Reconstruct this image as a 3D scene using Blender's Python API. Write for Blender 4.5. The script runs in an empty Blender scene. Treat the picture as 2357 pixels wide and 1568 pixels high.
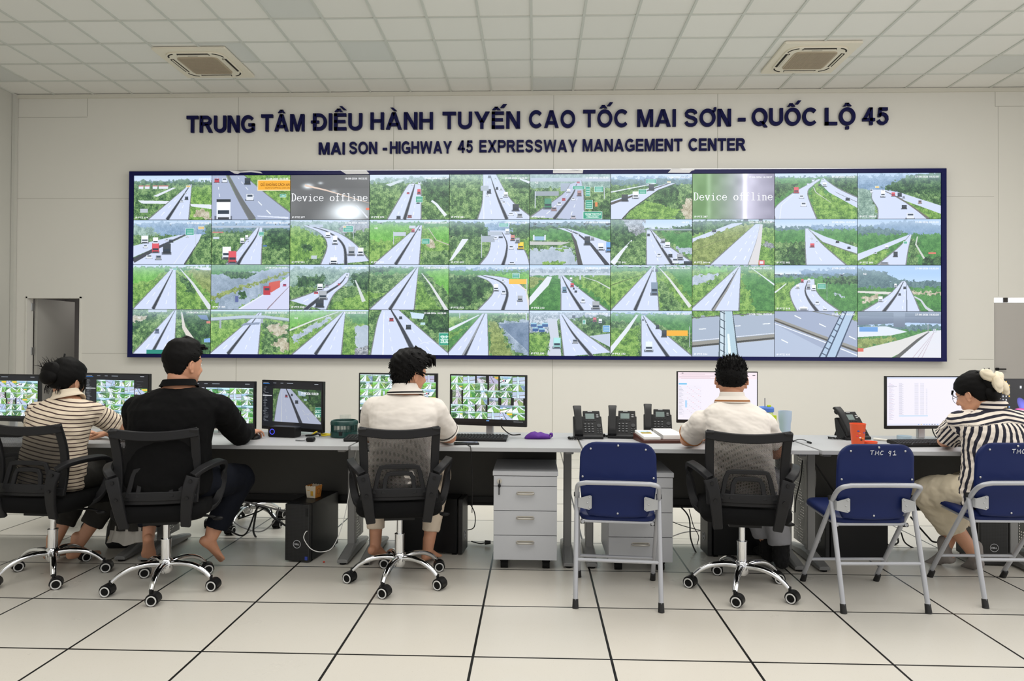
import bpy, math, random
import numpy as np
from mathutils import Vector, Matrix

PI = math.pi
R = math.radians
SC = bpy.context.scene
COL = SC.collection
random.seed(7)

# ---------------------------------------------------------------- camera, world, lights, exposure
CAM_H, FPX = 1.3465, 1608.318
YAW, PITCH, ROLL = 0.0330076, 0.0101690, -0.0046992
cd = bpy.data.cameras.new('camera')
cd.sensor_width = 36.0
cd.lens = FPX / 2357.0 * 36.0
cd.clip_start, cd.clip_end = 0.05, 100
cam = bpy.data.objects.new('camera', cd)
COL.objects.link(cam)
cam.matrix_world = (Matrix.Translation((0, 0, CAM_H)) @ Matrix.Rotation(YAW, 4, 'Z') @ Matrix.Rotation(PITCH, 4, 'X')
                    @ Matrix.Rotation(ROLL, 4, 'Y') @ Matrix.Rotation(PI / 2, 4, 'X'))
SC.camera = cam

SC.view_settings.view_transform = 'Standard'
SC.view_settings.look = 'None'
SC.view_settings.gamma = 1.0
SC.view_settings.use_curve_mapping = False
SC.view_settings.exposure = 0.13

wd = bpy.data.worlds.new('daylight')
SC.world = wd
wd.use_nodes = True
wd.node_tree.nodes['Background'].inputs[0].default_value = (1.0, 0.99, 0.975, 1)
wd.node_tree.nodes['Background'].inputs[1].default_value = 0.68


def area(name, loc, rot, sx, sy, power, col=(1, 1, 1)):
    l = bpy.data.lights.new(name, 'AREA')
    l.shape, l.size, l.size_y, l.energy, l.color = 'RECTANGLE', sx, sy, power, col
    o = bpy.data.objects.new(name, l)
    o.location, o.rotation_euler = loc, rot
    COL.objects.link(o)
    return o


# rows of ceiling luminaires in the part of the ceiling above and behind the camera
area('ceiling_luminaires_front', (0.9, 6.1, 5.05), (0, 0, 0), 11, 2.2, 300, (1, 0.98, 0.945))
area('ceiling_luminaires_rear', (1.2, 0.5, 5.05), (0, 0, 0), 11, 4, 260, (1, 0.98, 0.945))
# daylight through the tall glazing on the right hand side, behind the camera
area('side_window_daylight', (8.25, 2.4, 2.6), (0, R(90), R(-28)), 3.6, 4.6, 80, (1.0, 0.965, 0.985))

# unseen fill light, added to brighten the passage behind the left doorway
area('passage_fill', (-7.0, 11.2, 2.33), (0, 0, 0), 0.4, 0.3, 2.5, (1, 0.96, 0.93))


# ---------------------------------------------------------------- helpers
def lin(c):
    """sRGB 0..255 to linear rgba"""
    o = []
    for x in c[:3]:
        x = x / 255.0
        o.append(x / 12.92 if x <= 0.04045 else ((x + 0.055) / 1.055) ** 2.4)
    return (o[0], o[1], o[2], 1.0)


MATS = {}


def mat(name, c, rough=0.5, metal=0.0, spec=0.5, bump=0.0, bscale=200.0, var=0.0, vscale=6.0, trans=0.0, emit=None, estr=1.0, coat=0.0):
    if name in MATS:
        return MATS[name]
    m = bpy.data.materials.new(name)
    m.use_nodes = True
    nt = m.node_tree
    b = nt.nodes['Principled BSDF']
    b.inputs['Base Color'].default_value = lin(c)
    b.inputs['Roughness'].default_value = rough
    b.inputs['Metallic'].default_value = metal
    b.inputs['Specular IOR Level'].default_value = spec
    if trans:
        b.inputs['Transmission Weight'].default_value = trans
        b.inputs['IOR'].default_value = 1.3
    if coat:
        b.inputs['Coat Weight'].default_value = coat
        b.inputs['Coat Roughness'].default_value = 0.1
    if emit:
        b.inputs['Emission Color'].default_value = lin(emit)
        b.inputs['Emission Strength'].default_value = estr
    if var or bump:
        tc = nt.nodes.new('ShaderNodeTexCoord')
    if var:
        n = nt.nodes.new('ShaderNodeTexNoise')
        n.inputs['Scale'].default_value = vscale
        n.inputs['Detail'].default_value = 4
        nt.links.new(tc.outputs['Object'], n.inputs['Vector'])
        mx = nt.nodes.new('ShaderNodeMix')
        mx.data_type = 'RGBA'
        a = lin(c)
        mx.inputs[6].default_value = tuple(max(0, x * (1 - var)) for x in a[:3]) + (1,)
        mx.inputs[7].default_value = tuple(min(1, x * (1 + var)) for x in a[:3]) + (1,)
        nt.links.new(n.outputs[0], mx.inputs[0])
        nt.links.new(mx.outputs[2], b.inputs['Base Color'])
    if bump:
        n2 = nt.nodes.new('ShaderNodeTexNoise')
        n2.inputs['Scale'].default_value = bscale
        n2.inputs['Detail'].default_value = 3
        nt.links.new(tc.outputs['Object'], n2.inputs['Vector'])
        bp = nt.nodes.new('ShaderNodeBump')
        bp.inputs['Strength'].default_value = bump
        bp.inputs['Distance'].default_value = 0.002
        nt.links.new(n2.outputs[0], bp.inputs['Height'])
        nt.links.new(bp.outputs[0], b.inputs['Normal'])
    MATS[name] = m
    return m


class NB:
    """tiny node helper for hand-wired materials"""

    def __init__(s, name):
        s.m = bpy.data.materials.new(name)
        s.m.use_nodes = True
        s.t = s.m.node_tree
        s.b = s.t.nodes['Principled BSDF']

    def n(s, kind, **kw):
        x = s.t.nodes.new(kind)
        for k, v in kw.items():
            setattr(x, k, v)
        return x

    def math(s, op, a, b=None, c=None):
        x = s.n('ShaderNodeMath', operation=op)
        for i, q in enumerate((a, b, c)):
            if q is None:
                continue
            if isinstance(q, (int, float)):
                x.inputs[i].default_value = q
            else:
                s.t.links.new(q, x.inputs[i])
        return x.outputs[0]

    def mix(s, f, a, b):
        x = s.n('ShaderNodeMix', data_type='RGBA')
        for i, q in ((0, f), (6, a), (7, b)):
            if isinstance(q, (int, float, tuple)):
                x.inputs[i].default_value = q
            else:
                s.t.links.new(q, x.inputs[i])
        return x.outputs[2]

    def link(s, a, b):
        s.t.links.new(a, b)


def link(o, parent=None):
    COL.objects.link(o)
    if parent is not None:
        o.parent = parent
    return o


def basis(d, up=(0, 0, 1)):
    d = Vector(d).normalized()
    u = Vector(up)
    if abs(d.dot(u)) > 0.98:
        u = Vector((0, 1, 0)) if abs(d.y) < 0.9 else Vector((1, 0, 0))
    x = d.cross(u).normalized()
    y = x.cross(d).normalized()
    return x, y, d


class MB:
    def __init__(s):
        s.v, s.f, s.mi = [], [], []

    def add(s, vs, fs, mi=0):
        k = len(s.v)
        s.v += [tuple(p) for p in vs]
        s.f += [tuple(i + k for i in q) for q in fs]
        s.mi += [mi] * len(fs)
        return s

    def box(s, c, d, rot=None, mi=0, taper=None):
        hx, hy, hz = d[0] / 2, d[1] / 2, d[2] / 2
        vs = []
        for z in (-1, 1):
            t = taper if (taper and z > 0) else 1
            for x, y in ((-1, -1), (1, -1), (1, 1), (-1, 1)):
                vs.append(Vector((x * hx * t, y * hy * t, z * hz)))
        if rot is not None:
            vs = [rot @ q for q in vs]
        c = Vector(c)
        vs = [q + c for q in vs]
        return s.add(vs, [(0, 3, 2, 1), (4, 5, 6, 7), (0, 1, 5, 4), (1, 2, 6, 5), (2, 3, 7, 6), (3, 0, 4, 7)], mi)

    def loft(s, rings, mi=0, cap=True, closed=False):
        n = len(rings[0])
        vs = [p for r in rings for p in r]
        fs = []
        m = len(rings)
        for i in range(m - (0 if closed else 1)):
            a, b = i * n, ((i + 1) % m) * n
            for j in range(n):
                k = (j + 1) % n
                fs.append((a + j, a + k, b + k, b + j))
        if cap and not closed:
            fs.append(tuple(range(n - 1, -1, -1)))
            fs.append(tuple((m - 1) * n + j for j in range(n)))
        return s.add(vs, fs, mi)

    def tube(s, pts, r, n=10, mi=0, closed=False, flat=1.0, up=(0, 0, 1)):
        P = [Vector(p) for p in pts]
        m = len(P)
        rr = r if isinstance(r, (list, tuple)) else [r] * m
        rings = []
        px = None
        for i in range(m):
            if closed:
                d = P[(i + 1) % m] - P[i - 1]
            elif i == 0:
                d = P[1] - P[0]
            elif i == m - 1:
                d = P[-1] - P[-2]
            else:
                d = (P[i + 1] - P[i]).normalized() + (P[i] - P[i - 1]).normalized()
            d.normalize()
            if px is None:
                x, y, d = basis(d, up)
            else:
                x = (px - d * px.dot(d)).normalized()
                y = x.cross(d).normalized()
            px = x
            rings.append([P[i] + (x * math.cos(2 * PI * k / n) + y * math.sin(2 * PI * k / n) * flat) * rr[i] for k in range(n)])
        return s.loft(rings, mi, True, closed)

    def cyl(s, a, b, r, r2=None, n=20, mi=0):
        return s.tube([a, b], [r, r if r2 is None else r2], n, mi)

    def lathe(s, prof, n=24, o=(0, 0, 0), mi=0, ax=None):
        rings = []
        M = ax if ax is not None else Matrix.Identity(3)
        o = Vector(o)
        for r, z in prof:
            r = max(r, 1e-5)
            rings.append([o + M @ Vector((r * math.cos(2 * PI * k / n), r * math.sin(2 * PI * k / n), z)) for k in range(n)])
        return s.loft(rings, mi)

    def prism(s, out, t, M=None, mi=0):
        """outline in local XZ, thickness t along local Y (centred)"""
        M = M or Matrix.Identity(4)
        n = len(out)
        vs = [M @ Vector((x, -t / 2, z)) for x, z in out] + [M @ Vector((x, t / 2, z)) for x, z in out]
        fs = [tuple(range(n)), tuple(range(2 * n - 1, n - 1, -1))]
        for i in range(n):
            j = (i + 1) % n
            fs.append((i, i + n, j + n, j))
        return s.add(vs, fs, mi)

    def ell(s, c, r, M=None, nu=16, nv=10, mi=0):
        c = Vector(c)
        M = M or Matrix.Identity(3)
        rings = []
        for i in range(nv + 1):
            a = -PI / 2 + PI * i / nv
            q = max(math.cos(a), 1e-4)
            rings.append([c + M @ Vector((r[0] * q * math.cos(2 * PI * k / nu), r[1] * q * math.sin(2 * PI * k / nu), r[2] * math.sin(a))) for k in range(nu)])
        return s.loft(rings, mi)

    def cap(s, a, b, ra, rb, n=14, mi=0, ends=(1, 1)):
        """tapered capsule; ends 0 = flat"""
        a, b = Vector(a), Vector(b)
        d = (b - a)
        x, y, d = basis(d)
        rings = []

        def ring(c, r):
            return [c + (x * math.cos(2 * PI * k / n) + y * math.sin(2 * PI * k / n)) * max(r, 1e-4) for k in range(n)]
        if ends[0]:
            for q in (0.02, 0.5, 0.85):
                rings.append(ring(a - d * ra * math.sqrt(1 - q * q), ra * q))
        rings.append(ring(a, ra))
        rings.append(ring(a.lerp(b, 0.5), (ra + rb) / 2))
        rings.append(ring(b, rb))
        if ends[1]:
            for q in (0.85, 0.5, 0.02):
                rings.append(ring(b + d * rb * math.sqrt(1 - q * q), rb * q))
        return s.loft(rings, mi)

    def mesh(s, name, mats, smooth=35):
        me = bpy.data.meshes.new(name)
        me.from_pydata(s.v, [], s.f)
        for m in (mats if isinstance(mats, (list, tuple)) else [mats]):
            me.materials.append(m)
        me.polygons.foreach_set('material_index', s.mi)
        if smooth:
            me.polygons.foreach_set('use_smooth', [True] * len(s.f))
            me.update()
            me.set_sharp_from_angle(angle=R(smooth))
        me.update()
        return me

    def build(s, name, mats, parent=None, smooth=35, bevel=0.0, loc=None, rot=None, seg=2):
        o = bpy.data.objects.new(name, s.mesh(name, mats, smooth))
        link(o, parent)
        if bevel:
            b = o.modifiers.new('bevel', 'BEVEL')
            b.width, b.segments, b.limit_method, b.angle_limit = bevel, seg, 'ANGLE', R(40)
        if loc is not None:
            o.location = loc
        if rot is not None:
            o.rotation_euler = rot
        return o


def thing(name, label, cat, loc=(0, 0, 0), rz=0.0, group=None):
    o = bpy.data.objects.new(name, None)
    o.empty_display_size = 0.1
    COL.objects.link(o)
    o.location, o.rotation_euler = loc, (0, 0, rz)
    return tag(o, label, cat, group)


def tag(o, label, cat, group=None):
    o['label'], o['category'] = label, cat
    if group:
        o['group'] = group
    return o


def struct(o, label=None):
    o['kind'] = 'structure'
    if label:
        o['label'] = label
    return o


def dup(root, loc, rz, label, group=None):
    r = root.copy()
    COL.objects.link(r)
    r.location, r.rotation_euler = loc, (0, 0, rz)
    r['label'] = label
    if group:
        r['group'] = group
    for ch in list(root.children):
        c = ch.copy()
        COL.objects.link(c)
        c.parent = r
        for g in list(ch.children):
            d = g.copy()
            COL.objects.link(d)
            d.parent = c
    return r


def spline(pts, n=8):
    """Catmull-Rom through pts"""
    P = [Vector(p) for p in pts]
    P = [P[0] * 2 - P[1]] + P + [P[-1] * 2 - P[-2]]
    out = []
    for i in range(1, len(P) - 2):
        a, b, c, d = P[i - 1], P[i], P[i + 1], P[i + 2]
        for k in range(n):
            t = k / n
            out.append(0.5 * ((2 * b) + (c - a) * t + (2 * a - 5 * b + 4 * c - d) * t * t + (3 * b - a - 3 * c + d) * t ** 3))
    out.append(P[-2])
    return out


def text_mesh(s, size=1.0, offset=0.0, extrude=0.0, align='LEFT', bevel=0.0, space=1.0):
    cu = bpy.data.curves.new('text', 'FONT')
    cu.body, cu.size, cu.offset, cu.extrude, cu.align_x, cu.bevel_depth = s, size, offset, extrude, align, bevel
    cu.space_character = space
    cu.resolution_u = 4
    o = bpy.data.objects.new('text', cu)
    COL.objects.link(o)
    dg = bpy.context.evaluated_depsgraph_get()
    me = bpy.data.meshes.new_from_object(o.evaluated_get(dg))
    bpy.data.objects.remove(o)
    bpy.data.curves.remove(cu)
    return me


def bounds(me):
    a = np.empty(len(me.vertices) * 3, np.float32)
    me.vertices.foreach_get('co', a)
    a = a.reshape(-1, 3)
    return a.min(0), a.max(0)


def rrect(w, h, r, n=5):
    """rounded rectangle outline centred at the origin"""
    o = []
    for cx, cy, a0 in ((w / 2 - r, -h / 2 + r, -90), (w / 2 - r, h / 2 - r, 0), (-w / 2 + r, h / 2 - r, 90), (-w / 2 + r, -h / 2 + r, 180)):
        for k in range(n + 1):
            a = R(a0 + 90 * k / n)
            o.append((cx + r * math.cos(a), cy + r * math.sin(a)))
    return o


# ---------------------------------------------------------------- common materials
M_BLACK = mat('black plastic', (22, 22, 23), 0.45, spec=0.25, bump=0.05, bscale=600)
M_CHAIRP = mat('charcoal chair plastic', (31, 31, 33), 0.5, spec=0.22, bump=0.08, bscale=900)
M_RUBBER = mat('black rubber', (15, 15, 15), 0.7, spec=0.2, bump=0.1)
M_CHROME = mat('polished chrome', (225, 226, 228), 0.08, 1.0, bump=0.01)
M_STEEL = mat('brushed steel', (190, 192, 194), 0.3, 1.0, bump=0.03)
M_GREYMETAL = mat('grey painted metal', (150, 152, 154), 0.4, 0.2, bump=0.02)
M_TUBE = mat('silver painted tube', (176, 178, 184), 0.35, 0.25, bump=0.02)
M_WHITE = mat('white plastic', (230, 230, 228), 0.4, bump=0.02)
M_PAPER = mat('white paper', (236, 235, 232), 0.8, bump=0.05)
M_SKIN = None
# ---------------------------------------------------------------- room shell
XL, XR, YB, YF, HC = -7.87, 8.4, 10.27, -3.2, 5.127


def floor_mat():
    k = NB('cream raised floor tiles')
    tc = k.n('ShaderNodeTexCoord')
    sp = k.n('ShaderNodeSeparateXYZ')
    k.link(tc.outputs['Object'], sp.inputs[0])
    fx = k.math('DIVIDE', k.math('ADD', sp.outputs[0], 0.2643 + 60), 0.6)
    fy = k.math('DIVIDE', k.math('ADD', sp.outputs[1], -3.0472 + 60), 0.6)
    dx = k.math('ABSOLUTE', k.math('SUBTRACT', k.math('FRACT', k.math('ADD', fx, 0.5)), 0.5))
    dy = k.math('ABSOLUTE', k.math('SUBTRACT', k.math('FRACT', k.math('ADD', fy, 0.5)), 0.5))
    j = k.math('MINIMUM', k.math('LESS_THAN', 0.0095, dx), k.math('LESS_THAN', 0.0095, dy))
    cv = k.n('ShaderNodeCombineXYZ')
    k.link(k.math('FLOOR', fx), cv.inputs[0])
    k.link(k.math('FLOOR', fy), cv.inputs[1])
    wn = k.n('ShaderNodeTexWhiteNoise')
    k.link(cv.outputs[0], wn.inputs[0])
    n1 = k.n('ShaderNodeTexNoise')
    n1.inputs['Scale'].default_value = 170
    n1.inputs['Detail'].default_value = 3
    k.link(tc.outputs['Object'], n1.inputs['Vector'])
    n2 = k.n('ShaderNodeTexNoise')
    n2.inputs['Scale'].default_value = 3.2
    n2.inputs['Detail'].default_value = 5
    k.link(tc.outputs['Object'], n2.inputs['Vector'])
    c = k.mix(wn.outputs[0], lin((205, 200, 190)), lin((200, 197, 189)))
    sp2 = k.math('MULTIPLY', k.math('GREATER_THAN', n1.outputs[0], 0.66), 0.3)
    c = k.mix(sp2, c, lin((166, 160, 140)))
    st = k.n('ShaderNodeMapRange')
    st.inputs[1].default_value, st.inputs[2].default_value = 0.45, 0.75
    st.inputs[3].default_value, st.inputs[4].default_value = 0.0, 0.14
    k.link(n2.outputs[0], st.inputs[0])
    c = k.mix(st.outputs[0], c, lin((190, 184, 168)))
    c = k.mix(j, lin((18, 18, 17)), c)
    k.link(c, k.b.inputs['Base Color'])
    rr = k.math('ADD', k.math('MULTIPLY', n2.outputs[0], 0.22), 0.2)
    k.link(rr, k.b.inputs['Roughness'])
    k.b.inputs['Specular IOR Level'].default_value = 0.45
    bp = k.n('ShaderNodeBump')
    bp.inputs['Strength'].default_value = 0.6
    bp.inputs['Distance'].default_value = 0.003
    k.link(j, bp.inputs['Height'])
    k.link(bp.outputs[0], k.b.inputs['Normal'])
    return k.m


def ceil_mat():
    k = NB('white mineral ceiling tiles')
    tc = k.n('ShaderNodeTexCoord')
    sp = k.n('ShaderNodeSeparateXYZ')
    k.link(tc.outputs['Object'], sp.inputs[0])
    fx = k.math('DIVIDE', k.math('ADD', sp.outputs[0], 0.0584 + 60), 0.6)
    fy = k.math('DIVIDE', k.math('ADD', sp.outputs[1], -7.9418 + 60), 0.6)
    cv = k.n('ShaderNodeCombineXYZ')
    k.link(k.math('FLOOR', fx), cv.inputs[0])
    k.link(k.math('FLOOR', fy), cv.inputs[1])
    wn = k.n('ShaderNodeTexWhiteNoise')
    k.link(cv.outputs[0], wn.inputs[0])
    n1 = k.n('ShaderNodeTexNoise')
    n1.inputs['Scale'].default_value = 300
    k.link(tc.outputs['Object'], n1.inputs['Vector'])
    c = k.mix(k.math('MULTIPLY', wn.outputs[0], 1.0), lin((236, 235, 231)), lin((242, 241, 237)))
    dk = k.math('MULTIPLY', k.math('GREATER_THAN', wn.outputs[0], 0.93), 0.6)
    c = k.mix(dk, c, lin((205, 209, 208)))
    c = k.mix(k.math('MULTIPLY', n1.outputs[0], 0.12), c, lin((190, 188, 178)))
    k.link(c, k.b.inputs['Base Color'])
    k.b.inputs['Roughness'].default_value = 0.9
    k.b.inputs['Specular IOR Level'].default_value = 0.2
    return k.m


M_WALL = mat('cream wall panel', (226, 224, 217), 0.55, bump=0.03, bscale=60, spec=0.3, var=0.015, vscale=1.2)
M_SEAM = mat('wall panel seam', (166, 164, 154), 0.7, bump=0.02)
M_WALLW = mat('pale side wall', (205, 204, 197), 0.6, bump=0.03, bscale=60)

m = MB()
m.box(((XL + XR) / 2, (YF + 13) / 2, -0.05), (XR - XL, 13 - YF, 0.1))
struct(m.build('floor', floor_mat(), smooth=0))

m = MB()
m.box(((XL + XR) / 2, (YF + YB) / 2, HC + 0.09), (XR - XL + 0.4, YB - YF + 0.4, 0.16))
struct(m.build('ceiling', ceil_mat(), smooth=0))
# exposed T-bar grid of the suspended ceiling
M_TBAR = mat('ceiling grid bar', (209, 211, 205), 0.5, bump=0.02)
m = MB()
i = -14
while True:
    x = -0.0584 + 0.6 * i
    if x > XR:
        break
    if x > XL:
        m.box((x, (YF + YB) / 2, HC + 0.004), (0.028, YB - YF, 0.014))
    i += 1
i = -18
while True:
    y = 7.9418 + 0.6 * i
    if y > YB:
        break
    if y > YF:
        m.box(((XL + XR) / 2, y, HC + 0.005), (XR - XL, 0.026, 0.012))
    i += 1
struct(m.build('ceiling_grid', M_TBAR, smooth=0), 'grey T-bar grid of the suspended ceiling')

# back wall with two door openings
D1 = (-7.66, -6.81, 2.08)
D2 = (6.597, 7.45, 2.10)
m = MB()
T = 0.12
yc = YB + T / 2


def wseg(x0, x1, z0, z1):
    m.box(((x0 + x1) / 2, yc, (z0 + z1) / 2), (x1 - x0, T, z1 - z0))


wseg(XL - 0.1, D1[0], 0, HC + 0.1)
wseg(D1[0], D1[1], D1[2], HC + 0.1)
wseg(D1[1], D2[0], 0, HC + 0.1)
wseg(D2[0], D2[1], D2[2], HC + 0.1)
wseg(D2[1], XR + 0.1, 0, HC + 0.1)
yw = YB - 0.0008


def seam(x0, z0, x1, z1, w=0.006):
    m.box(((x0 + x1) / 2, yw, (z0 + z1) / 2), (max(x1 - x0, w), 0.0016, max(z1 - z0, w)), mi=1)


for x in (-4.448, -2.11, 0.26, 2.653):
    seam(x, 3.93, x, HC)
    seam(x, 0.0, x, 1.18)
seam(-6.75, 4.80, -6.75, HC)
seam(XL, 4.79, -6.75, 4.79)
seam(6.62, 4.86, 6.62, HC)
seam(6.62, 4.86, XR, 4.86)
seam(6.1, 1.21, 6.59, 1.21, 0.004)
seam(5.87, 3.56, 6.6, 3.56, 0.004)
seam(-6.8, 1.23, -6.04, 1.23, 0.004)
seam(6.66, 2.12, 6.66, 4.86, 0.004)
seam(XL, 3.56, -6.04, 3.56, 0.004)
struct(m.build('wall_back', [M_WALL, M_SEAM], smooth=0))

m = MB()
m.box((XL - 0.06, (YF + YB) / 2, HC / 2), (0.12, YB - YF, HC + 0.2))
m.box((XL + 0.03, YB - 0.035, HC / 2), (0.05, 0.06, HC))
struct(m.build('wall_left', M_WALLW, smooth=0))
m = MB()
m.box((XR + 0.06, (4.9 + YB) / 2, HC / 2), (0.12, YB - 4.9, HC + 0.2))
struct(m.build('wall_right', M_WALLW, smooth=0))
m = MB()
m.box(((XL + XR) / 2, YB - 0.012, HC - 0.03), (XR - XL, 0.024, 0.055))
struct(m.build('trim_1', mat('pale cornice', (214, 211, 200), 0.5, bump=0.02), smooth=0), 'thin pale cornice strip under the ceiling')

# left doorway: passage beyond, leaf swung into it, hinges
M_PASS = mat('grey passage paint', (168, 164, 162), 0.7, bump=0.02)
M_DOOR = mat('grey door paint', (176, 174, 168), 0.5, bump=0.02)
m = MB()
m.box(((D1[0] + D1[1]) / 2 + 0.1, 11.75, 1.15), (2.4, 0.1, 2.5))
m.box((D1[1] + 0.55, 11.1, 1.15), (0.1, 1.4, 2.5))
m.box((D1[0] - 0.45, 11.1, 1.15), (0.1, 1.4, 2.5))
m.box(((D1[0] + D1[1]) / 2 + 0.1, 11.1, 2.40), (2.4, 1.4, 0.1))
struct(m.build('wall_passage', M_PASS, smooth=0), 'grey walls of the passage behind the left doorway')
m = MB()
m.box((0, 0.42, 1.035), (0.045, 0.83, 2.05))
d = struct(m.build('door_1', M_DOOR, smooth=0, bevel=0.003, loc=(-7.612, 10.40, 0), rot=(0, 0, R(-2))), 'grey door leaf swung open into the passage')
m = MB()
for z in (0.35, 1.26, 1.93):
    m.box((-0.02, -0.035, z), (0.03, 0.035, 0.11))
    m.cyl((-0.03, -0.05, z - 0.06), (-0.03, -0.05, z + 0.06), 0.012, n=10)
m.build('hinge', M_STEEL, d)
m = MB()
m.tube([(0.03, 0.78, 1.0), (0.07, 0.78, 1.0), (0.07, 0.66, 1.0)], 0.01)
m.build('door_handle', M_STEEL, d)
m = MB()
for x in (D1[0] + 0.012, D1[1] - 0.012):
    m.box((x, YB + 0.05, D1[2] / 2), (0.024, 0.13, D1[2]))
m.box(((D1[0] + D1[1]) / 2, YB + 0.05, D1[2] - 0.012), (D1[1] - D1[0], 0.13, 0.024))
struct(m.build('trim_2', M_WALL, smooth=0), 'cream frame of the left doorway')

# right doorway: closed grey leaf under a bright transom slit
m = MB()
m.box((0, 0, 1.015), (0.85, 0.045, 2.03))
d = struct(m.build('door_2', mat('warm grey door', (182, 178, 174), 0.5, bump=0.02), smooth=0, bevel=0.003, loc=(7.03, 10.325, 0)), 'closed warm grey door leaf in the right doorway')
m = MB()
m.cyl((-0.38, -0.02, 1.07), (-0.38, -0.06, 1.07), 0.02, n=14)
m.tube([(-0.38, -0.06, 1.07), (-0.27, -0.06, 1.07)], 0.01)
m.build('door_handle', M_BLACK, d)
m = MB()
m.box((7.02, 10.34, 2.068), (0.84, 0.02, 0.07))
struct(m.build('window_1', mat('daylit transom glass', (250, 252, 255), 0.4, emit=(245, 250, 255), estr=1.1, bump=0.01), smooth=0), 'bright daylit slit above the right door')
m = MB()
m.box((6.79, 10.325, 2.068), (0.06, 0.03, 0.07))
struct(m.build('trim_3', mat('dark mullion', (60, 56, 54), 0.5, bump=0.02), smooth=0), 'dark block in the slit above the right door')


# ---------------------------------------------------------------- ceiling air conditioners
def air_con():
    t = thing('air_conditioner', '', 'air conditioner', (0, 0, HC))
    ac = mat('ivory air conditioner plastic', (236, 229, 212), 0.45, bump=0.02)
    dk = mat('air outlet shadow gap', (38, 34, 28), 0.8, bump=0.02)
    m = MB()
    m.prism(rrect(0.95, 0.95, 0.02), 0.03, Matrix.Translation((0, 0, -0.012)) @ Matrix.Rotation(R(-90), 4, 'X'))
    m.build('panel', ac, t, bevel=0.004)
    m = MB()
    m.prism(rrect(0.78, 0.78, 0.16), 0.02, Matrix.Translation((0, 0, -0.034)) @ Matrix.Rotation(R(-90), 4, 'X'))
    m.build('raised_ring', ac, t, bevel=0.006)
    m = MB()
    m.prism(rrect(0.54, 0.54, 0.07), 0.016, Matrix.Translation((0, 0, -0.046)) @ Matrix.Rotation(R(-90), 4, 'X'))
    for k in range(30):
        x = -0.24 + 0.48 * k / 29
        m.box((x, 0, -0.056), (0.007, 0.50, 0.008))
    for k in range(30):
        x = -0.24 + 0.48 * k / 29
        m.box((0, x, -0.056), (0.50, 0.004, 0.008))
    m.build('intake_grille', mat('intake grille beige', (186, 172, 150), 0.6, bump=0.02), t, smooth=0)
    for k in range(4):
        Rz = Matrix.Rotation(k * PI / 2, 4, 'Z')
        m = MB()
        out = [(-0.215, -0.026), (0.215, -0.026), (0.2, 0.026), (-0.2, 0.026)]
        m.prism(out, 0.006, Rz @ Matrix.Translation((0, 0.345, -0.044)) @ Matrix.Rotation(R(-90), 4, 'X'))
        o = m.build('air_outlet', dk, t, smooth=0)
        m = MB()
        m.box(Rz.to_3x3() @ Vector((0, 0.338, -0.052)), (0.40, 0.012, 0.012) if k % 2 == 0 else (0.012, 0.40, 0.012))
        m.build('louvre', ac, o, smooth=0)
        m = MB()
        arc = [Vector((0.235 + 0.125 * math.cos(R(a)), 0.235 + 0.125 * math.sin(R(a)), -0.0445)) for a in range(8, 85, 8)]
        m.tube([Rz.to_3x3() @ p for p in arc], 0.010, n=6, flat=0.5)
        m.build('corner_slot', dk, t)
    m = MB()
    m.box((-0.02, -0.31, -0.046), (0.13, 0.014, 0.006))
    m.build('latch_slot', dk, t, smooth=0)
    return t


ac1 = air_con()
ac1.location = (3.53, 9.13, HC)
ac1['label'] = 'ivory ceiling air conditioner above the right end of the large blue lettering'
dup(ac1, (-4.40, 9.12, HC), 0, 'ivory ceiling air conditioner in the left part of the ceiling')
# ---------------------------------------------------------------- pictures shown on the screens (drawn here, no files)
RNG = np.random.default_rng(11)


def vnoise(h, w, cell):
    gh, gw = int(h / cell) + 3, int(w / cell) + 3
    g = RNG.random((gh, gw))
    y = np.arange(h) / cell
    x = np.arange(w) / cell
    yi, xi = y.astype(int), x.astype(int)
    fy, fx = (y - yi)[:, None], (x - xi)[None, :]
    fy, fx = fy * fy * (3 - 2 * fy), fx * fx * (3 - 2 * fx)
    a, b = g[yi][:, xi], g[yi][:, xi + 1]
    c, d = g[yi + 1][:, xi], g[yi + 1][:, xi + 1]
    return (a * (1 - fx) + b * fx) * (1 - fy) + (c * (1 - fx) + d * fx) * fy


PAL = {  # dark, mid, light
    'grass': ((62, 100, 46), (112, 158, 66), (160, 196, 98)),
    'rice': ((84, 150, 52), (104, 178, 62), (132, 200, 84)),
    'green': ((52, 104, 52), (72, 132, 62), (96, 156, 78)),
    'bush': ((38, 66, 40), (84, 124, 66), (158, 188, 116)),
    'tree': ((22, 44, 32), (48, 84, 46), (98, 138, 76)),
    'mist': ((92, 120, 110), (132, 162, 142), (176, 200, 184)),
    'hill': ((62, 88, 96), (86, 116, 118), (110, 140, 138)),
    'blue': ((98, 128, 158), (122, 152, 184), (150, 178, 206)),
    'dirt': ((150, 138, 110), (190, 180, 150), (220, 212, 190)),
    'rock': ((86, 88, 92), (150, 154, 158), (206, 208, 212)),
    'town': ((110, 124, 134), (166, 178, 188), (226, 230, 236)),
    'water': ((150, 164, 178), (180, 192, 206), (206, 214, 226)),
    'pond': ((112, 128, 142), (150, 166, 184), (190, 202, 218)),
    'olive': ((96, 112, 58), (132, 150, 76), (168, 180, 106)),
}
ROADC = (212, 219, 243)


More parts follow.
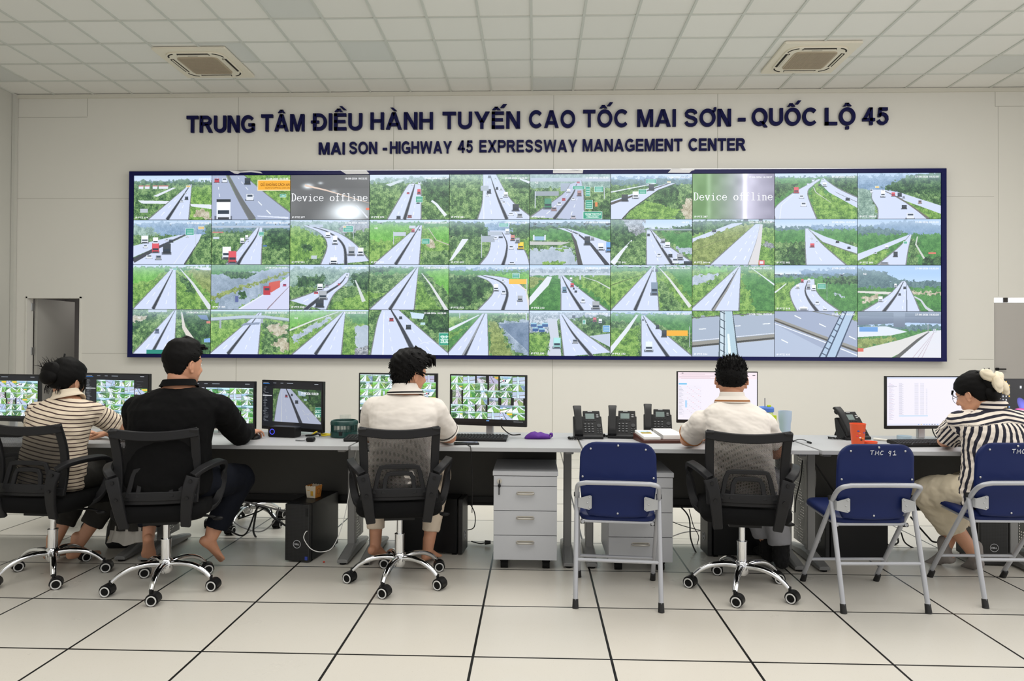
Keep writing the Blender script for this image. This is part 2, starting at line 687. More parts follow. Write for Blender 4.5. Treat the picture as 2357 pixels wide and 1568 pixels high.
class Pic:
    W, H = 320, 180

    def __init__(s, W=None, H=None):
        if W:
            s.W, s.H = W, H
        s.a = np.zeros((s.H, s.W, 3))
        s.yy, s.xx = np.mgrid[0:s.H, 0:s.W]
        s.xx = (s.xx + 0.5) / s.W * 100
        s.yy = (s.yy + 0.5) / s.H * 100

    def mask(s, P):
        P = [(float(x), float(y)) for x, y in P]
        m = np.zeros((s.H, s.W), bool)
        n = len(P)
        for i in range(n):
            x0, y0 = P[i]
            x1, y1 = P[(i + 1) % n]
            if y0 == y1:
                continue
            c = ((y0 <= s.yy) != (y1 <= s.yy))
            m ^= c & (s.xx < (x1 - x0) * (s.yy - y0) / (y1 - y0) + x0)
        return m

    def fill(s, P, c, al=1.0):
        m = s.mask(P)
        s.a[m] = s.a[m] * (1 - al) + np.array(c, float) * al

    def rect(s, x, y, w, h, c, al=1.0):
        s.fill([(x, y), (x + w, y), (x + w, y + h), (x, y + h)], c, al)

    def tex(s, P, kind, cell=7, con=1.0):
        X0, Y0 = s.xx, s.yy
        k = 1.6 if cell > 4 else 0.8
        s.xx = X0 + (vnoise(s.H, s.W, 9) - 0.5) * 4 * k + (vnoise(s.H, s.W, 3) - 0.5) * 2 * k
        s.yy = Y0 + (vnoise(s.H, s.W, 9) - 0.5) * 5 * k + (vnoise(s.H, s.W, 3) - 0.5) * 2 * k
        m = s.mask([(x * 1.08 - 4 if x in (0, 100) else x, y * 1.08 - 4 if y in (0, 100) else y) for x, y in P])
        s.xx, s.yy = X0, Y0
        n = 0.42 * vnoise(s.H, s.W, cell * 1.7) + 0.3 * vnoise(s.H, s.W, cell / 2.1) + 0.45 * vnoise(s.H, s.W, 1.3)
        n = np.clip((n - 0.575) * 1.9 * con + 0.5, 0, 1)[..., None]
        d, q, l = [np.array(v, float) for v in PAL[kind]]
        c = np.where(n < 0.5, d + (q - d) * n * 2, q + (l - q) * (n * 2 - 1))
        s.a[m] = c[m]

    def line(s, pts, w0, w1, c):
        n = len(pts)
        L, Rr = [], []
        for i, (x, y) in enumerate(pts):
            w = (w0 + (w1 - w0) * (i / (n - 1)) ** 1.3) / 2
            a, b = pts[max(0, i - 1)], pts[min(n - 1, i + 1)]
            dx, dy = b[0] - a[0], (b[1] - a[1]) * 0.5625
            q = math.hypot(dx, dy) or 1
            L.append((x - dy / q * w, y + dx / q * w / 0.5625))
            Rr.append((x + dy / q * w, y - dx / q * w / 0.5625))
        s.fill(L + Rr[::-1], c)

    def dashes(s, pts, w0, w1, n=7):
        for i in range(n):
            t0, t1 = (i / n) ** 1.6, ((i + 0.45) / n) ** 1.6
            p, q = s.at(pts, t0), s.at(pts, t1)
            w = w0 + (w1 - w0) * t1
            s.line([p, q], w, w, (246, 248, 255))

    @staticmethod
    def at(pts, t):
        d = [0]
        for a, b in zip(pts, pts[1:]):
            d.append(d[-1] + math.hypot(b[0] - a[0], b[1] - a[1]))
        q = t * d[-1]
        for i in range(len(pts) - 1):
            if q <= d[i + 1] or i == len(pts) - 2:
                f = (q - d[i]) / max(d[i + 1] - d[i], 1e-6)
                return (pts[i][0] + (pts[i + 1][0] - pts[i][0]) * f, pts[i][1] + (pts[i + 1][1] - pts[i][1]) * f)

    def road(s, L, Rr, M=None, mw=(0.6, 3.5), c=ROADC, dash=True):
        cv = lambda q: [(v.x, v.y) for v in spline([(x, y, 0) for x, y in q], 5)] if len(q) > 2 else q
        same = M and len(L) == len(M), M and len(Rr) == len(M)
        L, Rr = cv(L), cv(Rr)
        M = cv(M) if M else M
        s.fill(L + Rr[::-1], c)
        s.line(L, 0.5, 1.6, (120, 122, 120))
        s.line(Rr, 0.5, 1.6, (120, 122, 120))
        if M:
            s.line(M, mw[0] + 0.5, mw[1] + 1.6, (150, 154, 160))
            s.line(M, mw[0], mw[1], (52, 54, 62))
            if dash:
                k = lambda A, B, f: [(a[0] + (b[0] - a[0]) * f, a[1] + (b[1] - a[1]) * f) for a, b in zip(A, B)]
                if same[0]:
                    s.dashes(k(L, M, 0.5), 0.2, 0.9)
                if same[1]:
                    s.dashes(k(M, Rr, 0.5), 0.2, 0.9)

    def vp(s, vx, vy, xl, xr, xm=None, w=2.0):
        L = [(vx - w, vy), ((vx - w + xl) / 2, (vy + 100) / 2), (xl, 100)]
        Rr = [(vx + w, vy), ((vx + w + xr) / 2, (vy + 100) / 2), (xr, 100)]
        M = [(vx, vy), ((vx + xm) / 2, (vy + 100) / 2), (xm, 100)] if xm is not None else None
        s.road(L, Rr, M)

    def car(s, x, y, w, h, c=(230, 232, 238), truck=False):
        s.rect(x - w * 0.15, y + h * 0.8, w * 1.25, h * 0.25, (70, 74, 84), 0.75)
        s.rect(x, y, w, h * 0.95, c)
        if truck:
            s.rect(x + w * 0.05, y, w * 0.9, h * 0.5, [min(255, v * 1.12 + 8) for v in c])
            s.rect(x + w * 0.1, y + h * 0.52, w * 0.8, h * 0.18, (44, 54, 66))
            s.rect(x + w * 0.1, y + h * 0.86, w * 0.8, h * 0.1, (52, 54, 58))
        else:
            s.rect(x + w * 0.14, y + h * 0.12, w * 0.72, h * 0.3, (60, 70, 84))

    def sky(s, h, top=(196, 218, 246), bot=(232, 240, 250)):
        t = np.clip(s.yy / max(h, 1), 0, 1)[..., None]
        c = np.array(top, float) * (1 - t) + np.array(bot, float) * t
        m = s.yy <= h
        s.a[m] = c[m]

    def ridge(s, h, amp, kind, base):
        n = 26
        pts = [(100 * i / n, h - amp * (0.3 + 0.7 * RNG.random())) for i in range(n + 1)]
        s.tex([(0, base)] + pts + [(100, base)], kind)


WHT, BLK, RED, GRY, GRN, SIG, ORA, BLU = (232, 235, 242), (46, 50, 54), (196, 66, 74), (150, 152, 156), (60, 120, 92), (38, 150, 116), (250, 172, 40), (96, 150, 214)
FULL = [(0, 0), (100, 0), (100, 100), (0, 100)]


def below(y):
    return [(0, y), (100, y), (100, 100), (0, 100)]


def scene_pic(i):
    p = Pic()
    C, T = p.car, p.tex
    sign = lambda x, y, w, h, c=SIG: (p.rect(x, y, w, h, (224, 240, 232)), p.rect(x + 0.5, y + 0.9, w - 1, h - 1.8, c),
                                      [p.rect(x + w * 0.15, y + h * q, w * 0.7, h * 0.1, (214, 238, 226), 0.8) for q in ((0.25, 0.5, 0.72) if h > 9 else (0.3, 0.6))])
    post = lambda x, y0, y1, w=0.7: p.rect(x, y0, w, y1 - y0, (196, 204, 212))
    if i == 0:
        p.sky(22); p.ridge(20, 12, 'hill', 30); p.ridge(17, 8, 'tree', 30); T(below(20), 'bush'); T([(72, 28), (100, 20), (100, 100), (72, 100)], 'grass')
        for x in (6, 14, 24, 32, 38): p.rect(x, 24, 6, 6, WHT); p.rect(x, 22, 6.5, 2.5, (206, 112, 100))
        p.fill([(25, 46), (50, 27), (54, 28), (30, 48)], WHT); p.fill([(5, 56), (48, 58), (46, 64), (10, 63)], WHT); p.fill([(72, 64), (100, 66), (100, 76), (74, 70)], WHT)
        T([(78, 76), (95, 80), (100, 100), (80, 92)], 'dirt'); p.vp(73, 20, 18, 71, 43, 1.5)
        sign(67, 22, 6, 5, ORA); C(65, 37, 2.5, 4); C(60, 56, 3.5, 5); C(66, 48, 4, 7, BLK); p.rect(8, 75, 10, 9, (190, 196, 204))
    elif i == 1:
        T(FULL, 'grass'); p.road([(-30, 0), (-10, 50), (0, 100)], [(18, 0), (32, 50), (48, 100)], None, c=(172, 180, 204))
        p.road([(22, 0), (38, 50), (56, 100)], [(41, 0), (72, 46), (112, 100)], None, c=(168, 176, 200))
        p.line([(20, 0), (35, 50), (53, 100)], 2.2, 8, (106, 106, 104)); p.dashes([(6, 0), (10, 50), (16, 100)], .4, 1.4); p.dashes([(31, 0), (54, 50), (82, 100)], .4, 1.4)
        p.rect(58, 10, 42, 25, (244, 222, 170)); p.rect(59, 12, 41, 21, ORA); sign(87, 42, 8, 8)
        C(6, 55, 18, 46, WHT, True); p.rect(6, 54, 18, 6, BLK); C(44, 42, 9, 15); C(42, 6, 7, 15, BLK, True); C(3, 7, 6, 9, RED); C(13, 6, 6, 10); p.line([(58, 92), (98, 96)], 1, 2.4, (228, 232, 246))
    elif i in (2, 7):
        if i == 2:
            n = vnoise(p.H, p.W, 60)[..., None]
            p.a[:] = (92 + 22 * n) * np.array([1.0, 0.985, 0.97]) - (p.yy[..., None] < 30) * 6
            for (cx, cy, r, k) in ((74, 84, 24, 210), (22, 25, 6, 200), (55, 37, 4, 90), (38, 18, 3, 110)):
                g = np.exp(-(((p.xx - cx) / r) ** 2 + ((p.yy - cy) / (r * 0.95)) ** 2))[..., None]
                p.a += g * k * np.array([0.92, 0.97, 1.0])
            p.line([(18, 23), (45, 34), (100, 63)], 2.5, .4, (236, 206, 186)); p.line([(84, 68), (98, 96)], .5, 2, WHT); p.rect(96, 74, 4, 5, (240, 120, 90))
            p.a = np.clip(p.a, 0, 252)
        else:
            t = p.xx[..., None] / 100
            g0, g1 = np.array((112, 150, 92.)), np.array((176, 170, 190.))
            k = np.clip((t - 0.15) * 2, 0, 1)
            p.a[:] = g0 * (1 - k) + g1 * k + (vnoise(p.H, p.W, 30)[..., None] - 0.5) * 26
            for cx, w, s_ in ((64, 2.6, 70), (20, 3, 34), (68, 9, 36)):
                p.a += np.exp(-((p.xx - cx) / w) ** 2)[..., None] * s_
            p.a -= np.clip((p.xx - 80) / 20, 0, 1)[..., None] * 30
            p.a = np.clip(p.a, 0, 250)
    elif i == 3:
        p.sky(20, (214, 226, 240)); p.ridge(14, 10, 'mist', 40); T(below(18), 'bush'); T([(65, 15), (100, 5), (100, 75), (72, 60)], 'tree'); p.fill([(20, 22), (40, 10), (44, 12), (26, 26)], (214, 224, 226))
        p.road([(50, 20), (44, 34), (22, 100)], [(64, 22), (65, 40), (65, 100)], [(57, 20), (54, 40), (44, 100)])
        p.line([(78, 58), (84, 66), (96, 92)], 2.5, 4, WHT); C(60, 32, 4, 12, RED, True); sign(58, 48, 9, 14); C(34, 92, 5, 7, BLK); C(48, 90, 5, 7, (150, 90, 90)); C(47, 39, 3, 4, RED); C(53, 18, 3, 6); C(61, 16, 3, 6); C(59, 62, 4, 3, BLK)
    elif i == 4:
        T(FULL, 'bush'); T([(72, 10), (100, 20), (100, 35), (80, 30)], 'tree'); p.road([(42, 0), (41, 62), (35, 100)], [(58, 0), (78, 58), (110, 105)], [(51, 3), (60, 50), (72, 100)])
        p.line([(44, 0), (43, 60), (43, 100)], .6, 1.4, WHT); C(47, 33, 5, 10, BLK, True); C(68, 39, 5, 12, WHT, True); C(79, 66, 8, 16, BLK, True); C(74, 85, 6, 7); C(85, 88, 6, 9, GRY); C(63, 53, 4, 5); C(66, 60, 4, 5); C(58, 28, 3, 6, BLK); C(63, 32, 3, 4); C(56, 8, 3, 4); C(48, 2, 4, 6, BLK); C(46, 44, 3, 5); p.rect(39, 25, 10, 11, (176, 184, 194)); p.line([(88, 10), (100, 18)], 2, 3, WHT)
    elif i == 5:
        T(FULL, 'mist'); T(below(30), 'bush'); p.rect(0, 8, 100, 8, (176, 184, 196)); p.rect(38, 20, 12, 18, (160, 170, 186)); T([(0, 35), (25, 40), (0, 60)], 'tree'); T([(75, 65), (100, 60), (100, 100), (78, 100)], 'tree')
        p.road([(50, 22), (40, 45), (0, 95)], [(64, 14), (67, 50), (68, 102)], [(58, 22), (52, 48), (30, 100)], c=(186, 192, 216))
        p.rect(6, 38, 30, 10, (150, 158, 166)); post(6, 38, 75, 1.2); post(92, 30, 55, .8); sign(53, 26, 15, 8); sign(69, 27, 6, 22); sign(80, 27, 11, 13); sign(69, 57, 9, 20); sign(66, 83, 24, 17)
        C(18, 54, 9, 23, GRN, True); C(27, 74, 6, 8, (150, 120, 120)); C(34, 62, 5, 7); C(40, 53, 4, 6, RED); C(52, 52, 4, 6); C(59, 36, 5, 13, (150, 110, 106), True); C(46, 33, 4, 8, WHT, True); C(51, 92, 6, 7, (190, 180, 186)); C(58, 16, 4, 4, RED); p.rect(81, 62, 3, 10, (226, 130, 70))
    elif i == 6:
        p.sky(14); p.ridge(11, 6, 'blue', 30); T(below(12), 'hill'); T(below(24), 'bush'); T([(60, 30), (82, 22), (85, 60), (60, 85), (45, 80)], 'tree'); T([(20, 85), (45, 60), (85, 80), (75, 100), (20, 100)], 'grass')
        p.line([(0, 40), (55, 21)], 1.5, 1, WHT); p.fill([(0, 60), (44, 33), (72, 20), (80, 21), (58, 36), (24, 80), (14, 100), (0, 100)], ROADC); p.line([(74, 20), (40, 40), (0, 66)], .8, 3, (80, 74, 70)); p.line([(80, 21), (58, 36), (24, 80), (14, 100)], .5, 1.5, (60, 60, 56))
        T([(90, 60), (100, 52), (100, 100), (92, 98), (88, 78)], 'dirt'); sign(43, 11, 13, 10); sign(34, 34, 10, 11); C(13, 45, 8, 16, BLK, True); C(27, 39, 7, 16, WHT, True); C(47, 23, 6, 14, BLK, True); sign(69, 16, 5, 4, ORA)
    elif i == 8:
        p.sky(12); p.ridge(10, 4, 'hill', 20); T(below(9), 'green'); T([(62, 10), (100, 6), (100, 60), (70, 35)], 'tree'); T([(0, 20), (28, 22), (10, 50), (0, 60)], 'tree'); T([(50, 22), (41, 48), (52, 100), (100, 100), (100, 75), (66, 45)], 'grass')
        p.road([(53, 12), (20, 45), (0, 76), (0, 100)], [(56, 14), (47, 26), (40, 46), (52, 104)], None); p.road([(57, 12), (62, 26), (74, 42), (102, 66)], [(60, 11), (66, 20), (80, 36), (104, 56)], None)
        p.fill([(57, 12), (55, 22), (66, 42), (100, 76), (100, 64), (76, 44), (64, 28), (60, 12)], ROADC); p.line([(24, 44), (8, 70), (6, 100)], .6, 1.2, WHT); p.line([(47, 30), (50, 42), (68, 64)], 1.4, .5, (196, 200, 190)); C(23, 30, 6, 14, RED, True); C(30, 48, 5, 7); C(32, 64, 6, 9); C(58, 20, 5, 9, WHT, True); C(86, 54, 5, 6, BLK); C(53, 24, 3, 4, BLK); C(45, 12, 3, 6); C(39, 21, 3, 4); C(57, 13, 3, 5)
    elif i == 9:
        p.sky(24, (176, 204, 238)); p.ridge(14, 13, 'blue', 40); T([(30, 32), (60, 5), (100, 0), (100, 70), (60, 50)], 'tree'); T(below(44), 'bush'); T([(50, 55), (100, 75), (100, 100), (70, 100)], 'grass'); T([(0, 30), (20, 40), (22, 100), (0, 100)], 'mist')
        p.road([(18, 36), (17, 55), (24, 78), (24, 100)], [(30, 36), (46, 52), (66, 74), (86, 103)], None); p.fill([(30, 36), (50, 42), (101, 72), (101, 90), (56, 60)], ROADC); p.line([(30, 37), (52, 56), (86, 100)], .8, 2, (110, 104, 96)); C(28, 38, 5, 15, WHT, True); C(41, 42, 4, 9, RED, True); C(48, 43, 5, 9, BLK, True); C(53, 70, 6, 9, BLK); C(59, 88, 9, 12); C(73, 60, 4, 7, (150, 120, 110)); C(15, 35, 3, 8); sign(21, 28, 5, 5, ORA); C(54, 51, 3, 5, GRY)
    elif i == 10:
        p.sky(10, (176, 206, 238)); p.ridge(14, 12, 'blue', 60); T([(0, 8), (25, 20), (40, 40), (0, 60)], 'mist'); T(below(34), 'bush'); T([(90, 10), (100, 8), (100, 40), (92, 36)], 'tree'); T([(84, 36), (100, 32), (100, 100), (62, 100)], 'bush')
        p.fill([(0, 58), (58, 34), (66, 33), (0, 84)], ROADC); p.fill([(70, 33), (88, 31), (84, 48), (66, 100), (0, 100), (0, 92)], ROADC); p.line([(68, 32), (34, 60), (0, 92)], 1.5, 6, (66, 66, 72)); p.line([(86, 44), (80, 60), (66, 100)], .6, 2, (70, 72, 72)); p.line([(70, 55), (52, 100)], .5, .8, WHT)
        C(10, 35, 9, 17, WHT, True); C(25, 39, 7, 16, WHT, True); C(24, 53, 9, 21, RED, True); C(38, 53, 10, 24, BLK, True); C(13, 56, 5, 7); C(17, 79, 7, 8); C(29, 80, 7, 10, GRY); C(46, 44, 5, 7, BLK); C(68, 35, 3, 4); C(41, 42, 4, 5); post(80, 18, 60); sign(67, 18, 11, 16); sign(83, 14, 8, 7, ORA)
    elif i == 11:
        p.sky(8, (176, 204, 238)); p.ridge(12, 10, 'blue', 40); T(below(18), 'hill'); T(below(26), 'bush'); T([(68, 20), (100, 22), (100, 65), (70, 60)], 'tree'); T([(0, 35), (40, 40), (10, 75), (0, 80)], 'bush'); p.rect(0, 13, 100, 4, (170, 180, 194))
        p.road([(58, 17), (46, 42), (22, 92), (18, 100)], [(65, 17), (65, 40), (64, 80), (64, 100)], [(61, 17), (56, 40), (40, 82), (34, 100)]); C(14, 60, 11, 28, WHT, True); C(22, 70, 10, 28, RED, True); C(37, 40, 5, 13, WHT, True); C(43, 34, 4, 10, WHT, True); C(46, 47, 2, 3); C(62, 36, 2, 4); sign(60, 26, 7, 10); p.rect(1, 26, 14, 3, (206, 110, 100)); p.rect(2, 38, 8, 5, (206, 216, 226)); p.rect(66, 56, 5, 4, (70, 110, 160))
    elif i == 12:
        p.sky(6, (196, 214, 236)); T(below(4), 'mist'); T([(60, 20), (82, 0), (100, 0), (100, 80), (80, 50)], 'rock', 4, .7); T(below(35), 'bush'); T([(0, 10), (20, 20), (45, 45), (40, 80), (0, 100)], 'grass'); T([(70, 30), (100, 20), (100, 60), (85, 58)], 'bush'); T([(16, 55), (28, 55), (28, 70), (16, 70)], 'tree')
        p.road([(16, 12), (38, 30), (47, 58), (38, 103)], [(28, 12), (60, 28), (84, 56), (101, 92)], [(22, 12), (50, 29), (68, 58), (71, 103)]); p.rect(24, 10, 18, 6, (190, 200, 214)); post(80, 14, 42); sign(67, 13, 13, 14); sign(67, 13, 4, 5, ORA); C(45, 27, 6, 13, WHT, True); C(54, 35, 6, 20, WHT, True); C(74, 60, 8, 20, GRY, True); C(86, 62, 7, 18, WHT, True); C(51, 84, 9, 15, WHT, True); p.rect(27, 80, 7, 8, (196, 204, 212))
    elif i == 13:
        p.sky(6, (196, 222, 250)); T(below(5), 'green'); T(below(16), 'grass'); T([(0, 10), (55, 12), (30, 45), (0, 48)], 'rice'); T([(74, 18), (100, 16), (100, 55), (82, 42)], 'rice'); T([(70, 40), (80, 44), (82, 66), (72, 62)], 'dirt'); T([(66, 70), (100, 66), (100, 100), (66, 100)], 'bush')
        p.line([(74, 18), (84, 45), (100, 56)], .8, 1.2, (196, 190, 170)); p.vp(64, 12, 5, 63, 33, 2.2); p.rect(30, 27, 16, 9, (196, 204, 214)); post(30, 26, 55, 1); sign(66, 42, 10, 12); C(53, 20, 4, 8, RED, True); C(62, 21, 2, 3, BLK); p.rect(50, 13, 8, 6, (206, 212, 222))
    elif i == 14:
        p.sky(12, (186, 212, 242)); p.ridge(12, 9, 'blue', 34); T([(0, 4), (45, 8), (52, 40), (0, 42)], 'tree'); T([(74, 10), (100, 8), (100, 50), (80, 40)], 'tree'); T(below(36), 'bush'); T([(82, 40), (100, 42), (100, 80), (96, 74)], 'grass')
        p.fill([(16, 43), (24, 43), (14, 68), (4, 90), (0, 92)], WHT); p.road([(50, 24), (52, 45), (49, 74), (37, 102)], [(72, 24), (88, 52), (97, 78), (101, 102)], [(66, 28), (72, 52), (71, 78), (67, 102)]); p.rect(41, 36, 16, 14, (168, 176, 188)); post(40, 33, 85, 1); p.rect(48, 26, 18, 9, (180, 188, 200)); sign(62, 7, 12, 9); C(77, 34, 5, 13, (180, 110, 100), True); C(86, 50, 7, 17, (226, 186, 50), True); C(70, 20, 5, 12, WHT, True); C(83, 40, 5, 12, GRY, True); C(75, 58, 5, 8); C(75, 94, 7, 6); C(56, 38, 4, 6); C(62, 37, 5, 4, BLK)
    elif i == 15:
        p.sky(8, (166, 200, 236)); p.ridge(12, 8, 'hill', 30); T(below(14), 'tree', 6); T(below(22), 'green'); T(below(46), 'bush'); T([(0, 68), (52, 60), (62, 100), (0, 100)], 'water', 20, .5); p.fill([(0, 48), (50, 50), (40, 56), (0, 56)], (196, 196, 190)); T([(28, 64), (48, 62), (48, 68), (30, 69)], 'grass'); T([(16, 95), (42, 92), (44, 100), (14, 100)], 'grass')
        p.fill([(34, 18), (52, 30), (58, 46), (66, 100), (101, 101), (101, 52), (62, 27), (48, 20)], ROADC); p.line([(52, 32), (57, 52), (63, 102)], 2, 6, (76, 74, 72)); p.line([(44, 20), (60, 32), (76, 55), (97, 102)], .6, 5, (56, 56, 62)); C(68, 37, 7, 20, BLK, True); C(85, 52, 7, 16, WHT, True); C(95, 50, 6, 22, BLU, True); C(76, 38, 4, 8, GRY, True); C(50, 24, 3, 6); C(58, 31, 3, 4); p.rect(5, 37, 15, 9, (150, 186, 216)); p.rect(4, 34, 2, 12, WHT); p.rect(18, 34, 2, 12, WHT)
    elif i == 16:
        p.sky(22, (176, 210, 250)); p.ridge(22, 4, 'town', 30); T(below(20), 'bush'); T([(10, 0), (42, 0), (40, 30), (30, 34), (14, 22)], 'rock', 5); T([(0, 0), (12, 0), (30, 36), (34, 60), (0, 60)], 'tree'); T([(76, 15), (100, 12), (100, 28), (78, 26)], 'tree'); T([(58, 26), (100, 30), (100, 80), (85, 70)], 'green'); T([(78, 60), (100, 62), (100, 76), (88, 74)], 'water')
        p.rect(44, 21, 56, 3, (140, 150, 160)); p.line([(26, 46), (14, 70), (2, 98)], 1.5, 7, WHT); T([(22, 50), (38, 45), (38, 100), (14, 100)], 'bush'); p.road([(44, 24), (44, 60), (44, 102)], [(51, 24), (70, 56), (102, 96)], [(49, 23), (60, 56), (77, 102)]); C(57, 75, 5, 8); C(71, 76, 5, 8, BLK); C(76, 86, 7, 11); C(82, 76, 7, 14, GRY, True); C(62, 42, 5, 10, GRY, True); C(67, 50, 6, 12, WHT, True); C(45, 31, 3, 6, BLK); C(62, 58, 3, 4); C(55, 38, 2, 4); C(90, 92, 10, 8, BLK)
    elif i == 17:
        p.sky(5); T(below(3), 'tree'); T(below(18), 'grass'); T([(0, 5), (50, 4), (40, 18), (0, 36)], 'tree'); p.fill([(0, 42), (48, 9), (62, 7), (60, 10), (0, 52)], ROADC); T([(0, 52), (62, 10), (76, 12), (20, 100), (0, 100)], 'olive'); p.line([(0, 70), (60, 28)], .8, .5, (110, 120, 70)); p.road([(77, 10), (52, 50), (20, 102)], [(83, 10), (78, 50), (68, 102)], None); p.fill([(83, 10), (86, 11), (84, 55), (80, 102), (68, 102), (78, 50)], (222, 216, 216)); p.dashes([(80, 12), (66, 50), (46, 100)], .3, 1.2); p.dashes([(82, 12), (74, 50), (60, 100)], .3, 1.2)
        for x in (63, 81): p.rect(x, 0, 5, 4.5, BLK)
        T([(86, 44), (98, 58), (100, 66), (88, 60)], 'rock'); C(24, 22, 5, 6, BLK, True); p.rect(81, 90, 7, 10, (226, 100, 100)); p.rect(82.3, 92, 4.4, 6, WHT)
    elif i == 18:
        p.sky(22, (166, 200, 246)); p.ridge(20, 7, 'hill', 32); T([(40, 20), (100, 24), (100, 14), (50, 12)], 'blue'); T(below(22), 'green'); T(below(50), 'bush'); T([(15, 60), (38, 62), (38, 100), (5, 100)], 'tree'); T([(52, 45), (100, 74), (100, 100), (85, 100)], 'grass')
        p.road([(37, 20), (37, 58), (38, 102)], [(41, 20), (58, 55), (88, 102)], None); p.fill([(40, 20), (60, 37), (101, 62), (101, 76), (58, 50)], ROADC); p.line([(41, 22), (58, 50), (100, 77)], .6, 1.2, (110, 116, 100)); p.dashes([(39, 25), (46, 60), (60, 100)], .3, 1); C(43, 53, 5, 9, RED, True); C(74, 47, 4, 5, BLK); C(88, 60, 4, 5, BLK); C(44, 40, 2, 3); C(50, 48, 2, 3)
    elif i == 19:
        p.sky(30, (166, 200, 240)); T([(0, 20), (30, 8), (64, 2), (100, 14), (100, 36), (0, 40)], 'blue', 9, .5); T([(0, 12), (40, 22), (64, 34), (0, 40)], 'hill'); T(below(33), 'green'); T([(0, 36), (62, 34), (20, 66), (0, 70)], 'green'); T([(0, 86), (40, 62), (28, 100), (0, 100)], 'grass'); T([(62, 36), (74, 50), (72, 100), (60, 100)], 'bush'); T([(80, 84), (100, 82), (100, 100), (78, 100)], 'tree')
        p.fill([(64, 33), (60, 35), (0, 76), (0, 91), (58, 44)], ROADC); p.road([(63, 34), (50, 60), (22, 102)], [(65, 34), (61, 65), (58, 102)], None); p.line([(72, 38), (70, 55), (80, 86)], 1.5, 2.5, (206, 210, 200)); C(43, 71, 5, 12, BLK, True); C(27, 94, 10, 7, GRY); sign(55, 48, 5, 6); C(33, 57, 4, 8, WHT, True); C(20, 72, 3, 4); p.rect(85, 72, 9, 4, (220, 120, 96))
    elif i == 20:
        p.sky(6); T(below(4), 'green'); T(below(14), 'grass'); T([(0, 6), (45, 6), (25, 36), (0, 40)], 'rice'); T([(70, 12), (100, 10), (100, 80)], 'olive'); T([(58, 20), (70, 32), (84, 68), (70, 60)], 'tree'); p.fill([(78, 6), (100, 6), (100, 12), (90, 12)], WHT); p.vp(52, 9, 0, 56, 26, 3); p.line([(60, 8), (76, 40), (101, 102)], .8, 6, (222, 224, 228)); sign(51, 7, 5, 5); C(47, 8, 3, 4)
    elif i == 21:
        T(FULL, 'pond', 26, .6); T([(0, 0), (60, 0), (100, 4), (60, 14), (20, 20), (0, 22)], 'green', 4); T([(10, 14), (60, 18), (46, 32), (26, 30)], 'tree', 3); T([(0, 74), (36, 48), (100, 12), (100, 18), (50, 48), (0, 84)], 'olive'); T([(30, 100), (62, 70), (100, 20), (100, 35), (60, 75), (40, 100)], 'grass'); T([(0, 80), (10, 84), (6, 100), (0, 100)], 'grass')
        p.fill([(34, 101), (72, 62), (101, 24), (101, 101)], (214, 214, 240)); p.line([(36, 100), (72, 62), (100, 25)], 2, .5, WHT); p.line([(72, 100), (88, 70), (100, 48)], 1.4, .5, (150, 130, 140)); T([(37, 58), (44, 58), (45, 74), (37, 74)], 'tree'); p.fill([(74, 40), (88, 35), (88, 50), (77, 62), (73, 58)], (214, 86, 72)); p.rect(67, 48, 9, 20, (190, 48, 58)); p.rect(68.5, 52, 6, 5, (60, 60, 70)); C(92, 43, 4, 5, (190, 60, 90)); p.rect(31, 70, 4, 14, (86, 96, 150)); post(61, 34, 62, .5)
    elif i == 22:
        p.sky(20, (186, 212, 240)); p.ridge(14, 12, 'mist', 50); T([(0, 14), (68, 24), (40, 60), (0, 70)], 'mist'); T([(10, 25), (45, 22), (44, 45), (10, 50)], 'tree'); T(below(48), 'bush'); T([(78, 20), (100, 15), (100, 60), (80, 50)], 'tree'); T([(60, 80), (100, 60), (100, 100), (45, 100)], 'grass')
        p.road([(70, 18), (52, 44), (26, 64), (0, 80)], [(76, 18), (72, 40), (56, 66), (46, 103)], [(73, 20), (64, 42), (44, 66), (18, 103)], (0.5, 4)); p.line([(83, 34), (88, 55), (94, 82)], 1.5, 5, (214, 218, 214)); C(35, 42, 7, 14, WHT, True); C(33, 76, 10, 20, BLK, True); C(37, 58, 10, 20, GRY, True); C(45, 44, 4, 6, GRY); C(61, 41, 3, 5, RED); C(71, 20, 3, 8); C(31, 60, 5, 5, RED)
    elif i == 23:
        p.sky(5); T(below(3), 'town', 3); T(below(6), 'green'); T(below(20), 'bush'); T([(0, 4), (30, 4), (25, 16), (0, 18)], 'tree'); T([(70, 12), (100, 8), (100, 70)], 'rice'); T([(60, 30), (92, 100), (58, 100)], 'grass'); T([(0, 60), (22, 62), (0, 86)], 'grass'); p.vp(60, 6, 0, 57, 26, 2); p.line([(66, 18), (78, 45), (98, 102)], .8, 4.5, (224, 224, 224))
    elif i == 24:
        p.sky(10, (176, 204, 232)); p.ridge(12, 8, 'blue', 24); T(below(12), 'green'); T(below(22), 'bush'); T([(0, 28), (40, 26), (54, 44), (40, 80), (0, 100)], 'tree', 12); T([(48, 22), (100, 16), (100, 44), (82, 34)], 'rice'); T([(92, 50), (100, 46), (100, 100)], 'grass')
        p.road([(34, 24), (51, 38), (55, 62), (35, 102)], [(46, 22), (76, 31), (95, 54), (101, 102)], [(40, 23), (64, 37), (73, 62), (67, 102)]); p.line([(76, 31), (96, 55), (101, 98)], 1, 3, (236, 226, 216)); sign(79, 18, 9, 11); p.rect(75, 31, 22, 11, (252, 190, 60)); post(97, 30, 66); C(56, 42, 6, 16, WHT, True); C(66, 57, 5, 8); C(86, 68, 6, 13, GRY, True); C(66, 32, 3, 6)
    elif i == 25:
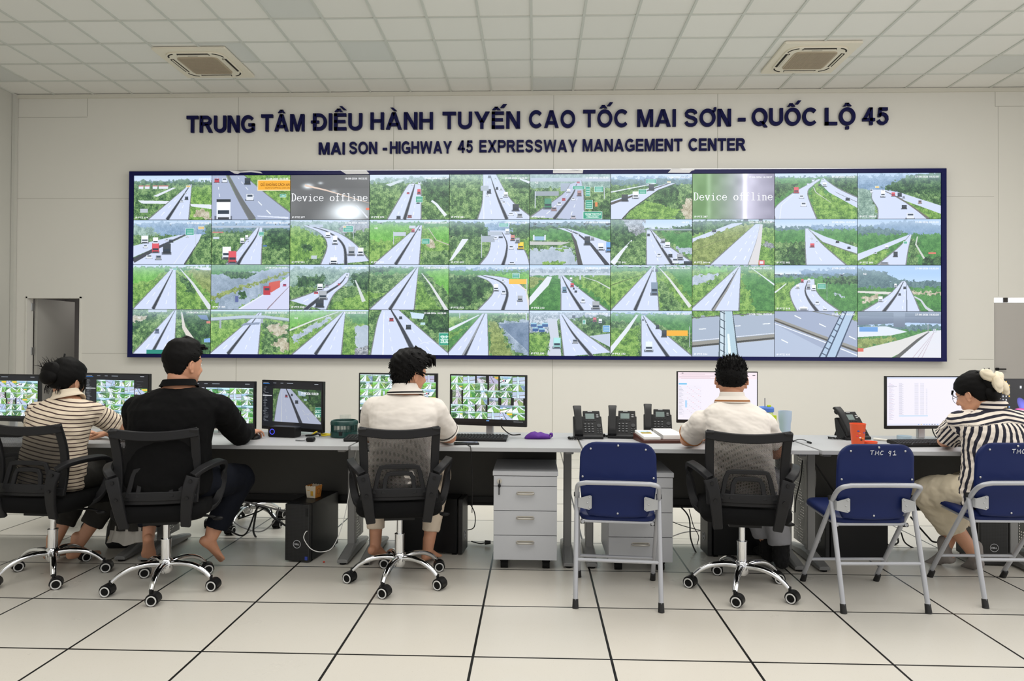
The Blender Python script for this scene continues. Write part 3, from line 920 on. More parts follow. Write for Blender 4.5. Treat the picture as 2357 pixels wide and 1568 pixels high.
        p.sky(10, (170, 202, 238)); p.ridge(12, 6, 'town', 26); T(below(16), 'town', 3); T(below(22), 'green'); T([(0, 25), (20, 26), (0, 60)], 'olive'); T([(48, 26), (100, 22), (100, 96)], 'grass'); p.rect(0, 18, 100, 4, (198, 206, 216)); post(36, 20, 30, 2); post(62, 20, 32, 2); p.fill([(22, 25), (28, 26), (24, 44), (0, 90), (0, 72)], WHT)
        p.road([(38, 23), (39, 60), (39, 102)], [(42, 23), (66, 58), (102, 106)], [(40, 24), (50, 58), (66, 102)]); C(41, 48, 5, 13, (90, 120, 140), True); C(51, 40, 4, 9, RED, True); C(64, 75, 5, 9); C(78, 80, 9, 18, GRY, True); C(50, 27, 3, 8, WHT, True); C(56, 56, 3, 5, BLK); C(58, 47, 3, 4); C(54, 50, 2, 4, BLK); p.line([(66, 26), (84, 36), (100, 52)], .6, 1.6, (206, 210, 206))
    elif i == 26:
        p.sky(4); T(below(3), 'green'); T(below(14), 'grass'); T([(70, 10), (100, 8), (100, 84)], 'green'); T([(0, 18), (48, 14), (0, 60)], 'grass'); p.line([(0, 45), (40, 20)], 1, .5, (70, 90, 40)); p.vp(53, 4, 0, 60, 30, 2.4); p.line([(59, 4), (72, 30), (98, 92)], .7, 4.5, (226, 226, 222)); T([(61, 30), (84, 80), (92, 100), (62, 100)], 'bush'); C(50, 38, 8, 28, (110, 124, 142), True); C(50, 8, 3, 6, GRY, True); C(55, 8, 3, 6, BLK, True)
    elif i == 27:
        p.sky(3); T(below(2), 'green'); T(below(10), 'grass'); T([(0, 26), (34, 16), (18, 40), (0, 46)], 'water', 8, .6); T([(10, 5), (48, 4), (40, 16), (12, 18)], 'rice'); T([(62, 10), (100, 35), (100, 100), (60, 100)], 'green', 10); T([(59, 30), (70, 60), (76, 100), (58, 100)], 'grass'); p.vp(57, 4, -4, 57, 25, 2.2); p.line([(25, 102), (42, 55), (56, 8)], 3, .5, (150, 146, 140)); p.line([(72, 6), (86, 24), (101, 44)], .6, 2, WHT); C(56, 2, 3, 4); C(49, 17, 2, 4)
    elif i == 28:
        p.sky(20, (160, 196, 242)); T([(30, 12), (100, 4), (100, 20), (30, 24)], 'blue', 10, .5); p.ridge(24, 6, 'hill', 32); T(below(26), 'green'); T([(0, 40), (22, 36), (24, 100), (0, 100)], 'grass'); T([(60, 28), (100, 22), (100, 40), (62, 40)], 'tree', 5); T([(70, 62), (84, 66), (80, 72)], 'water')
        p.road([(36, 32), (20, 52), (20, 74), (28, 104)], [(48, 30), (50, 54), (60, 76), (82, 104)], [(40, 34), (37, 56), (42, 78), (53, 104)]); sign(52, 40, 10, 12); post(63, 40, 76, .5); C(26, 42, 4, 10, WHT, True); C(39, 41, 4, 12, GRY, True); C(45, 43, 5, 13, WHT, True); C(49, 79, 5, 8); C(30, 91, 10, 8, WHT, True); C(32, 30, 3, 8, RED, True); C(40, 29, 3, 8, WHT, True); C(58, 96, 6, 5); p.line([(14, 40), (6, 52), (0, 60)], 1, 2, WHT)
    elif i == 29:
        p.sky(36, (140, 184, 246), (190, 216, 246)); T([(0, 4), (30, 14), (58, 34), (0, 46)], 'hill', 9, .7); T(below(34), 'hill', 5); T(below(48), 'green'); p.fill([(0, 56), (46, 58), (40, 64), (0, 60)], (220, 216, 206)); T([(5, 72), (24, 62), (26, 72), (8, 84)], 'dirt'); T([(60, 56), (100, 58), (100, 64), (64, 62)], 'dirt'); T([(74, 70), (100, 68), (100, 100), (82, 100)], 'green')
        p.road([(53, 35), (36, 66), (4, 102)], [(57, 34), (66, 62), (76, 104)], [(55, 36), (46, 66), (30, 104)]); p.line([(59, 38), (59, 102)], .6, 1.4, (90, 96, 110)); p.line([(68, 68), (76, 76), (82, 92), (92, 104)], 1.5, 4, (206, 210, 214)); C(25, 68, 5, 12, WHT, True); C(49, 61, 3, 5, BLK); C(44, 40, 3, 8, WHT, True); C(55, 46, 3, 6, BLK)
    elif i == 30:
        T(FULL, 'bush'); p.rect(20, 0, 24, 6, (196, 206, 218)); T([(0, 10), (36, 8), (0, 56)], 'tree'); T([(0, 14), (20, 14), (16, 24), (0, 30)], 'dirt'); T([(62, 4), (100, 4), (100, 100), (78, 100)], 'tree', 9); p.vp(55, 0, 0, 54, 25, 1.2); p.line([(63, 6), (66, 40), (80, 80)], 1.5, 9, (224, 214, 200)); C(29, 44, 5, 10, (96, 104, 128)); p.fill([(83, 12), (95, 12), (98, 24), (88, 22)], (96, 120, 160)); p.rect(95, 26, 5, 5, (220, 120, 100)); p.fill([(92, 66), (100, 64), (100, 74), (92, 74)], (130, 170, 220)); p.rect(18, 91, 32, 9, (30, 130, 110))
    elif i == 31:
        T(FULL, 'green'); p.sky(4); T(below(10), 'grass'); T([(66, 26), (100, 32), (100, 90), (66, 100)], 'bush'); T([(72, 36), (96, 32), (98, 54), (86, 58), (74, 48)], 'dirt', 10); T([(78, 74), (96, 62), (100, 84), (92, 94)], 'dirt', 10); p.vp(63, 6, -2, 61, 22, 2); p.fill([(0, 18), (40, 13), (70, 13), (101, 19), (101, 25), (70, 18), (40, 19), (0, 25)], (186, 196, 210)); p.line([(0, 25), (40, 20), (70, 19), (100, 26)], .8, .8, (110, 120, 130)); p.rect(11, 22, 2.5, 20, (160, 168, 178)); p.rect(64, 20, 3, 10, (160, 168, 178)); p.fill([(43, 30), (63, 28), (62, 33), (38, 36)], (130, 140, 164))
    elif i == 32:
        T(FULL, 'grass'); p.sky(3); T([(0, 4), (60, 4), (0, 44)], 'rice'); T([(0, 70), (10, 50), (48, 14), (62, 8), (30, 60)], 'grass'); T([(2, 62), (24, 40), (50, 16), (56, 18), (30, 46), (6, 74)], 'water', 8, .7); p.line([(0, 46), (30, 24), (62, 4)], 2, .8, (226, 226, 222)); T([(72, 6), (100, 4), (100, 32), (80, 30)], 'green'); T([(82, 36), (100, 36), (100, 80), (86, 90)], 'water', 20, .4); T([(84, 86), (100, 80), (100, 100), (82, 100)], 'rock', 3); p.vp(69, 4, 3, 66, 33, 1.6)
    elif i == 33:
        T(FULL, 'bush'); T([(45, 0), (100, 0), (100, 70), (76, 40)], 'tree', 9); p.fill([(52, 4), (70, 8), (68, 20), (54, 18)], (206, 226, 244)); p.road([(16, 0), (10, 30), (2, 104)], [(38, 0), (60, 34), (106, 104)], [(28, 0), (40, 36), (60, 104)], (1.5, 6)); p.line([(19, 4), (18, 104)], .6, 1.6, (250, 250, 255)); C(26, 17, 5, 8, (176, 60, 66)); C(38, 14, 4, 6, BLK); C(47, 33, 6, 10, BLK); p.rect(65, 27, 6, 6, (190, 220, 226)); sign(88, 50, 14, 28)
        p.line([(64, 76), (70, 71), (76, 75)], .8, .8, WHT); p.line([(72, 73), (78, 69), (84, 74)], .8, .8, WHT)
    elif i == 34:
        T(FULL, 'green'); p.sky(3); T([(0, 14), (30, 10), (0, 44)], 'grass'); p.line([(0, 44), (38, 10)], 4, 1, WHT); T([(50, 10), (100, 8), (100, 100), (54, 100)], 'bush'); T([(60, 26), (100, 20), (100, 100), (82, 90)], 'pond', 14, .9); p.fill([(62, 30), (100, 26), (100, 92)], (74, 96, 128), .55); T([(50, 20), (62, 30), (80, 100), (52, 100)], 'olive', 5); p.rect(0, 2, 100, 4, (196, 204, 214)); post(13, 4, 18, 1); post(96, 0, 24, 1.4); p.vp(45, 7, -4, 50, 20, 3); p.line([(17, 102), (32, 55), (44, 8)], 2.5, .5, (150, 152, 156)); T([(0, 50), (20, 40), (30, 30), (0, 74)], 'grass')
    elif i == 35:
        p.sky(6); T(below(4), 'town', 4); T(below(20), 'bush'); T([(0, 12), (30, 12), (24, 48), (0, 48)], 'town', 3, 1.4)
        for x, y in ((2, 30), (10, 34), (4, 40), (16, 30), (12, 42)): p.rect(x, y, 7, 6, (50, 84, 140)); p.rect(x, y - 3, 7, 3, (150, 200, 220))
        p.fill([(22, 18), (34, 18), (40, 102), (22, 102), (26, 60)], (206, 210, 222)); T([(0, 54), (24, 52), (22, 100), (0, 100)], 'grass'); T([(55, 14), (100, 10), (100, 52), (76, 40)], 'tree', 5); p.fill([(74, 56), (100, 50), (100, 80)], (196, 204, 222)); p.road([(37, 8), (40, 56), (43, 102)], [(43, 8), (66, 46), (102, 92)], [(40, 9), (54, 50), (78, 102)]); C(30, 60, 9, 24, (150, 200, 196), True); C(54, 64, 6, 9, GRY); sign(66, 20, 4, 10); sign(91, 32, 9, 15, (70, 140, 210)); C(79, 15, 4, 10, RED, True); C(86, 18, 4, 10, WHT, True); C(53, 10, 4, 6, BLK)
    elif i == 36:
        p.sky(6, (176, 208, 240)); p.ridge(8, 5, 'blue', 16); T(below(7), 'green'); T(below(24), 'bush'); T([(48, 14), (100, 12), (100, 50), (70, 40)], 'green'); T([(0, 40), (24, 40), (36, 30), (36, 100), (4, 100)], 'grass'); p.fill([(32, 8), (34, 10), (22, 45), (0, 96), (0, 80), (18, 40)], WHT)
        p.road([(38, 10), (38, 56), (38, 102)], [(42, 10), (66, 48), (104, 104)], [(40, 11), (52, 52), (72, 104)]); C(43, 68, 9, 22, (206, 214, 222), True); C(63, 42, 6, 16, BLK, True); C(56, 31, 4, 9, BLK, True); p.rect(69, 43, 26, 12, (252, 176, 44)); post(97, 34, 80, .6); C(39, 18, 2, 4, BLK); C(43, 26, 2, 3)
    elif i == 37:
        p.a[:] = (168, 178, 196); T([(0, 0), (100, 0), (100, 4), (0, 14)], 'grass'); p.line([(0, 15), (50, 8), (100, 4)], 1, 1, (96, 96, 90)); p.fill([(0, 68), (100, 50), (100, 62), (0, 82)], (150, 146, 138)); p.fill([(0, 76), (100, 57), (100, 61), (0, 80)], (64, 62, 58)); p.line([(0, 66), (100, 48)], .7, .7, (240, 242, 250))
        for x, y in ((8, 40), (50, 33), (86, 28)): p.line([(x, y), (x + 9, y - 1)], 1, 1, (246, 248, 255))
        p.fill([(0, 80), (100, 62), (100, 100), (0, 100)], (186, 196, 214)); p.fill([(34, 0), (49, 0), (56, 100), (33, 100)], (206, 222, 230)); p.fill([(40, 0), (48, 0), (55, 100), (42, 100)], (180, 204, 216))
        for x0, x1 in ((34, 33), (39, 39), (49, 56)): p.line([(x0, 0), (x1, 100)], .9, 1.6, (60, 74, 84))
        for q in range(6): p.line([(34, q * 17), (40, q * 17 + 6)], 1, 1, (52, 66, 76))
        p.line([(44, 50), (46, 100)], 2.5, 4, (238, 248, 252))
    elif i == 38:
        p.a[:] = (160, 170, 194); T([(70, 0), (100, 0), (100, 26)], 'grass'); p.line([(0, 18), (50, 52), (100, 84)], 4.5, 6, (150, 146, 138)); p.line([(0, 20), (50, 54), (100, 87)], 1.6, 2, (70, 66, 60)); p.line([(0, 27), (50, 60), (100, 96)], 1, 1.4, (240, 242, 250)); p.line([(46, 0), (100, 20)], .8, .8, (120, 120, 110)); p.fill([(0, 28), (80, 101), (0, 101)], (180, 190, 212))
        for x, y in ((24, 9), (54, 27), (90, 54), (8, 62)): p.line([(x, y), (x + 8, y + 7)], 1.2, 1.2, (248, 250, 255))
        p.fill([(82, 0), (97, 0), (74, 101), (54, 101)], (176, 198, 220))
        for a, b in (((82, 0), (54, 101)), ((87, 0), (62, 101)), ((97, 0), (74, 101))): p.line([a, b], 1.2, 1.8, (56, 70, 92))
        for q in range(8): p.line([(82 - q * 3.6, q * 13), (86 - q * 3.4, q * 13 + 5)], 1, 1.4, (60, 76, 98))
    else:
        p.sky(40, (150, 186, 240), (200, 220, 246)); p.ridge(34, 8, 'hill', 44); T(below(40), 'green', 5); p.fill([(0, 34), (34, 32), (60, 44), (40, 52), (0, 56)], (226, 232, 240)); p.rect(2, 34, 22, 10, (96, 150, 214)); T([(0, 62), (40, 56), (50, 62), (0, 84)], 'olive'); p.fill([(0, 84), (50, 62), (84, 42), (88, 42), (62, 80), (40, 101), (0, 101)], (226, 222, 216)); p.line([(86, 44), (72, 62), (46, 104)], 1, 6, (90, 88, 84)); p.fill([(88, 42), (100, 40), (100, 101), (50, 101), (72, 66)], (232, 230, 236))
        p.fill([(0, 0), (100, 0), (100, 26), (60, 24), (0, 30)], (92, 102, 122)); p.fill([(0, 0), (100, 6), (100, 12), (0, 10)], (64, 74, 92)); p.rect(43, 0, 14, 34, (100, 110, 128)); p.rect(84, 26, 1, 22, GRY); C(91, 38, 3, 6); p.rect(0, 80, 7, 8, (220, 100, 80))
        for q in (80, 86, 91): p.line([(92, 44), (q - 14, 101)], .3, .8, (200, 180, 190))
    if i not in (2, 7, 37, 38, 1, 33):
        hz = np.exp(-np.clip(p.yy - 8, 0, 100) / 16)[..., None] * 0.5
        p.a = p.a * (1 - hz) + np.array((206, 222, 240.)) * hz
    p.a = p.a * 0.93 + np.array((14, 18, 22.))
    return np.clip(p.a, 0, 255)


PICS = [scene_pic(i) for i in range(40)]


def small(a, w, h):
    ys = (np.arange(h) + 0.5) / h * a.shape[0]
    xs = (np.arange(w) + 0.5) / w * a.shape[1]
    k = max(1, a.shape[1] // w)
    out = 0
    for dy in range(k):
        for dx in range(k):
            out = out + a[np.clip((ys - k / 2 + dy).astype(int), 0, a.shape[0] - 1)][:, np.clip((xs - k / 2 + dx).astype(int), 0, a.shape[1] - 1)]
    return out / (k * k)


def screen_mat(name, arr, strength=0.95):
    h, w = arr.shape[:2]
    im = bpy.data.images.new(name, w, h, alpha=False)
    buf = np.ones((h, w, 4), np.float32)
    buf[..., :3] = np.clip(arr[::-1], 0, 255) / 255.0
    im.pixels.foreach_set(buf.ravel())
    im.update()
    im.pack()
    k = NB(name)
    tx = k.n('ShaderNodeTexImage')
    tx.image = im
    tx.extension = 'EXTEND'
    k.b.inputs['Base Color'].default_value = lin((14, 15, 17))
    k.b.inputs['Roughness'].default_value = 0.35
    k.link(tx.outputs[0], k.b.inputs['Emission Color'])
    k.b.inputs['Emission Strength'].default_value = strength
    return k.m


def screen_face(name, w, h, mat_, parent, y=-0.001, z=0.0, x=0.0):
    """flat lit screen facing -Y, centred at x, z"""
    me = bpy.data.meshes.new(name)
    me.from_pydata([(x - w / 2, y, z - h / 2), (x + w / 2, y, z - h / 2), (x + w / 2, y, z + h / 2), (x - w / 2, y, z + h / 2)], [], [(0, 1, 2, 3)])
    uv = me.uv_layers.new()
    for i, q in enumerate(((0, 0), (1, 0), (1, 1), (0, 1))):
        uv.data[i].uv = q
    me.materials.append(mat_)
    me.update()
    o = bpy.data.objects.new(name, me)
    return link(o, parent)


def emis(name, c, s=1.0):
    return mat(name, (10, 10, 10), 0.5, emit=c, estr=s, bump=0.01)


M_OSD = emis('white screen text', (244, 246, 250), 1.0)


def put_text(me, name, m, parent, x, y, z, w=None, h=None, just='L'):
    """place an upright copy of text mesh me: left/right edge at x, baseline z; scaled to width w and/or height h"""
    lo, hi = bounds(me)
    sx = w / (hi[0] - lo[0]) if w else None
    sz = h / (hi[1] - lo[1]) if h else None
    sx = sx or sz
    sz = sz or sx
    o = bpy.data.objects.new(name, me)
    if len(me.materials) == 0:
        me.materials.append(m)
    link(o, parent)
    o.rotation_euler = (PI / 2, 0, 0)
    o.scale = (sx, sz, 1)
    o.location = (x - (lo[0] * sx if just == 'L' else hi[0] * sx), y, z)
    return o


def serif_text(s):
    """thin upright typewriter lettering as strokes, cell 1 wide, x-height .62, cap height 1"""
    G = {'D': [[(.12, 0), (.45, 0), (.7, .12), (.82, .35), (.82, .65), (.7, .88), (.45, 1), (.12, 1)], [(.25, 0), (.25, 1)]],
         'e': [[(.14, .34), (.84, .34), (.82, .48), (.7, .6), (.5, .63), (.28, .57), (.15, .36), (.17, .18), (.32, .03), (.55, 0), (.74, .05), (.86, .15)]],
         'v': [[(.08, .62), (.34, .62)], [(.18, .62), (.5, 0), (.82, .62)], [(.66, .62), (.92, .62)]],
         'i': [[(.28, .62), (.53, .62), (.53, 0)], [(.25, 0), (.8, 0)], [(.5, .84), (.56, .9)]],
         'c': [[(.82, .47), (.72, .6), (.5, .63), (.27, .56), (.14, .32), (.27, .06), (.5, 0), (.72, .04), (.85, .16)]],
         'o': [[(.5, 0), (.26, .06), (.13, .31), (.26, .57), (.5, .63), (.74, .57), (.87, .31), (.74, .06), (.5, 0)]],
         'f': [[(.84, .9), (.76, .98), (.6, 1), (.47, .93), (.44, .8), (.44, 0)], [(.2, .62), (.74, .62)], [(.24, 0), (.68, 0)]],
         'l': [[(.26, 1), (.52, 1), (.52, 0)], [(.24, 0), (.8, 0)]],
         'n': [[(.1, .62), (.26, .62), (.26, 0)], [(.12, 0), (.42, 0)], [(.26, .46), (.42, .6), (.6, .63), (.72, .56), (.76, .42), (.76, 0)], [(.62, 0), (.9, 0)]]}
    m = MB()
    for k, ch in enumerate(s):
        for st in G.get(ch, []):
            for (a, b) in zip(st, st[1:]):
                A, B = Vector((a[0] + k, a[1], 0)), Vector((b[0] + k, b[1], 0))
                d = (B - A).normalized() * 0.03
                t = 0.075 if abs(b[1] - a[1]) > abs(b[0] - a[0]) else 0.035
                n = Vector((-d.y, d.x, 0)).normalized() * t
                m.add([A - d - n, B + d - n, B + d + n, A - d + n], [(0, 1, 2, 3)])
    return m.mesh('offline_text', M_OSD, 0)


# ---------------------------------------------------------------- video wall: 10 x 4 displays in a blue surround
VX0, VX1, VZ0, VZ1, VY = -5.968, 5.793, 1.228, 3.878, 10.18
CW, CH = (VX1 - VX0) / 10, (VZ1 - VZ0) / 4
M_BLUE = mat('navy blue acrylic surround', (17, 21, 80), 0.3, spec=0.2, bump=0.01)
t = thing('display_surround', 'wide navy blue surround framing the wall of highway screens', 'screen frame', (0, 10.2, 0))
m = MB()
fx0, fx1, fz0, fz1 = -6.035, 5.866, 1.176, 3.937
m.box(((fx0 + fx1) / 2, 0.05, (fz0 + fz1) / 2), (fx1 - fx0 - 0.1, 0.02, fz1 - fz0 - 0.1))
m.build('backing', M_BLACK, t, smooth=0)
g = 0.001
for nm, c, d in (('top_rail', ((fx0 + fx1) / 2, 0.0, (VZ1 + fz1) / 2), (fx1 - fx0, 0.09, fz1 - VZ1)),
                 ('bottom_rail', ((fx0 + fx1) / 2, 0.0, (VZ0 + fz0) / 2), (fx1 - fx0, 0.09, VZ0 - fz0)),
                 ('side_rail', ((fx0 + VX0) / 2, 0.0, (VZ0 + VZ1) / 2), (VX0 - fx0, 0.088, VZ1 - VZ0)),
                 ('side_rail', ((fx1 + VX1) / 2, 0.0, (VZ0 + VZ1) / 2), (fx1 - VX1, 0.088, VZ1 - VZ0))):
    m = MB()
    m.box(c, d)
    if 'rail' in nm and nm[0] in 'tb':
        for x in (-3.6, -1.4, 1.0, 3.4):
            m.box((x + (0.2 if nm[0] == 'b' else 0), -0.0452, c[2]), (0.004, 0.001, d[2]))
    m.build(nm, M_BLUE, t, smooth=0)
# bright aluminium lip along the top
m = MB()
m.box(((fx0 + fx1) / 2, 0.0, fz1 + 0.006), (fx1 - fx0, 0.07, 0.012))
m.build('top_lip', M_STEEL, t, smooth=0)

M_TAPE = mat('torn white tape', (232, 232, 236), 0.8, bump=0.3, bscale=60)
TP = [([(-4.53, 3.945), (-4.45, 3.9), (-4.40, 3.893), (-4.36, 3.912), (-4.2, 3.918), (-4.03, 3.9), (-4.06, 3.925), (-4.2, 3.94), (-4.36, 3.93)], 'ragged white tape tear over the first column seam of the blue top rail'),
      ([(-2.87, 3.938), (-2.78, 3.882), (-2.47, 3.884), (-2.44, 3.89), (-2.49, 3.94)], 'white tape patch above the offline night screen'),
      ([(0.25, 3.932), (0.25, 3.888), (0.68, 3.885), (0.69, 3.94), (0.6, 3.928), (0.44, 3.935)], 'white tape strip with curled top near the middle of the blue rail'),
      ([(1.91, 3.888), (1.97, 3.95), (2.07, 3.945), (2.15, 3.935), (2.29, 3.94), (2.29, 3.925), (2.25, 3.915), (2.22, 3.885)], 'rightmost white tape patch on the blue top rail')]
for out, lab in TP:
    cx = sum(a for a, b in out) / len(out)
    cz = sum(b for a, b in out) / len(out)
    m = MB()
    m.prism([(a - cx, b - cz) for a, b in out][::-1], 0.002)
    o = m.build('torn_tape', M_TAPE, None, smooth=0, loc=(cx, 10.1535, cz))
    tag(o, lab, 'tape', 'torn tape on the video wall rail')

TS = {}


def osd(s, bold=0.018):
    if s not in TS:
        TS[s] = text_mesh(s, 1.0, bold)
        TS[s].materials.append(M_OSD)
    return TS[s]


DESC = ['village rooftops left of a straight highway under karst hills', 'close motorway with orange sign and white truck front', 'dark night view with glare reading Device offline', 'hazy highway with green sign and red truck',
        'queue of vehicles passing a brushy slope', 'toll plaza approach with many green signs', 'highway cutting diagonally past bushes with dirt track', 'blurred green and violet view reading Device offline', 'bright grass wedge between two carriageways', 'misty mountain and two curving carriageways',
        'red truck and black truck on wide misty road', 'white and red trucks climbing side by side', 'S shaped road bending beside rocky slope', 'straight road through bright rice fields', 'yellow truck near grey gantry signs', 'bridge road over pale flood water', 'grey cliff beside downhill highway', 'olive verge road toward two tunnel mouths', 'road forking through dark green fields under blue sky', 'blue mountain behind highway with green verge',
        'empty straight road with white side path at right', 'red container truck beside a large pond', 'misty valley road with two dark trucks', 'straight road with narrow pale path at far right', 'road curving around dense trees with orange sign', 'overpass far behind trucks and white path at left', 'single grey bus on straight field road', 'plain straight road between green fields', 'mist road bulging left with green sign', 'mountain slope left of straight grey road',
        'lone dark car beside tree lined dirt lane', 'concrete flyover crossing the road', 'ponds on both sides of straight road', 'three cars and a cropped green sign', 'palm verge and dark pond at right', 'truck yard and blue sheds left of road', 'white truck below an orange sign', 'gantry truss standing across grey carriageway', 'slanting truss over two grey carriageways', 'underside of dark overpass and pale concrete road']
ROWN = ['top row', 'second row', 'third row', 'bottom row']
PTZ = {0: 'IP PTZ 274', 2: 'IP PTZ 277', 3: 'IP PTZ 279', 4: 'IP PTZ 281', 5: 'IP PTZ 283', 7: 'IP PTZ 287', 9: 'IP PTZ 288+8', 12: 'IP PTZ 293', 13: 'IP PTZ 295', 14: 'IP PTZ 297', 16: 'IP PTZ 301', 17: 'IP PTZ 301+4', 18: 'IP PTZ 302', 19: 'IP PTZ 303',
       21: 'IP PTZ 305', 22: 'IP PTZ 308', 24: 'IP PTZ 312', 25: 'IP PTZ 313', 28: 'IP PTZ 318', 35: 'IP PTZ 330', 36: 'IP PTZ 332', 37: 'IP PTZ 334', 38: 'IP PTZ 335'}
STAMP = {0: '10:32:31', 2: '18-08-2026 18:52:52', 7: '17-06-2026 16:18:27', 17: '2026-08-27 10:32:30', 36: '27-08-2026 10:32:31', 39: '27-08-2026 10:32:20'}
NTAG = {13: 'N1', 30: 'N1', 32: 'N1', 5: 'N2', 28: 'B1', 29: 'N2'}
OFF = serif_text('Device offline')
m = MB()
m.box((0, 0.03, 0), (CW - 0.004, 0.058, CH - 0.004))
BODY = m.mesh('housing', M_BLACK, 0)
for i in range(40):
    r, c = divmod(i, 10)
    t = thing('video_display', 'wall display, %s: %s' % (ROWN[r], DESC[i]), 'display', (VX0 + CW * (c + 0.5), VY - 0.012, VZ1 - CH * (r + 0.5)), 0, 'displays of the video wall')
    link(bpy.data.objects.new('housing', BODY), t)
    screen_face('screen', CW - 0.007, CH - 0.007, screen_mat('highway picture %s' % DESC[i][:24], PICS[i]), t)
    L, Tt = -CW / 2, CH / 2
    s = STAMP.get(i, '27-08-2026 10:32:30')
    w = 0.33 if len(s) > 10 else 0.15
    if i not in (16,):
        put_text(osd(s), 'timestamp', M_OSD, t, CW / 2 - 0.035, -0.003, Tt - 0.058 - (0.01 if r == 0 else 0), w=w, h=0.026, just='R')
    else:
        put_text(osd('10:32'), 'timestamp', M_OSD, t, CW / 2 - 0.05, -0.003, Tt - 0.058, w=0.1, h=0.026, just='R')
    if i in PTZ:
        put_text(osd(PTZ[i]), 'camera_name', M_OSD, t, L + 0.03, -0.003, -Tt + 0.025, w=0.019 * len(PTZ[i]), h=0.025)
    if i in NTAG:
        put_text(osd(NTAG[i]), 'direction_mark', M_OSD, t, L + 0.08, -0.003, Tt - 0.14, w=0.045, h=0.028)
    if i in (2, 7):
        put_text(OFF, 'offline_notice', M_OSD, t, L + 0.02, -0.004, -0.055, w=CW - 0.05, h=0.12)
    M_SGW = emis('sign lettering white', (226, 246, 236))
    M_SGB = emis('sign lettering brown', (120, 70, 10))
    if i == 1:
        me = text_mesh('GIỮ KHOẢNG CÁCH AN', 1, 0.02)
        put_text(me, 'sign_text', M_SGB, t, L + 0.62 * CW, -0.003, Tt - 0.245 * CH, w=0.37 * CW, h=0.055)
        me = text_mesh('SAFE STOPPING DISTAN', 1, 0.0)
        put_text(me, 'sign_text', M_SGB, t, L + 0.68 * CW, -0.003, Tt - 0.305 * CH, w=0.31 * CW, h=0.022)
        me = text_mesh('0m', 1, 0.02)
        put_text(me, 'sign_text', M_SGW, t, L + 0.89 * CW, -0.003, Tt - 0.475 * CH, w=0.04 * CW, h=0.022)
    if i == 5:
        put_text(text_mesh('TRẠM THU PHÍ', 1, 0.02), 'sign_text', M_SGW, t, L + 0.68 * CW, -0.003, Tt - 0.905 * CH, w=0.2 * CW, h=0.04)
        put_text(text_mesh('TOLL PLAZA', 1, 0.02), 'sign_text', M_SGW, t, L + 0.715 * CW, -0.003, Tt - 0.965 * CH, w=0.13 * CW, h=0.022)
    if i == 33:
        put_text(text_mesh('QL.2', 1, 0.03), 'sign_text', M_SGW, t, L + 0.905 * CW, -0.003, Tt - 0.62 * CH, w=0.08 * CW, h=0.05)
        put_text(text_mesh('TP. N', 1, 0.03), 'sign_text', M_SGW, t, L + 0.905 * CW, -0.003, Tt - 0.73 * CH, w=0.085 * CW, h=0.05)

# ---------------------------------------------------------------- raised blue lettering on the wall
M_LET = mat('navy blue sign letters', (16, 18, 70), 0.5, spec=0.15, bump=0.01)


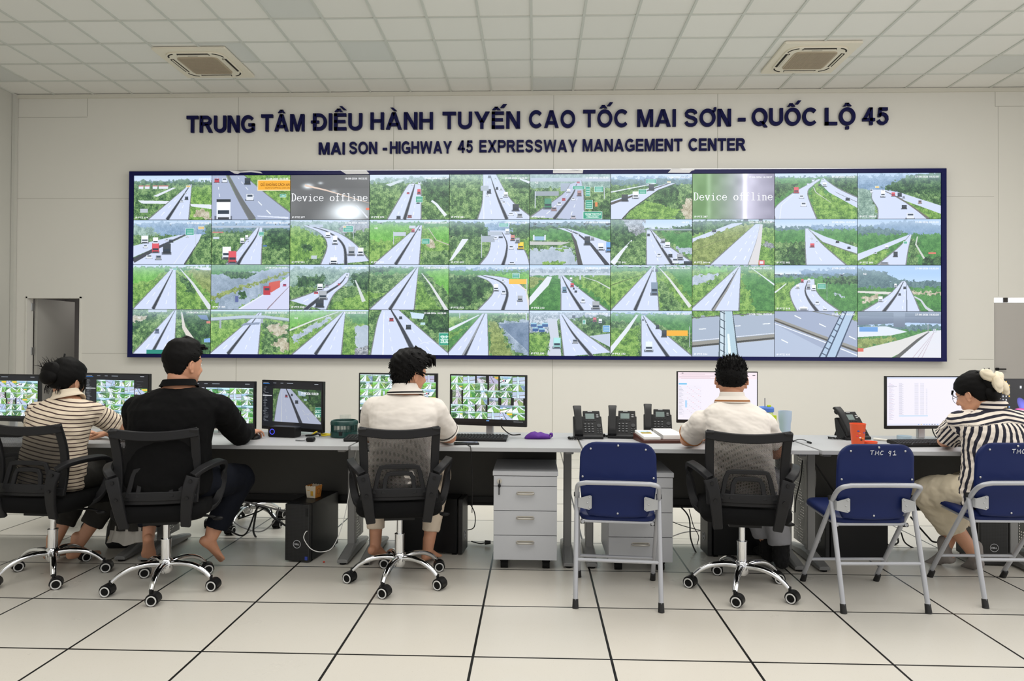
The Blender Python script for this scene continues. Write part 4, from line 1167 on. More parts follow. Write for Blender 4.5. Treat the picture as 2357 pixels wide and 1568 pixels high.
def glyph(ch, depth):
    """bold grotesque capital, cap height 1, as prisms; returns MB and width"""
    m = MB()
    S = 0.205

    def poly(P):
        m.prism(P, depth)

    def rc(x, y, w, h):
        poly([(x, y), (x + w, y), (x + w, y + h), (x, y + h)])

    def dg(x0, y0, x1, y1, w=0.25):
        poly([(x0, y0), (x0 + w, y0), (x1 + w, y1), (x1, y1)])

    def rib(P, t=S, closed=False):
        P = [Vector((a, b, 0)) for a, b in P]
        n = len(P)
        L, Q = [], []
        for k in range(n):
            if closed:
                d = P[(k + 1) % n] - P[k - 1]
            else:
                d = P[min(k + 1, n - 1)] - P[max(k - 1, 0)]
            d.normalize()
            q = Vector((-d.y, d.x, 0)) * t / 2
            L.append((P[k] + q)[:2])
            Q.append((P[k] - q)[:2])
        for k in range(n if closed else n - 1):
            a = (k + 1) % n
            poly([Q[k], Q[a], L[a], L[k]])

    def arc(cx, cy, rx, ry, a0, a1, n=14):
        return [(cx + rx * math.cos(R(a0 + (a1 - a0) * k / n)), cy + ry * math.sin(R(a0 + (a1 - a0) * k / n))) for k in range(n + 1)]

    H = S / 2
    base = {'Â': 'A', 'À': 'A', 'Ề': 'E', 'Ế': 'E', 'Ố': 'O', 'Ộ': 'O', 'Ơ': 'O', 'Đ': 'D'}.get(ch, ch)
    w = 0.9
    if base == 'T':
        w = 0.82; rc(0, .81, w, .19); rc(w / 2 - H, 0, S, .82)
    elif base == 'R' or base == 'P':
        w = .9 if base == 'R' else .82
        rc(0, 0, S, 1); y = .43 if base == 'R' else .38
        rib([(H, 1 - .095), (.5, 1 - .095)] + arc(.5, (1 - .095 + y + .08) / 2, .23, (1 - .095 - y - .08) / 2, 90, -90)[1:] + [(H, y + .08)], .19)
        if base == 'R': dg(.66, 0, .36, .5, .26)
    elif base == 'U':
        w = .86; rib([(H, 1), (H, .4)] + arc(w / 2, .36, w / 2 - H, .36 - .09, 180, 360)[1:] + [(w - H, 1)], S)
    elif base == 'N':
        w = .84; rc(0, 0, S, 1); rc(w - S, 0, S, 1); dg(w - .25, 0, 0, 1)
    elif base in 'OQ':
        w = 1.0; rib(arc(.5, .5, .5 - H, .5 + .015 - .095, 0, 360, 32)[:-1], .2, True)
        if base == 'Q': dg(.8, -.1, .5, .26, .2)
    elif base == 'C':
        w = .92; rib(arc(.5, .5, .5 - H, .42, 42, 318, 24), .2)
    elif base == 'G':
        w = .98; rib(arc(.5, .5, .5 - H, .42, 44, 290, 24) + [(.82, .16), (.87, .24)], .2); rc(.76, .1, .2, .42); rc(.52, .36, .44, .17)
    elif base == 'A':
        w = .98; dg(0, 0, .365, 1, .23); dg(w - .23, 0, w - .365 - .23, 1, .23); rc(.2, .2, .58, .17)
    elif base == 'M':
        w = 1.0; rc(0, 0, .19, 1); rc(w - .19, 0, .19, 1); dg(.4, 0, .07, 1, .2); dg(w - .6, 0, w - .27, 1, .2)
    elif base == 'D':
        w = .86; rc(0, 0, S, 1); rib([(H, .905), (.38, .905)] + arc(.38, .5, w - .38 - H, .405, 90, -90, 18)[1:] + [(H, .095)], .19)
        if ch == 'Đ': rc(-.12, .42, .5, .16)
    elif base == 'I':
        w = S; rc(0, 0, S, 1)
    elif base == 'E':
        w = .76; rc(0, 0, S, 1); rc(0, .82, .74, .18); rc(0, .43, .69, .17); rc(0, 0, w, .18)
    elif base == 'H':
        w = .84; rc(0, 0, S, 1); rc(w - S, 0, S, 1); rc(S / 2, .42, w - S, .18)
    elif base == 'Y':
        w = .94; rc(w / 2 - H, 0, S, .46); dg(w / 2 - .125, .36, 0, 1); dg(w / 2 - .125, .36, w - .25, 1)
    elif base == 'S':
        w = .84; rib([(.73, .73), (.69, .83), (.56, .91), (.4, .925), (.23, .89), (.13, .78), (.15, .65), (.27, .57), (.44, .52), (.6, .47), (.72, .38), (.74, .26), (.66, .14), (.5, .08), (.34, .08), (.19, .14), (.1, .27)], .185)
    elif base == 'L':
        w = .74; rc(0, 0, S, 1); rc(0, 0, w, .18)
    elif base == '4':
        w = .8; rc(.46, 0, .19, 1); rc(0, .22, .8, .17); dg(0, .3, .42, 1, .22)
    elif base == '5':
        w = .76; rc(.14, .82, .56, .18); dg(.08, .46, .14, 1, .19); rib([(.12, .53), (.24, .6), (.38, .63), (.54, .58), (.645, .46), (.655, .3), (.58, .16), (.44, .085), (.28, .09), (.16, .16), (.09, .28)], .18)
    elif base == 'X':
        w = .92; dg(0, 0, w - .26, 1, .26); dg(w - .26, 0, 0, 1, .26)
    elif base == 'W':
        w = 1.34; dg(.22, 0, 0, 1, .22); dg(.22, 0, .57, 1, .2); dg(.92, 0, .57, 1, .2); dg(.92, 0, w - .22, 1, .22)
    elif base == '-':
        w = .4; rc(0, .28, w, .19)
    if ch in 'ÂỀẾỐỘ':
        c = w / 2 - (.1 if ch in 'ỀẾỐ' else 0)
        dg(c - .26, 1.09, c - .07, 1.27, .19); dg(c + .07, 1.09, c - .12, 1.27, .19)
    if ch == 'À': dg(w / 2, 1.09, w / 2 - .22, 1.28, .18)
    if ch == 'Ề': dg(w / 2 + .2, 1.2, w / 2 - .06, 1.42, .18)
    if ch in 'ẾỐ': dg(w / 2 + .14, 1.22, w / 2 + .32, 1.43, .22)
    if ch == 'Ộ': rc(w / 2 - .1, -.24, .2, .17)
    if ch == 'Ơ': rib([(.8, .84), (.92, .9), (.97, 1.0), (.96, 1.1)], .16)
    return m, w


def wall_line(name, label, words, cap, depth, bold):
    """words: (text, x0, x1, baseline z)"""
    t = thing(name, label, 'wall sign', (0, YB, 0))
    cache = {}
    for s, x0, x1, z in words:
        gl = []
        for ch in s:
            if ch not in cache:
                g_, w_ = glyph(ch, depth)
                cache[ch] = (g_.mesh('letter', M_LET, 20), w_)
            gl.append(cache[ch])
        gap = 0.12
        sx = (x1 - x0) / (sum(g[1] for g in gl) + gap * (len(gl) - 1))
        x = x0
        for me, w in gl:
            o = link(bpy.data.objects.new('letter', me), t)
            o.scale = (sx, 1, cap)
            o.location = (x, -depth / 2 - 0.004, z)
            x += (w + gap) * sx


# word, left edge, right edge, baseline height (metres)
W1 = [('TRUNG', -5.218, -4.185, 4.536), ('TÂM', -4.090, -3.440, 4.549), ('ĐIỀU', -3.312, -2.573, 4.559), ('HÀNH', -2.452, -1.521, 4.568), ('TUYẾN', -1.381, -0.234, 4.571), ('CAO', -0.106, 0.575, 4.581), ('TỐC', 0.690, 1.347, 4.587), ('MAI', 1.480, 2.041, 4.587), ('SƠN', 2.162, 2.838, 4.587), ('-', 2.940, 3.048, 4.587), ('QUỐC', 3.138, 4.074, 4.594), ('LỘ', 4.189, 4.622, 4.594), ('45', 4.724, 5.094, 4.594)]
W2 = [('MAI', -3.223, -2.834, 4.201), ('SON', -2.770, -2.350, 4.208), ('-', -2.267, -2.203, 4.211), ('HIGHWAY', -2.159, -1.241, 4.211), ('45', -1.152, -0.929, 4.220), ('EXPRESSWAY', -0.833, 0.607, 4.224), ('MANAGEMENT', 0.684, 2.137, 4.230), ('CENTER', 2.226, 3.048, 4.233)]
wall_line('lettering_sign', 'large navy blue letters, upper line of the sign on the wall', W1, 0.252, 0.035, 0.032)
wall_line('lettering_sign', 'smaller navy blue letters, lower line of the sign on the wall', W2, 0.178, 0.03, 0.03)
# ---------------------------------------------------------------- desks
DX = [-3.91, -2.51, -1.11, 0.28, 1.68, 3.08, 4.48]
DY0, DY1, DZ = 4.17, 4.92, 0.75
M_TOP = mat('light grey laminate', (174, 175, 177), 0.45, bump=0.02, bscale=400, spec=0.4)
M_MOD = mat('charcoal modesty panel', (80, 79, 76), 0.6, spec=0.2, bump=0.04, bscale=500)
M_LEG = mat('grey powder coated steel', (128, 128, 127), 0.42, 0.2, bump=0.02)


def perf_mat():
    k = NB('perforated steel plate')
    tc = k.n('ShaderNodeTexCoord')
    sp = k.n('ShaderNodeSeparateXYZ')
    k.link(tc.outputs['Object'], sp.inputs[0])
    a = k.math('SUBTRACT', k.math('FRACT', k.math('MULTIPLY', sp.outputs[1], 55)), 0.5)
    b = k.math('SUBTRACT', k.math('FRACT', k.math('MULTIPLY', sp.outputs[2], 55)), 0.5)
    r = k.math('ADD', k.math('MULTIPLY', a, a), k.math('MULTIPLY', b, b))
    nz = k.n('ShaderNodeTexNoise')
    nz.inputs['Scale'].default_value = 9
    k.link(tc.outputs['Object'], nz.inputs['Vector'])
    h = k.math('MULTIPLY', k.math('LESS_THAN', r, 0.09), k.math('GREATER_THAN', nz.outputs[0], 0.5))
    k.link(k.math('SUBTRACT', 1.0, h), k.b.inputs['Alpha'])
    k.b.inputs['Base Color'].default_value = lin((136, 136, 134))
    k.b.inputs['Roughness'].default_value = 0.5
    return k.m


M_PERF = perf_mat()


def make_desk():
    t = thing('desk', '', 'desk')
    w = 1.39
    m = MB()
    m.box((0, (DY0 + DY1) / 2, DZ - 0.0125), (w - 0.008, DY1 - DY0, 0.025))
    m.build('tabletop', M_TOP, t, smooth=0, bevel=0.002)
    m = MB()
    m.box((0, 4.80, 0.52), (w - 0.26, 0.018, 0.41))
    m.build('modesty_panel', M_MOD, t, smooth=0, bevel=0.002)
    m = MB()
    m.box((0, 4.83, 0.285), (w - 0.30, 0.13, 0.01))
    m.box((0, 4.77, 0.30), (w - 0.30, 0.01, 0.06))
    m.build('cable_tray', M_BLACK, t, smooth=0)
    for s in (-1, 1):
        x = s * (w / 2 - 0.068)
        m = MB()
        m.box((x, 4.52, 0.39), (0.05, 0.055, 0.66))
        m.box((x, 4.56, 0.712), (0.05, 0.62, 0.022))
        lg = m.build('leg', M_LEG, t, smooth=0, bevel=0.006)
        m = MB()
        rings = []
        for y, hh, ww in ((4.285, 0.022, 0.066), (4.35, 0.034, 0.07), (4.5, 0.066, 0.07), (4.58, 0.066, 0.07), (4.75, 0.036, 0.07), (4.84, 0.022, 0.066)):
            rings.append([(x - ww / 2, y, 0.012), (x + ww / 2, y, 0.012), (x + ww / 2, y, 0.012 + hh * 0.7), (x + ww * 0.3, y, 0.012 + hh), (x - ww * 0.3, y, 0.012 + hh), (x - ww / 2, y, 0.012 + hh * 0.7)])
        m.loft(rings)
        m.build('foot', M_LEG, lg, smooth=0, bevel=0.003)
        for y in (4.31, 4.81):
            MB().cyl((x, y, 0), (x, y, 0.014), 0.02, n=14).build('glide', M_RUBBER, lg)
        m = MB()
        m.box((x + s * 0.012, 4.66, 0.38), (0.003, 0.2, 0.6))
        m.build('perforated_plate', M_PERF, lg, smooth=0)
    return t


DLAB = ['grey desk at the left edge under the striped top woman', 'grey desk in front of the man in black', 'grey desk with the drawer pedestal beside the man with black trimmed collar',
        'grey desk carrying the telephones and open calendar', 'grey desk carrying the orange cup', 'grey desk cut off at the right edge behind the last blue chair']
d0 = make_desk()
for i in range(6):
    cx = (DX[i] + DX[i + 1]) / 2
    if i == 0:
        d0.location.x = cx
        d0['label'] = DLAB[0]
        d0['group'] = 'row of grey desks'
    else:
        dup(d0, (cx, 0, 0), 0, DLAB[i], 'row of grey desks')


# ---------------------------------------------------------------- drawer pedestals
def pedestal(loc, label, key):
    t = thing('drawer_pedestal', label, 'drawer unit', loc, 0, 'drawer pedestals under the desks')
    pm = mat('pale grey pedestal board', (184, 186, 190), 0.45, bump=0.02)
    hm = mat('brushed nickel pull', (196, 192, 184), 0.3, 0.9, bump=0.02)
    w, d = 0.385, 0.44
    m = MB()
    m.box((0, d / 2 + 0.018, 0.315), (w, d - 0.02, 0.51))
    m.build('body', pm, t, smooth=0, bevel=0.001)
    m = MB()
    m.box((0, d / 2, 0.585), (w + 0.01, d + 0.02, 0.027))
    m.build('top', pm, t, smooth=0, bevel=0.002)
    z = 0.57
    for k, h in enumerate((0.062, 0.148, 0.148, 0.150)):
        m = MB()
        m.box((0, 0.0, z - h / 2), (w - 0.002, 0.018, h - 0.004))
        dr = m.build('drawer', pm, t, smooth=0, bevel=0.001)
        if k:
            m = MB()
            zc = z - 0.042
            m.tube([(-0.05, -0.008, zc), (-0.048, -0.024, zc), (-0.036, -0.03, zc), (0.036, -0.03, zc), (0.048, -0.024, zc), (0.05, -0.008, zc)], 0.006, 8)
            m.prism(rrect(0.11, 0.022, 0.01), 0.002, Matrix.Translation((0, -0.0095, zc)))
            m.build('handle', hm, dr)
        else:
            m = MB()
            m.cyl((-w / 2 + 0.036, -0.008, z - 0.03), (-w / 2 + 0.036, -0.016, z - 0.03), 0.014, n=18)
            lk = m.build('lock', hm, dr)
            if key:
                m = MB()
                x = -w / 2 + 0.036
                m.box((x, -0.026, z - 0.035), (0.004, 0.02, 0.022))
                m.box((x - 0.002, -0.02, z - 0.085), (0.006, 0.002, 0.055))
                m.ell((x, -0.02, z - 0.058), (0.009, 0.003, 0.011))
                m.build('key', M_BLACK, dr)
        z -= h
    for x in (-1, 1):
        for y in (0.05, d - 0.05):
            m = MB()
            m.cyl((x * (w / 2 - 0.065) - 0.022, y, 0.026), (x * (w / 2 - 0.065) + 0.022, y, 0.026), 0.026, n=18)
            m.box((x * (w / 2 - 0.065), y, 0.052), (0.05, 0.04, 0.016))
            m.build('caster', M_RUBBER, t)
    return t


pedestal((-0.055, 4.24, 0), 'light grey drawer pedestal with a key in its lock', True)
pedestal((0.638, 4.235, 0), 'light grey drawer pedestal half hidden behind a blue folding chair', False)


# ---------------------------------------------------------------- computer towers
def grille_mat():
    k = NB('black hexagon grille')
    tc = k.n('ShaderNodeTexCoord')
    v = k.n('ShaderNodeTexVoronoi')
    v.feature = 'DISTANCE_TO_EDGE'
    v.inputs['Scale'].default_value = 110
    v.inputs['Randomness'].default_value = 0.1
    k.link(tc.outputs['Object'], v.inputs['Vector'])
    c = k.mix(k.math('LESS_THAN', v.outputs['Distance'], 0.13), lin((4, 4, 5)), lin((26, 27, 29)))
    k.link(c, k.b.inputs['Base Color'])
    k.b.inputs['Roughness'].default_value = 0.45
    return k.m


M_GRILL = grille_mat()
M_CASE = mat('black steel case', (14, 15, 17), 0.4, spec=0.25, bump=0.03, bscale=700)
M_LOGO = mat('pale grey logo print', (190, 192, 196), 0.4, bump=0.01)
DELLT = text_mesh('DELL', 1, 0.03)


def tower(loc, rz, label, sticker=False, w=0.165, d=0.40, h=0.365):
    """front faces -Y, origin at the middle of the front bottom edge"""
    t = thing('computer_tower', label, 'computer', loc, rz, 'computer towers under the desks')
    m = MB()
    m.box((0, d / 2 + 0.012, h / 2 + 0.006), (w, d - 0.02, h - 0.012))
    m.build('case', M_CASE, t, smooth=0, bevel=0.004)
    m = MB()
    m.box((0, 0.0, h / 2 + 0.004), (w, 0.03, h - 0.01))
    fp = m.build('front_grille', M_GRILL, t, smooth=0, bevel=0.006)
    m = MB()
    m.tube([(0.024 * math.cos(2 * PI * k / 28), -0.0165, 0.115 + 0.024 * math.sin(2 * PI * k / 28)) for k in range(28)], 0.0016, 6, closed=True, up=(0, 1, 0))
    m.build('logo_ring', M_LOGO, fp)
    put_text(DELLT, 'logo_letters', M_LOGO, fp, -0.0165, -0.0165, 0.1095, w=0.033, h=0.0105)
    for x in (-1, 1):
        for y in (0.04, d - 0.04):
            MB().box((x * (w / 2 - 0.025), y, 0.004), (0.03, 0.03, 0.008)).build('rubber_foot', M_RUBBER, t, smooth=0)
    m = MB()
    m.box((w / 2 - 0.018, -0.0155, h - 0.05), (0.016, 0.003, 0.05))
    m.build('port_panel', M_BLACK, fp, smooth=0)
    if sticker:
        m = MB()
        m.box((w / 2 - 0.02, -0.0158, 0.03), (0.018, 0.002, 0.022))
        m.build('sticker', mat('small blue processor sticker', (40, 60, 150), 0.4, bump=0.01), fp, smooth=0)
    return t


tower((-1.475, 4.335, 0), R(-9), 'black computer tower with a popcorn box on top', True)
tower((-0.47, 4.60, 0), R(83), 'black computer tower lying sideways beyond the man with black trimmed collar')
tower((1.128, 4.64, 0), R(-86), 'black computer tower behind the legs of the man with the brown collar stripe', d=0.41)
tower((1.86, 4.61, 0), R(-84), 'black computer tower behind the second blue folding chair')
tower((2.86, 4.47, 0), R(-4), 'black computer tower behind the socks of the woman in vertical stripes', d=0.27)


# ---------------------------------------------------------------- office chairs
def mesh_mat():
    k = NB('woven black chair mesh')
    tc = k.n('ShaderNodeTexCoord')
    sp = k.n('ShaderNodeSeparateXYZ')
    k.link(tc.outputs['Object'], sp.inputs[0])
    u = k.math('MULTIPLY', sp.outputs[0], 190)
    v = k.math('MULTIPLY', sp.outputs[2], 190)
    a = k.math('SUBTRACT', k.math('FRACT', k.math('ADD', u, v)), 0.5)
    b = k.math('SUBTRACT', k.math('FRACT', k.math('SUBTRACT', u, v)), 0.5)
    r = k.math('ADD', k.math('MULTIPLY', a, a), k.math('MULTIPLY', b, b))
    k.link(k.math('GREATER_THAN', r, 0.098), k.b.inputs['Alpha'])
    k.b.inputs['Base Color'].default_value = lin((30, 30, 31))
    k.b.inputs['Roughness'].default_value = 0.8
    k.b.inputs['Specular IOR Level'].default_value = 0.15
    return k.m


M_MESH = mesh_mat()
M_SEAT = mat('black seat fabric', (12, 12, 13), 0.9, spec=0.15, bump=0.25, bscale=700)
M_CAST = mat('black caster shell', (22, 22, 23), 0.4, spec=0.3, bump=0.03)
M_RING = mat('pale grey caster ring', (206, 206, 204), 0.45, bump=0.02)


def bar(m, pts, w, t, up=(0, -1, 0), mi=0):
    """flat bar swept along pts; width w across, thickness t along up"""
    P = [Vector(p) for p in pts]
    U = Vector(up)
    rings = []
    for i, p in enumerate(P):
        d = (P[min(i + 1, len(P) - 1)] - P[max(i - 1, 0)]).normalized()
        s = d.cross(U).normalized()
        n = s.cross(d).normalized()
        ww = w[i] if isinstance(w, (list, tuple)) else w
        c = 0.3 * t
        rings.append([p + s * (ww / 2) * a + n * (t / 2) * b for a, b in ((-1, -.5), (-.85, -1), (.85, -1), (1, -.5), (1, .5), (.85, 1), (-.85, 1), (-1, .5))])
    return m.loft(rings, mi)


def back_y(x, z):
    """surface of the curved backrest"""
    return -0.205 - 0.055 * max(0, (z - 0.5)) / 0.42 + 0.55 * x * x + 0.05 * math.sin((z - 0.5) / 0.42 * PI)


def make_office_chair(col_top=0.27, arms=True, back=True, a0=0.0):
    t = thing('office_chair', '', 'office chair')
    m = MB()
    m.lathe([(0.0, 0.085), (0.024, 0.085), (0.036, 0.1), (0.04, 0.13), (0.036, 0.155), (0.028, 0.165), (0.0, 0.165)], 24)
    for k in range(5):
        a = a0 + 2 * PI * k / 5
        d = Vector((math.cos(a), math.sin(a), 0))
        P = spline([d * r + Vector((0, 0, z)) for r, z in ((0.02, 0.135), (0.09, 0.142), (0.165, 0.132), (0.225, 0.104), (0.262, 0.072))], 4)
        n = len(P)
        m.tube(P, [0.021 - 0.007 * i / (n - 1) for i in range(n)], 10, flat=0.8)
    m.build('star_base', M_CHROME, t, smooth=50)
    for k in range(5):
        a = a0 + 2 * PI * k / 5
        d = Vector((math.cos(a), math.sin(a), 0))
        c = d * 0.268
        q = (1.45, 1.3, 1.9, 4.9, 4.5)[k]
        ax = Vector((-math.sin(q), math.cos(q), 0))
        f = Vector((math.cos(q), math.sin(q), 0))
        c2 = c + f * 0.014
        m = MB()
        m.cyl(c + Vector((0, 0, 0.05)), c + Vector((0, 0, 0.082)), 0.008, n=10)
        M3 = Matrix((ax, f, Vector((0, 0, 1)))).transposed()
        out = [(0.034 * math.cos(R(g)), 0.034 * math.sin(R(g))) for g in range(-15, 196, 15)]
        M4 = Matrix.Translation(c2 + Vector((0, 0, 0.031))) @ Matrix((f, ax, Vector((0, 0, 1)))).transposed().to_4x4()
        m.prism(out, 0.05, M4)
        cs = m.build('caster', M_CAST, t)
        for s in (-1, 1):
            b0 = c2 + Vector((0, 0, 0.0295))
            MB().cyl(b0 + ax * s * 0.008, b0 + ax * s * 0.030, 0.0295, n=24).build('wheel', M_RUBBER, cs)
        for s in (-1, 1):
            m = MB()
            b0 = c2 + Vector((0, 0, 0.0295)) + ax * s * 0.030
            m.tube([b0 + (f * math.cos(2 * PI * j / 24) + Vector((0, 0, 1)) * math.sin(2 * PI * j / 24)) * 0.0235 for j in range(24)], 0.0036, 6, closed=True, up=tuple(ax))
            m.build('wheel_ring', M_RING, cs)
    m = MB()
    m.cyl((0, 0, 0.13), (0, 0, col_top), 0.0265, n=24)
    m.cyl((0, 0, col_top), (0, 0, col_top + 0.004), 0.0285, n=24)
    m.cyl((0, 0, col_top), (0, 0, 0.40), 0.0165, n=20)
    m.build('gas_column', M_CHROME, t)
    m = MB()
    m.box((0, 0, 0.392), (0.17, 0.24, 0.03))
    m.tube([(0.08, 0.02, 0.39), (0.2, 0.04, 0.385), (0.25, 0.05, 0.37)], 0.007)
    m.ell((0.26, 0.05, 0.365), (0.03, 0.016, 0.012))
    m.build('tilt_mechanism', M_BLACK, t)
    m = MB()
    rings = []
    for z, w, d in ((0.405, 0.40, 0.40), (0.412, 0.44, 0.44), (0.435, 0.475, 0.465), (0.47, 0.475, 0.47), (0.492, 0.45, 0.445), (0.5, 0.38, 0.37)):
        rings.append([(x, y + 0.015, z - (0.02 if y > 0.18 else 0)) for x, y in rrect(w, d, 0.09, 5)])
    m.loft(rings)
    m.build('seat', M_SEAT, t, smooth=60)
    if not back:
        return t
    # back frame
    wt, wb, zt, zb = 0.221, 0.210, 0.915, 0.53

    def P(x, z, o=0.0):
        return (x, back_y(x, z) + o, z)
    m = MB()
    top = [P(-wt + 0.005 + (2 * wt - 0.01) * k / 12, zt - 0.024 - 0.02 * (1 - ((k - 6) / 6) ** 2)) for k in range(13)]
    bar(m, top, 0.05, 0.022)
    for s in (-1, 1):
        pts = []
        for k in range(11):
            z = zb - 0.02 + (zt - zb + 0.012) * k / 10
            x = s * (wb + (wt - wb) * k / 10 - 0.022)
            pts.append(P(x, z))
        bar(m, pts, 0.046, 0.022)
    bar(m, [P(-wb + 0.01 + (2 * wb - 0.02) * k / 10, zb) for k in range(11)], 0.05, 0.022)
    m.build('back_frame', M_CHAIRP, t, smooth=50, bevel=0.002)
    # mesh
    m = MB()
    nx, nz = 16, 16
    vs, fs = [], []
    for j in range(nz + 1):
        z = zb + (zt - 0.04 - zb) * j / nz
        hw = wb + (wt - wb) * j / nz - 0.03
        for i in range(nx + 1):
            x = -hw + 2 * hw * i / nx
            vs.append(P(x, z, 0.006))
    for j in range(nz):
        for i in range(nx):
            a = j * (nx + 1) + i
            fs.append((a, a + 1, a + nx + 2, a + nx + 1))
    m.add(vs, fs)
    o = m.build('mesh_back', M_MESH, t, smooth=80)
    # lumbar brace: nested arches over the bottom rail
    m = MB()
    for h, w0, w1, tt in ((0.145, 0.135, 0.105, 0.024), (0.108, 0.085, 0.066, 0.024)):
        z0 = zb + 0.015
        pts = [P(-w0, z0, -0.016), P(-w1 - 0.008, z0 + h * 0.75, -0.016), P(-w1 + 0.004, z0 + h * 0.96, -0.016), P(-w1 + 0.03, z0 + h, -0.016), P(w1 - 0.03, z0 + h, -0.016),
               P(w1 - 0.004, z0 + h * 0.96, -0.016), P(w1 + 0.008, z0 + h * 0.75, -0.016), P(w0, z0, -0.016)]
        bar(m, pts, tt, 0.016)
    bar(m, [P(-0.16 + 0.32 * k / 8, zb + 0.02, -0.015) for k in range(9)], 0.05, 0.016)
    m.build('lumbar_brace', M_CHAIRP, t, smooth=50, bevel=0.002)
    if arms:
        for s in (-1, 1):
            m = MB()
            pts = spline([(s * 0.152, -0.19, 0.385), (s * 0.162, -0.225, 0.47), (s * 0.178, -0.248, 0.58), (s * 0.198, -0.238, 0.655)], 4)
            bar(m, pts, [0.05 + 0.02 * k / (len(pts) - 1) for k in range(len(pts))], 0.024)
            pts = spline([(s * 0.198, -0.238, 0.66), (s * 0.236, -0.19, 0.69), (s * 0.27, -0.06, 0.70), (s * 0.281, 0.06, 0.685), (s * 0.279, 0.10, 0.63), (s * 0.266, 0.08, 0.52), (s * 0.243, 0.04, 0.45), (s * 0.2, 0.02, 0.415)], 4)
            bar(m, pts, [0.045] * len(pts), 0.026, up=(0.3 * s, 0, 1))
            ar = m.build('armrest', M_CHAIRP, t, smooth=50, bevel=0.002)
            for z, x in ((0.635, 0.19), (0.545, 0.173)):
                MB().cyl((s * x, -0.262, z), (s * x, -0.248, z), 0.009, n=12).build('screw', M_BLACK, ar)
    return t


def turn_base(root, ang):
    for ch in root.children:
        if ch.name.startswith(('star_base', 'caster')):
            ch.rotation_euler.z = ang - root.rotation_euler.z


G_OC = 'black mesh office chairs'
oc = make_office_chair(0.27)
oc.location, oc.rotation_euler.z = (-0.775, 4.013, 0), R(10)
oc['label'], oc['group'] = 'black mesh office chair under the man with black trimmed collar', G_OC
turn_base(oc, R(-99))
turn_base(dup(oc, (-2.05, 3.84, 0), R(12), 'black mesh office chair under the man in black shirt', G_OC), R(-77))
turn_base(dup(oc, (-2.815, 4.01, 0), R(-3), 'black mesh office chair under the woman in thin brown stripes', G_OC), R(-54))
turn_base(dup(oc, (1.16, 3.953, 0), R(-8), 'black mesh office chair under the man with the brown collar stripe', G_OC), R(-114))
# low swivel stools pushed in from the far side of the desks, seen below the panels
st = make_office_chair(0.25, arms=False, back=False, a0=R(-20))
st.name = 'swivel_stool'
tag(st, 'chrome legged swivel seat beyond the desk of the man in black', 'stool', 'swivel seats beyond the desks')
st.location = (-2.16, 5.22, 0)
dup(st, (-3.3, 5.25, 0), R(15), 'chrome legged swivel seat beyond the desk of the woman in thin stripes', 'swivel seats beyond the desks')


# ---------------------------------------------------------------- blue folding chairs
M_VINYL = mat('royal blue vinyl', (19, 33, 82), 0.45, bump=0.06, bscale=350, spec=0.22)
M_CAPB = mat('black rubber tip', (22, 22, 23), 0.6, bump=0.05)
M_BRK = mat('pale grey bracket', (172, 174, 176), 0.4, 0.2, bump=0.02)
M_MARK = mat('white paint marker', (226, 228, 232), 0.7, bump=0.1)


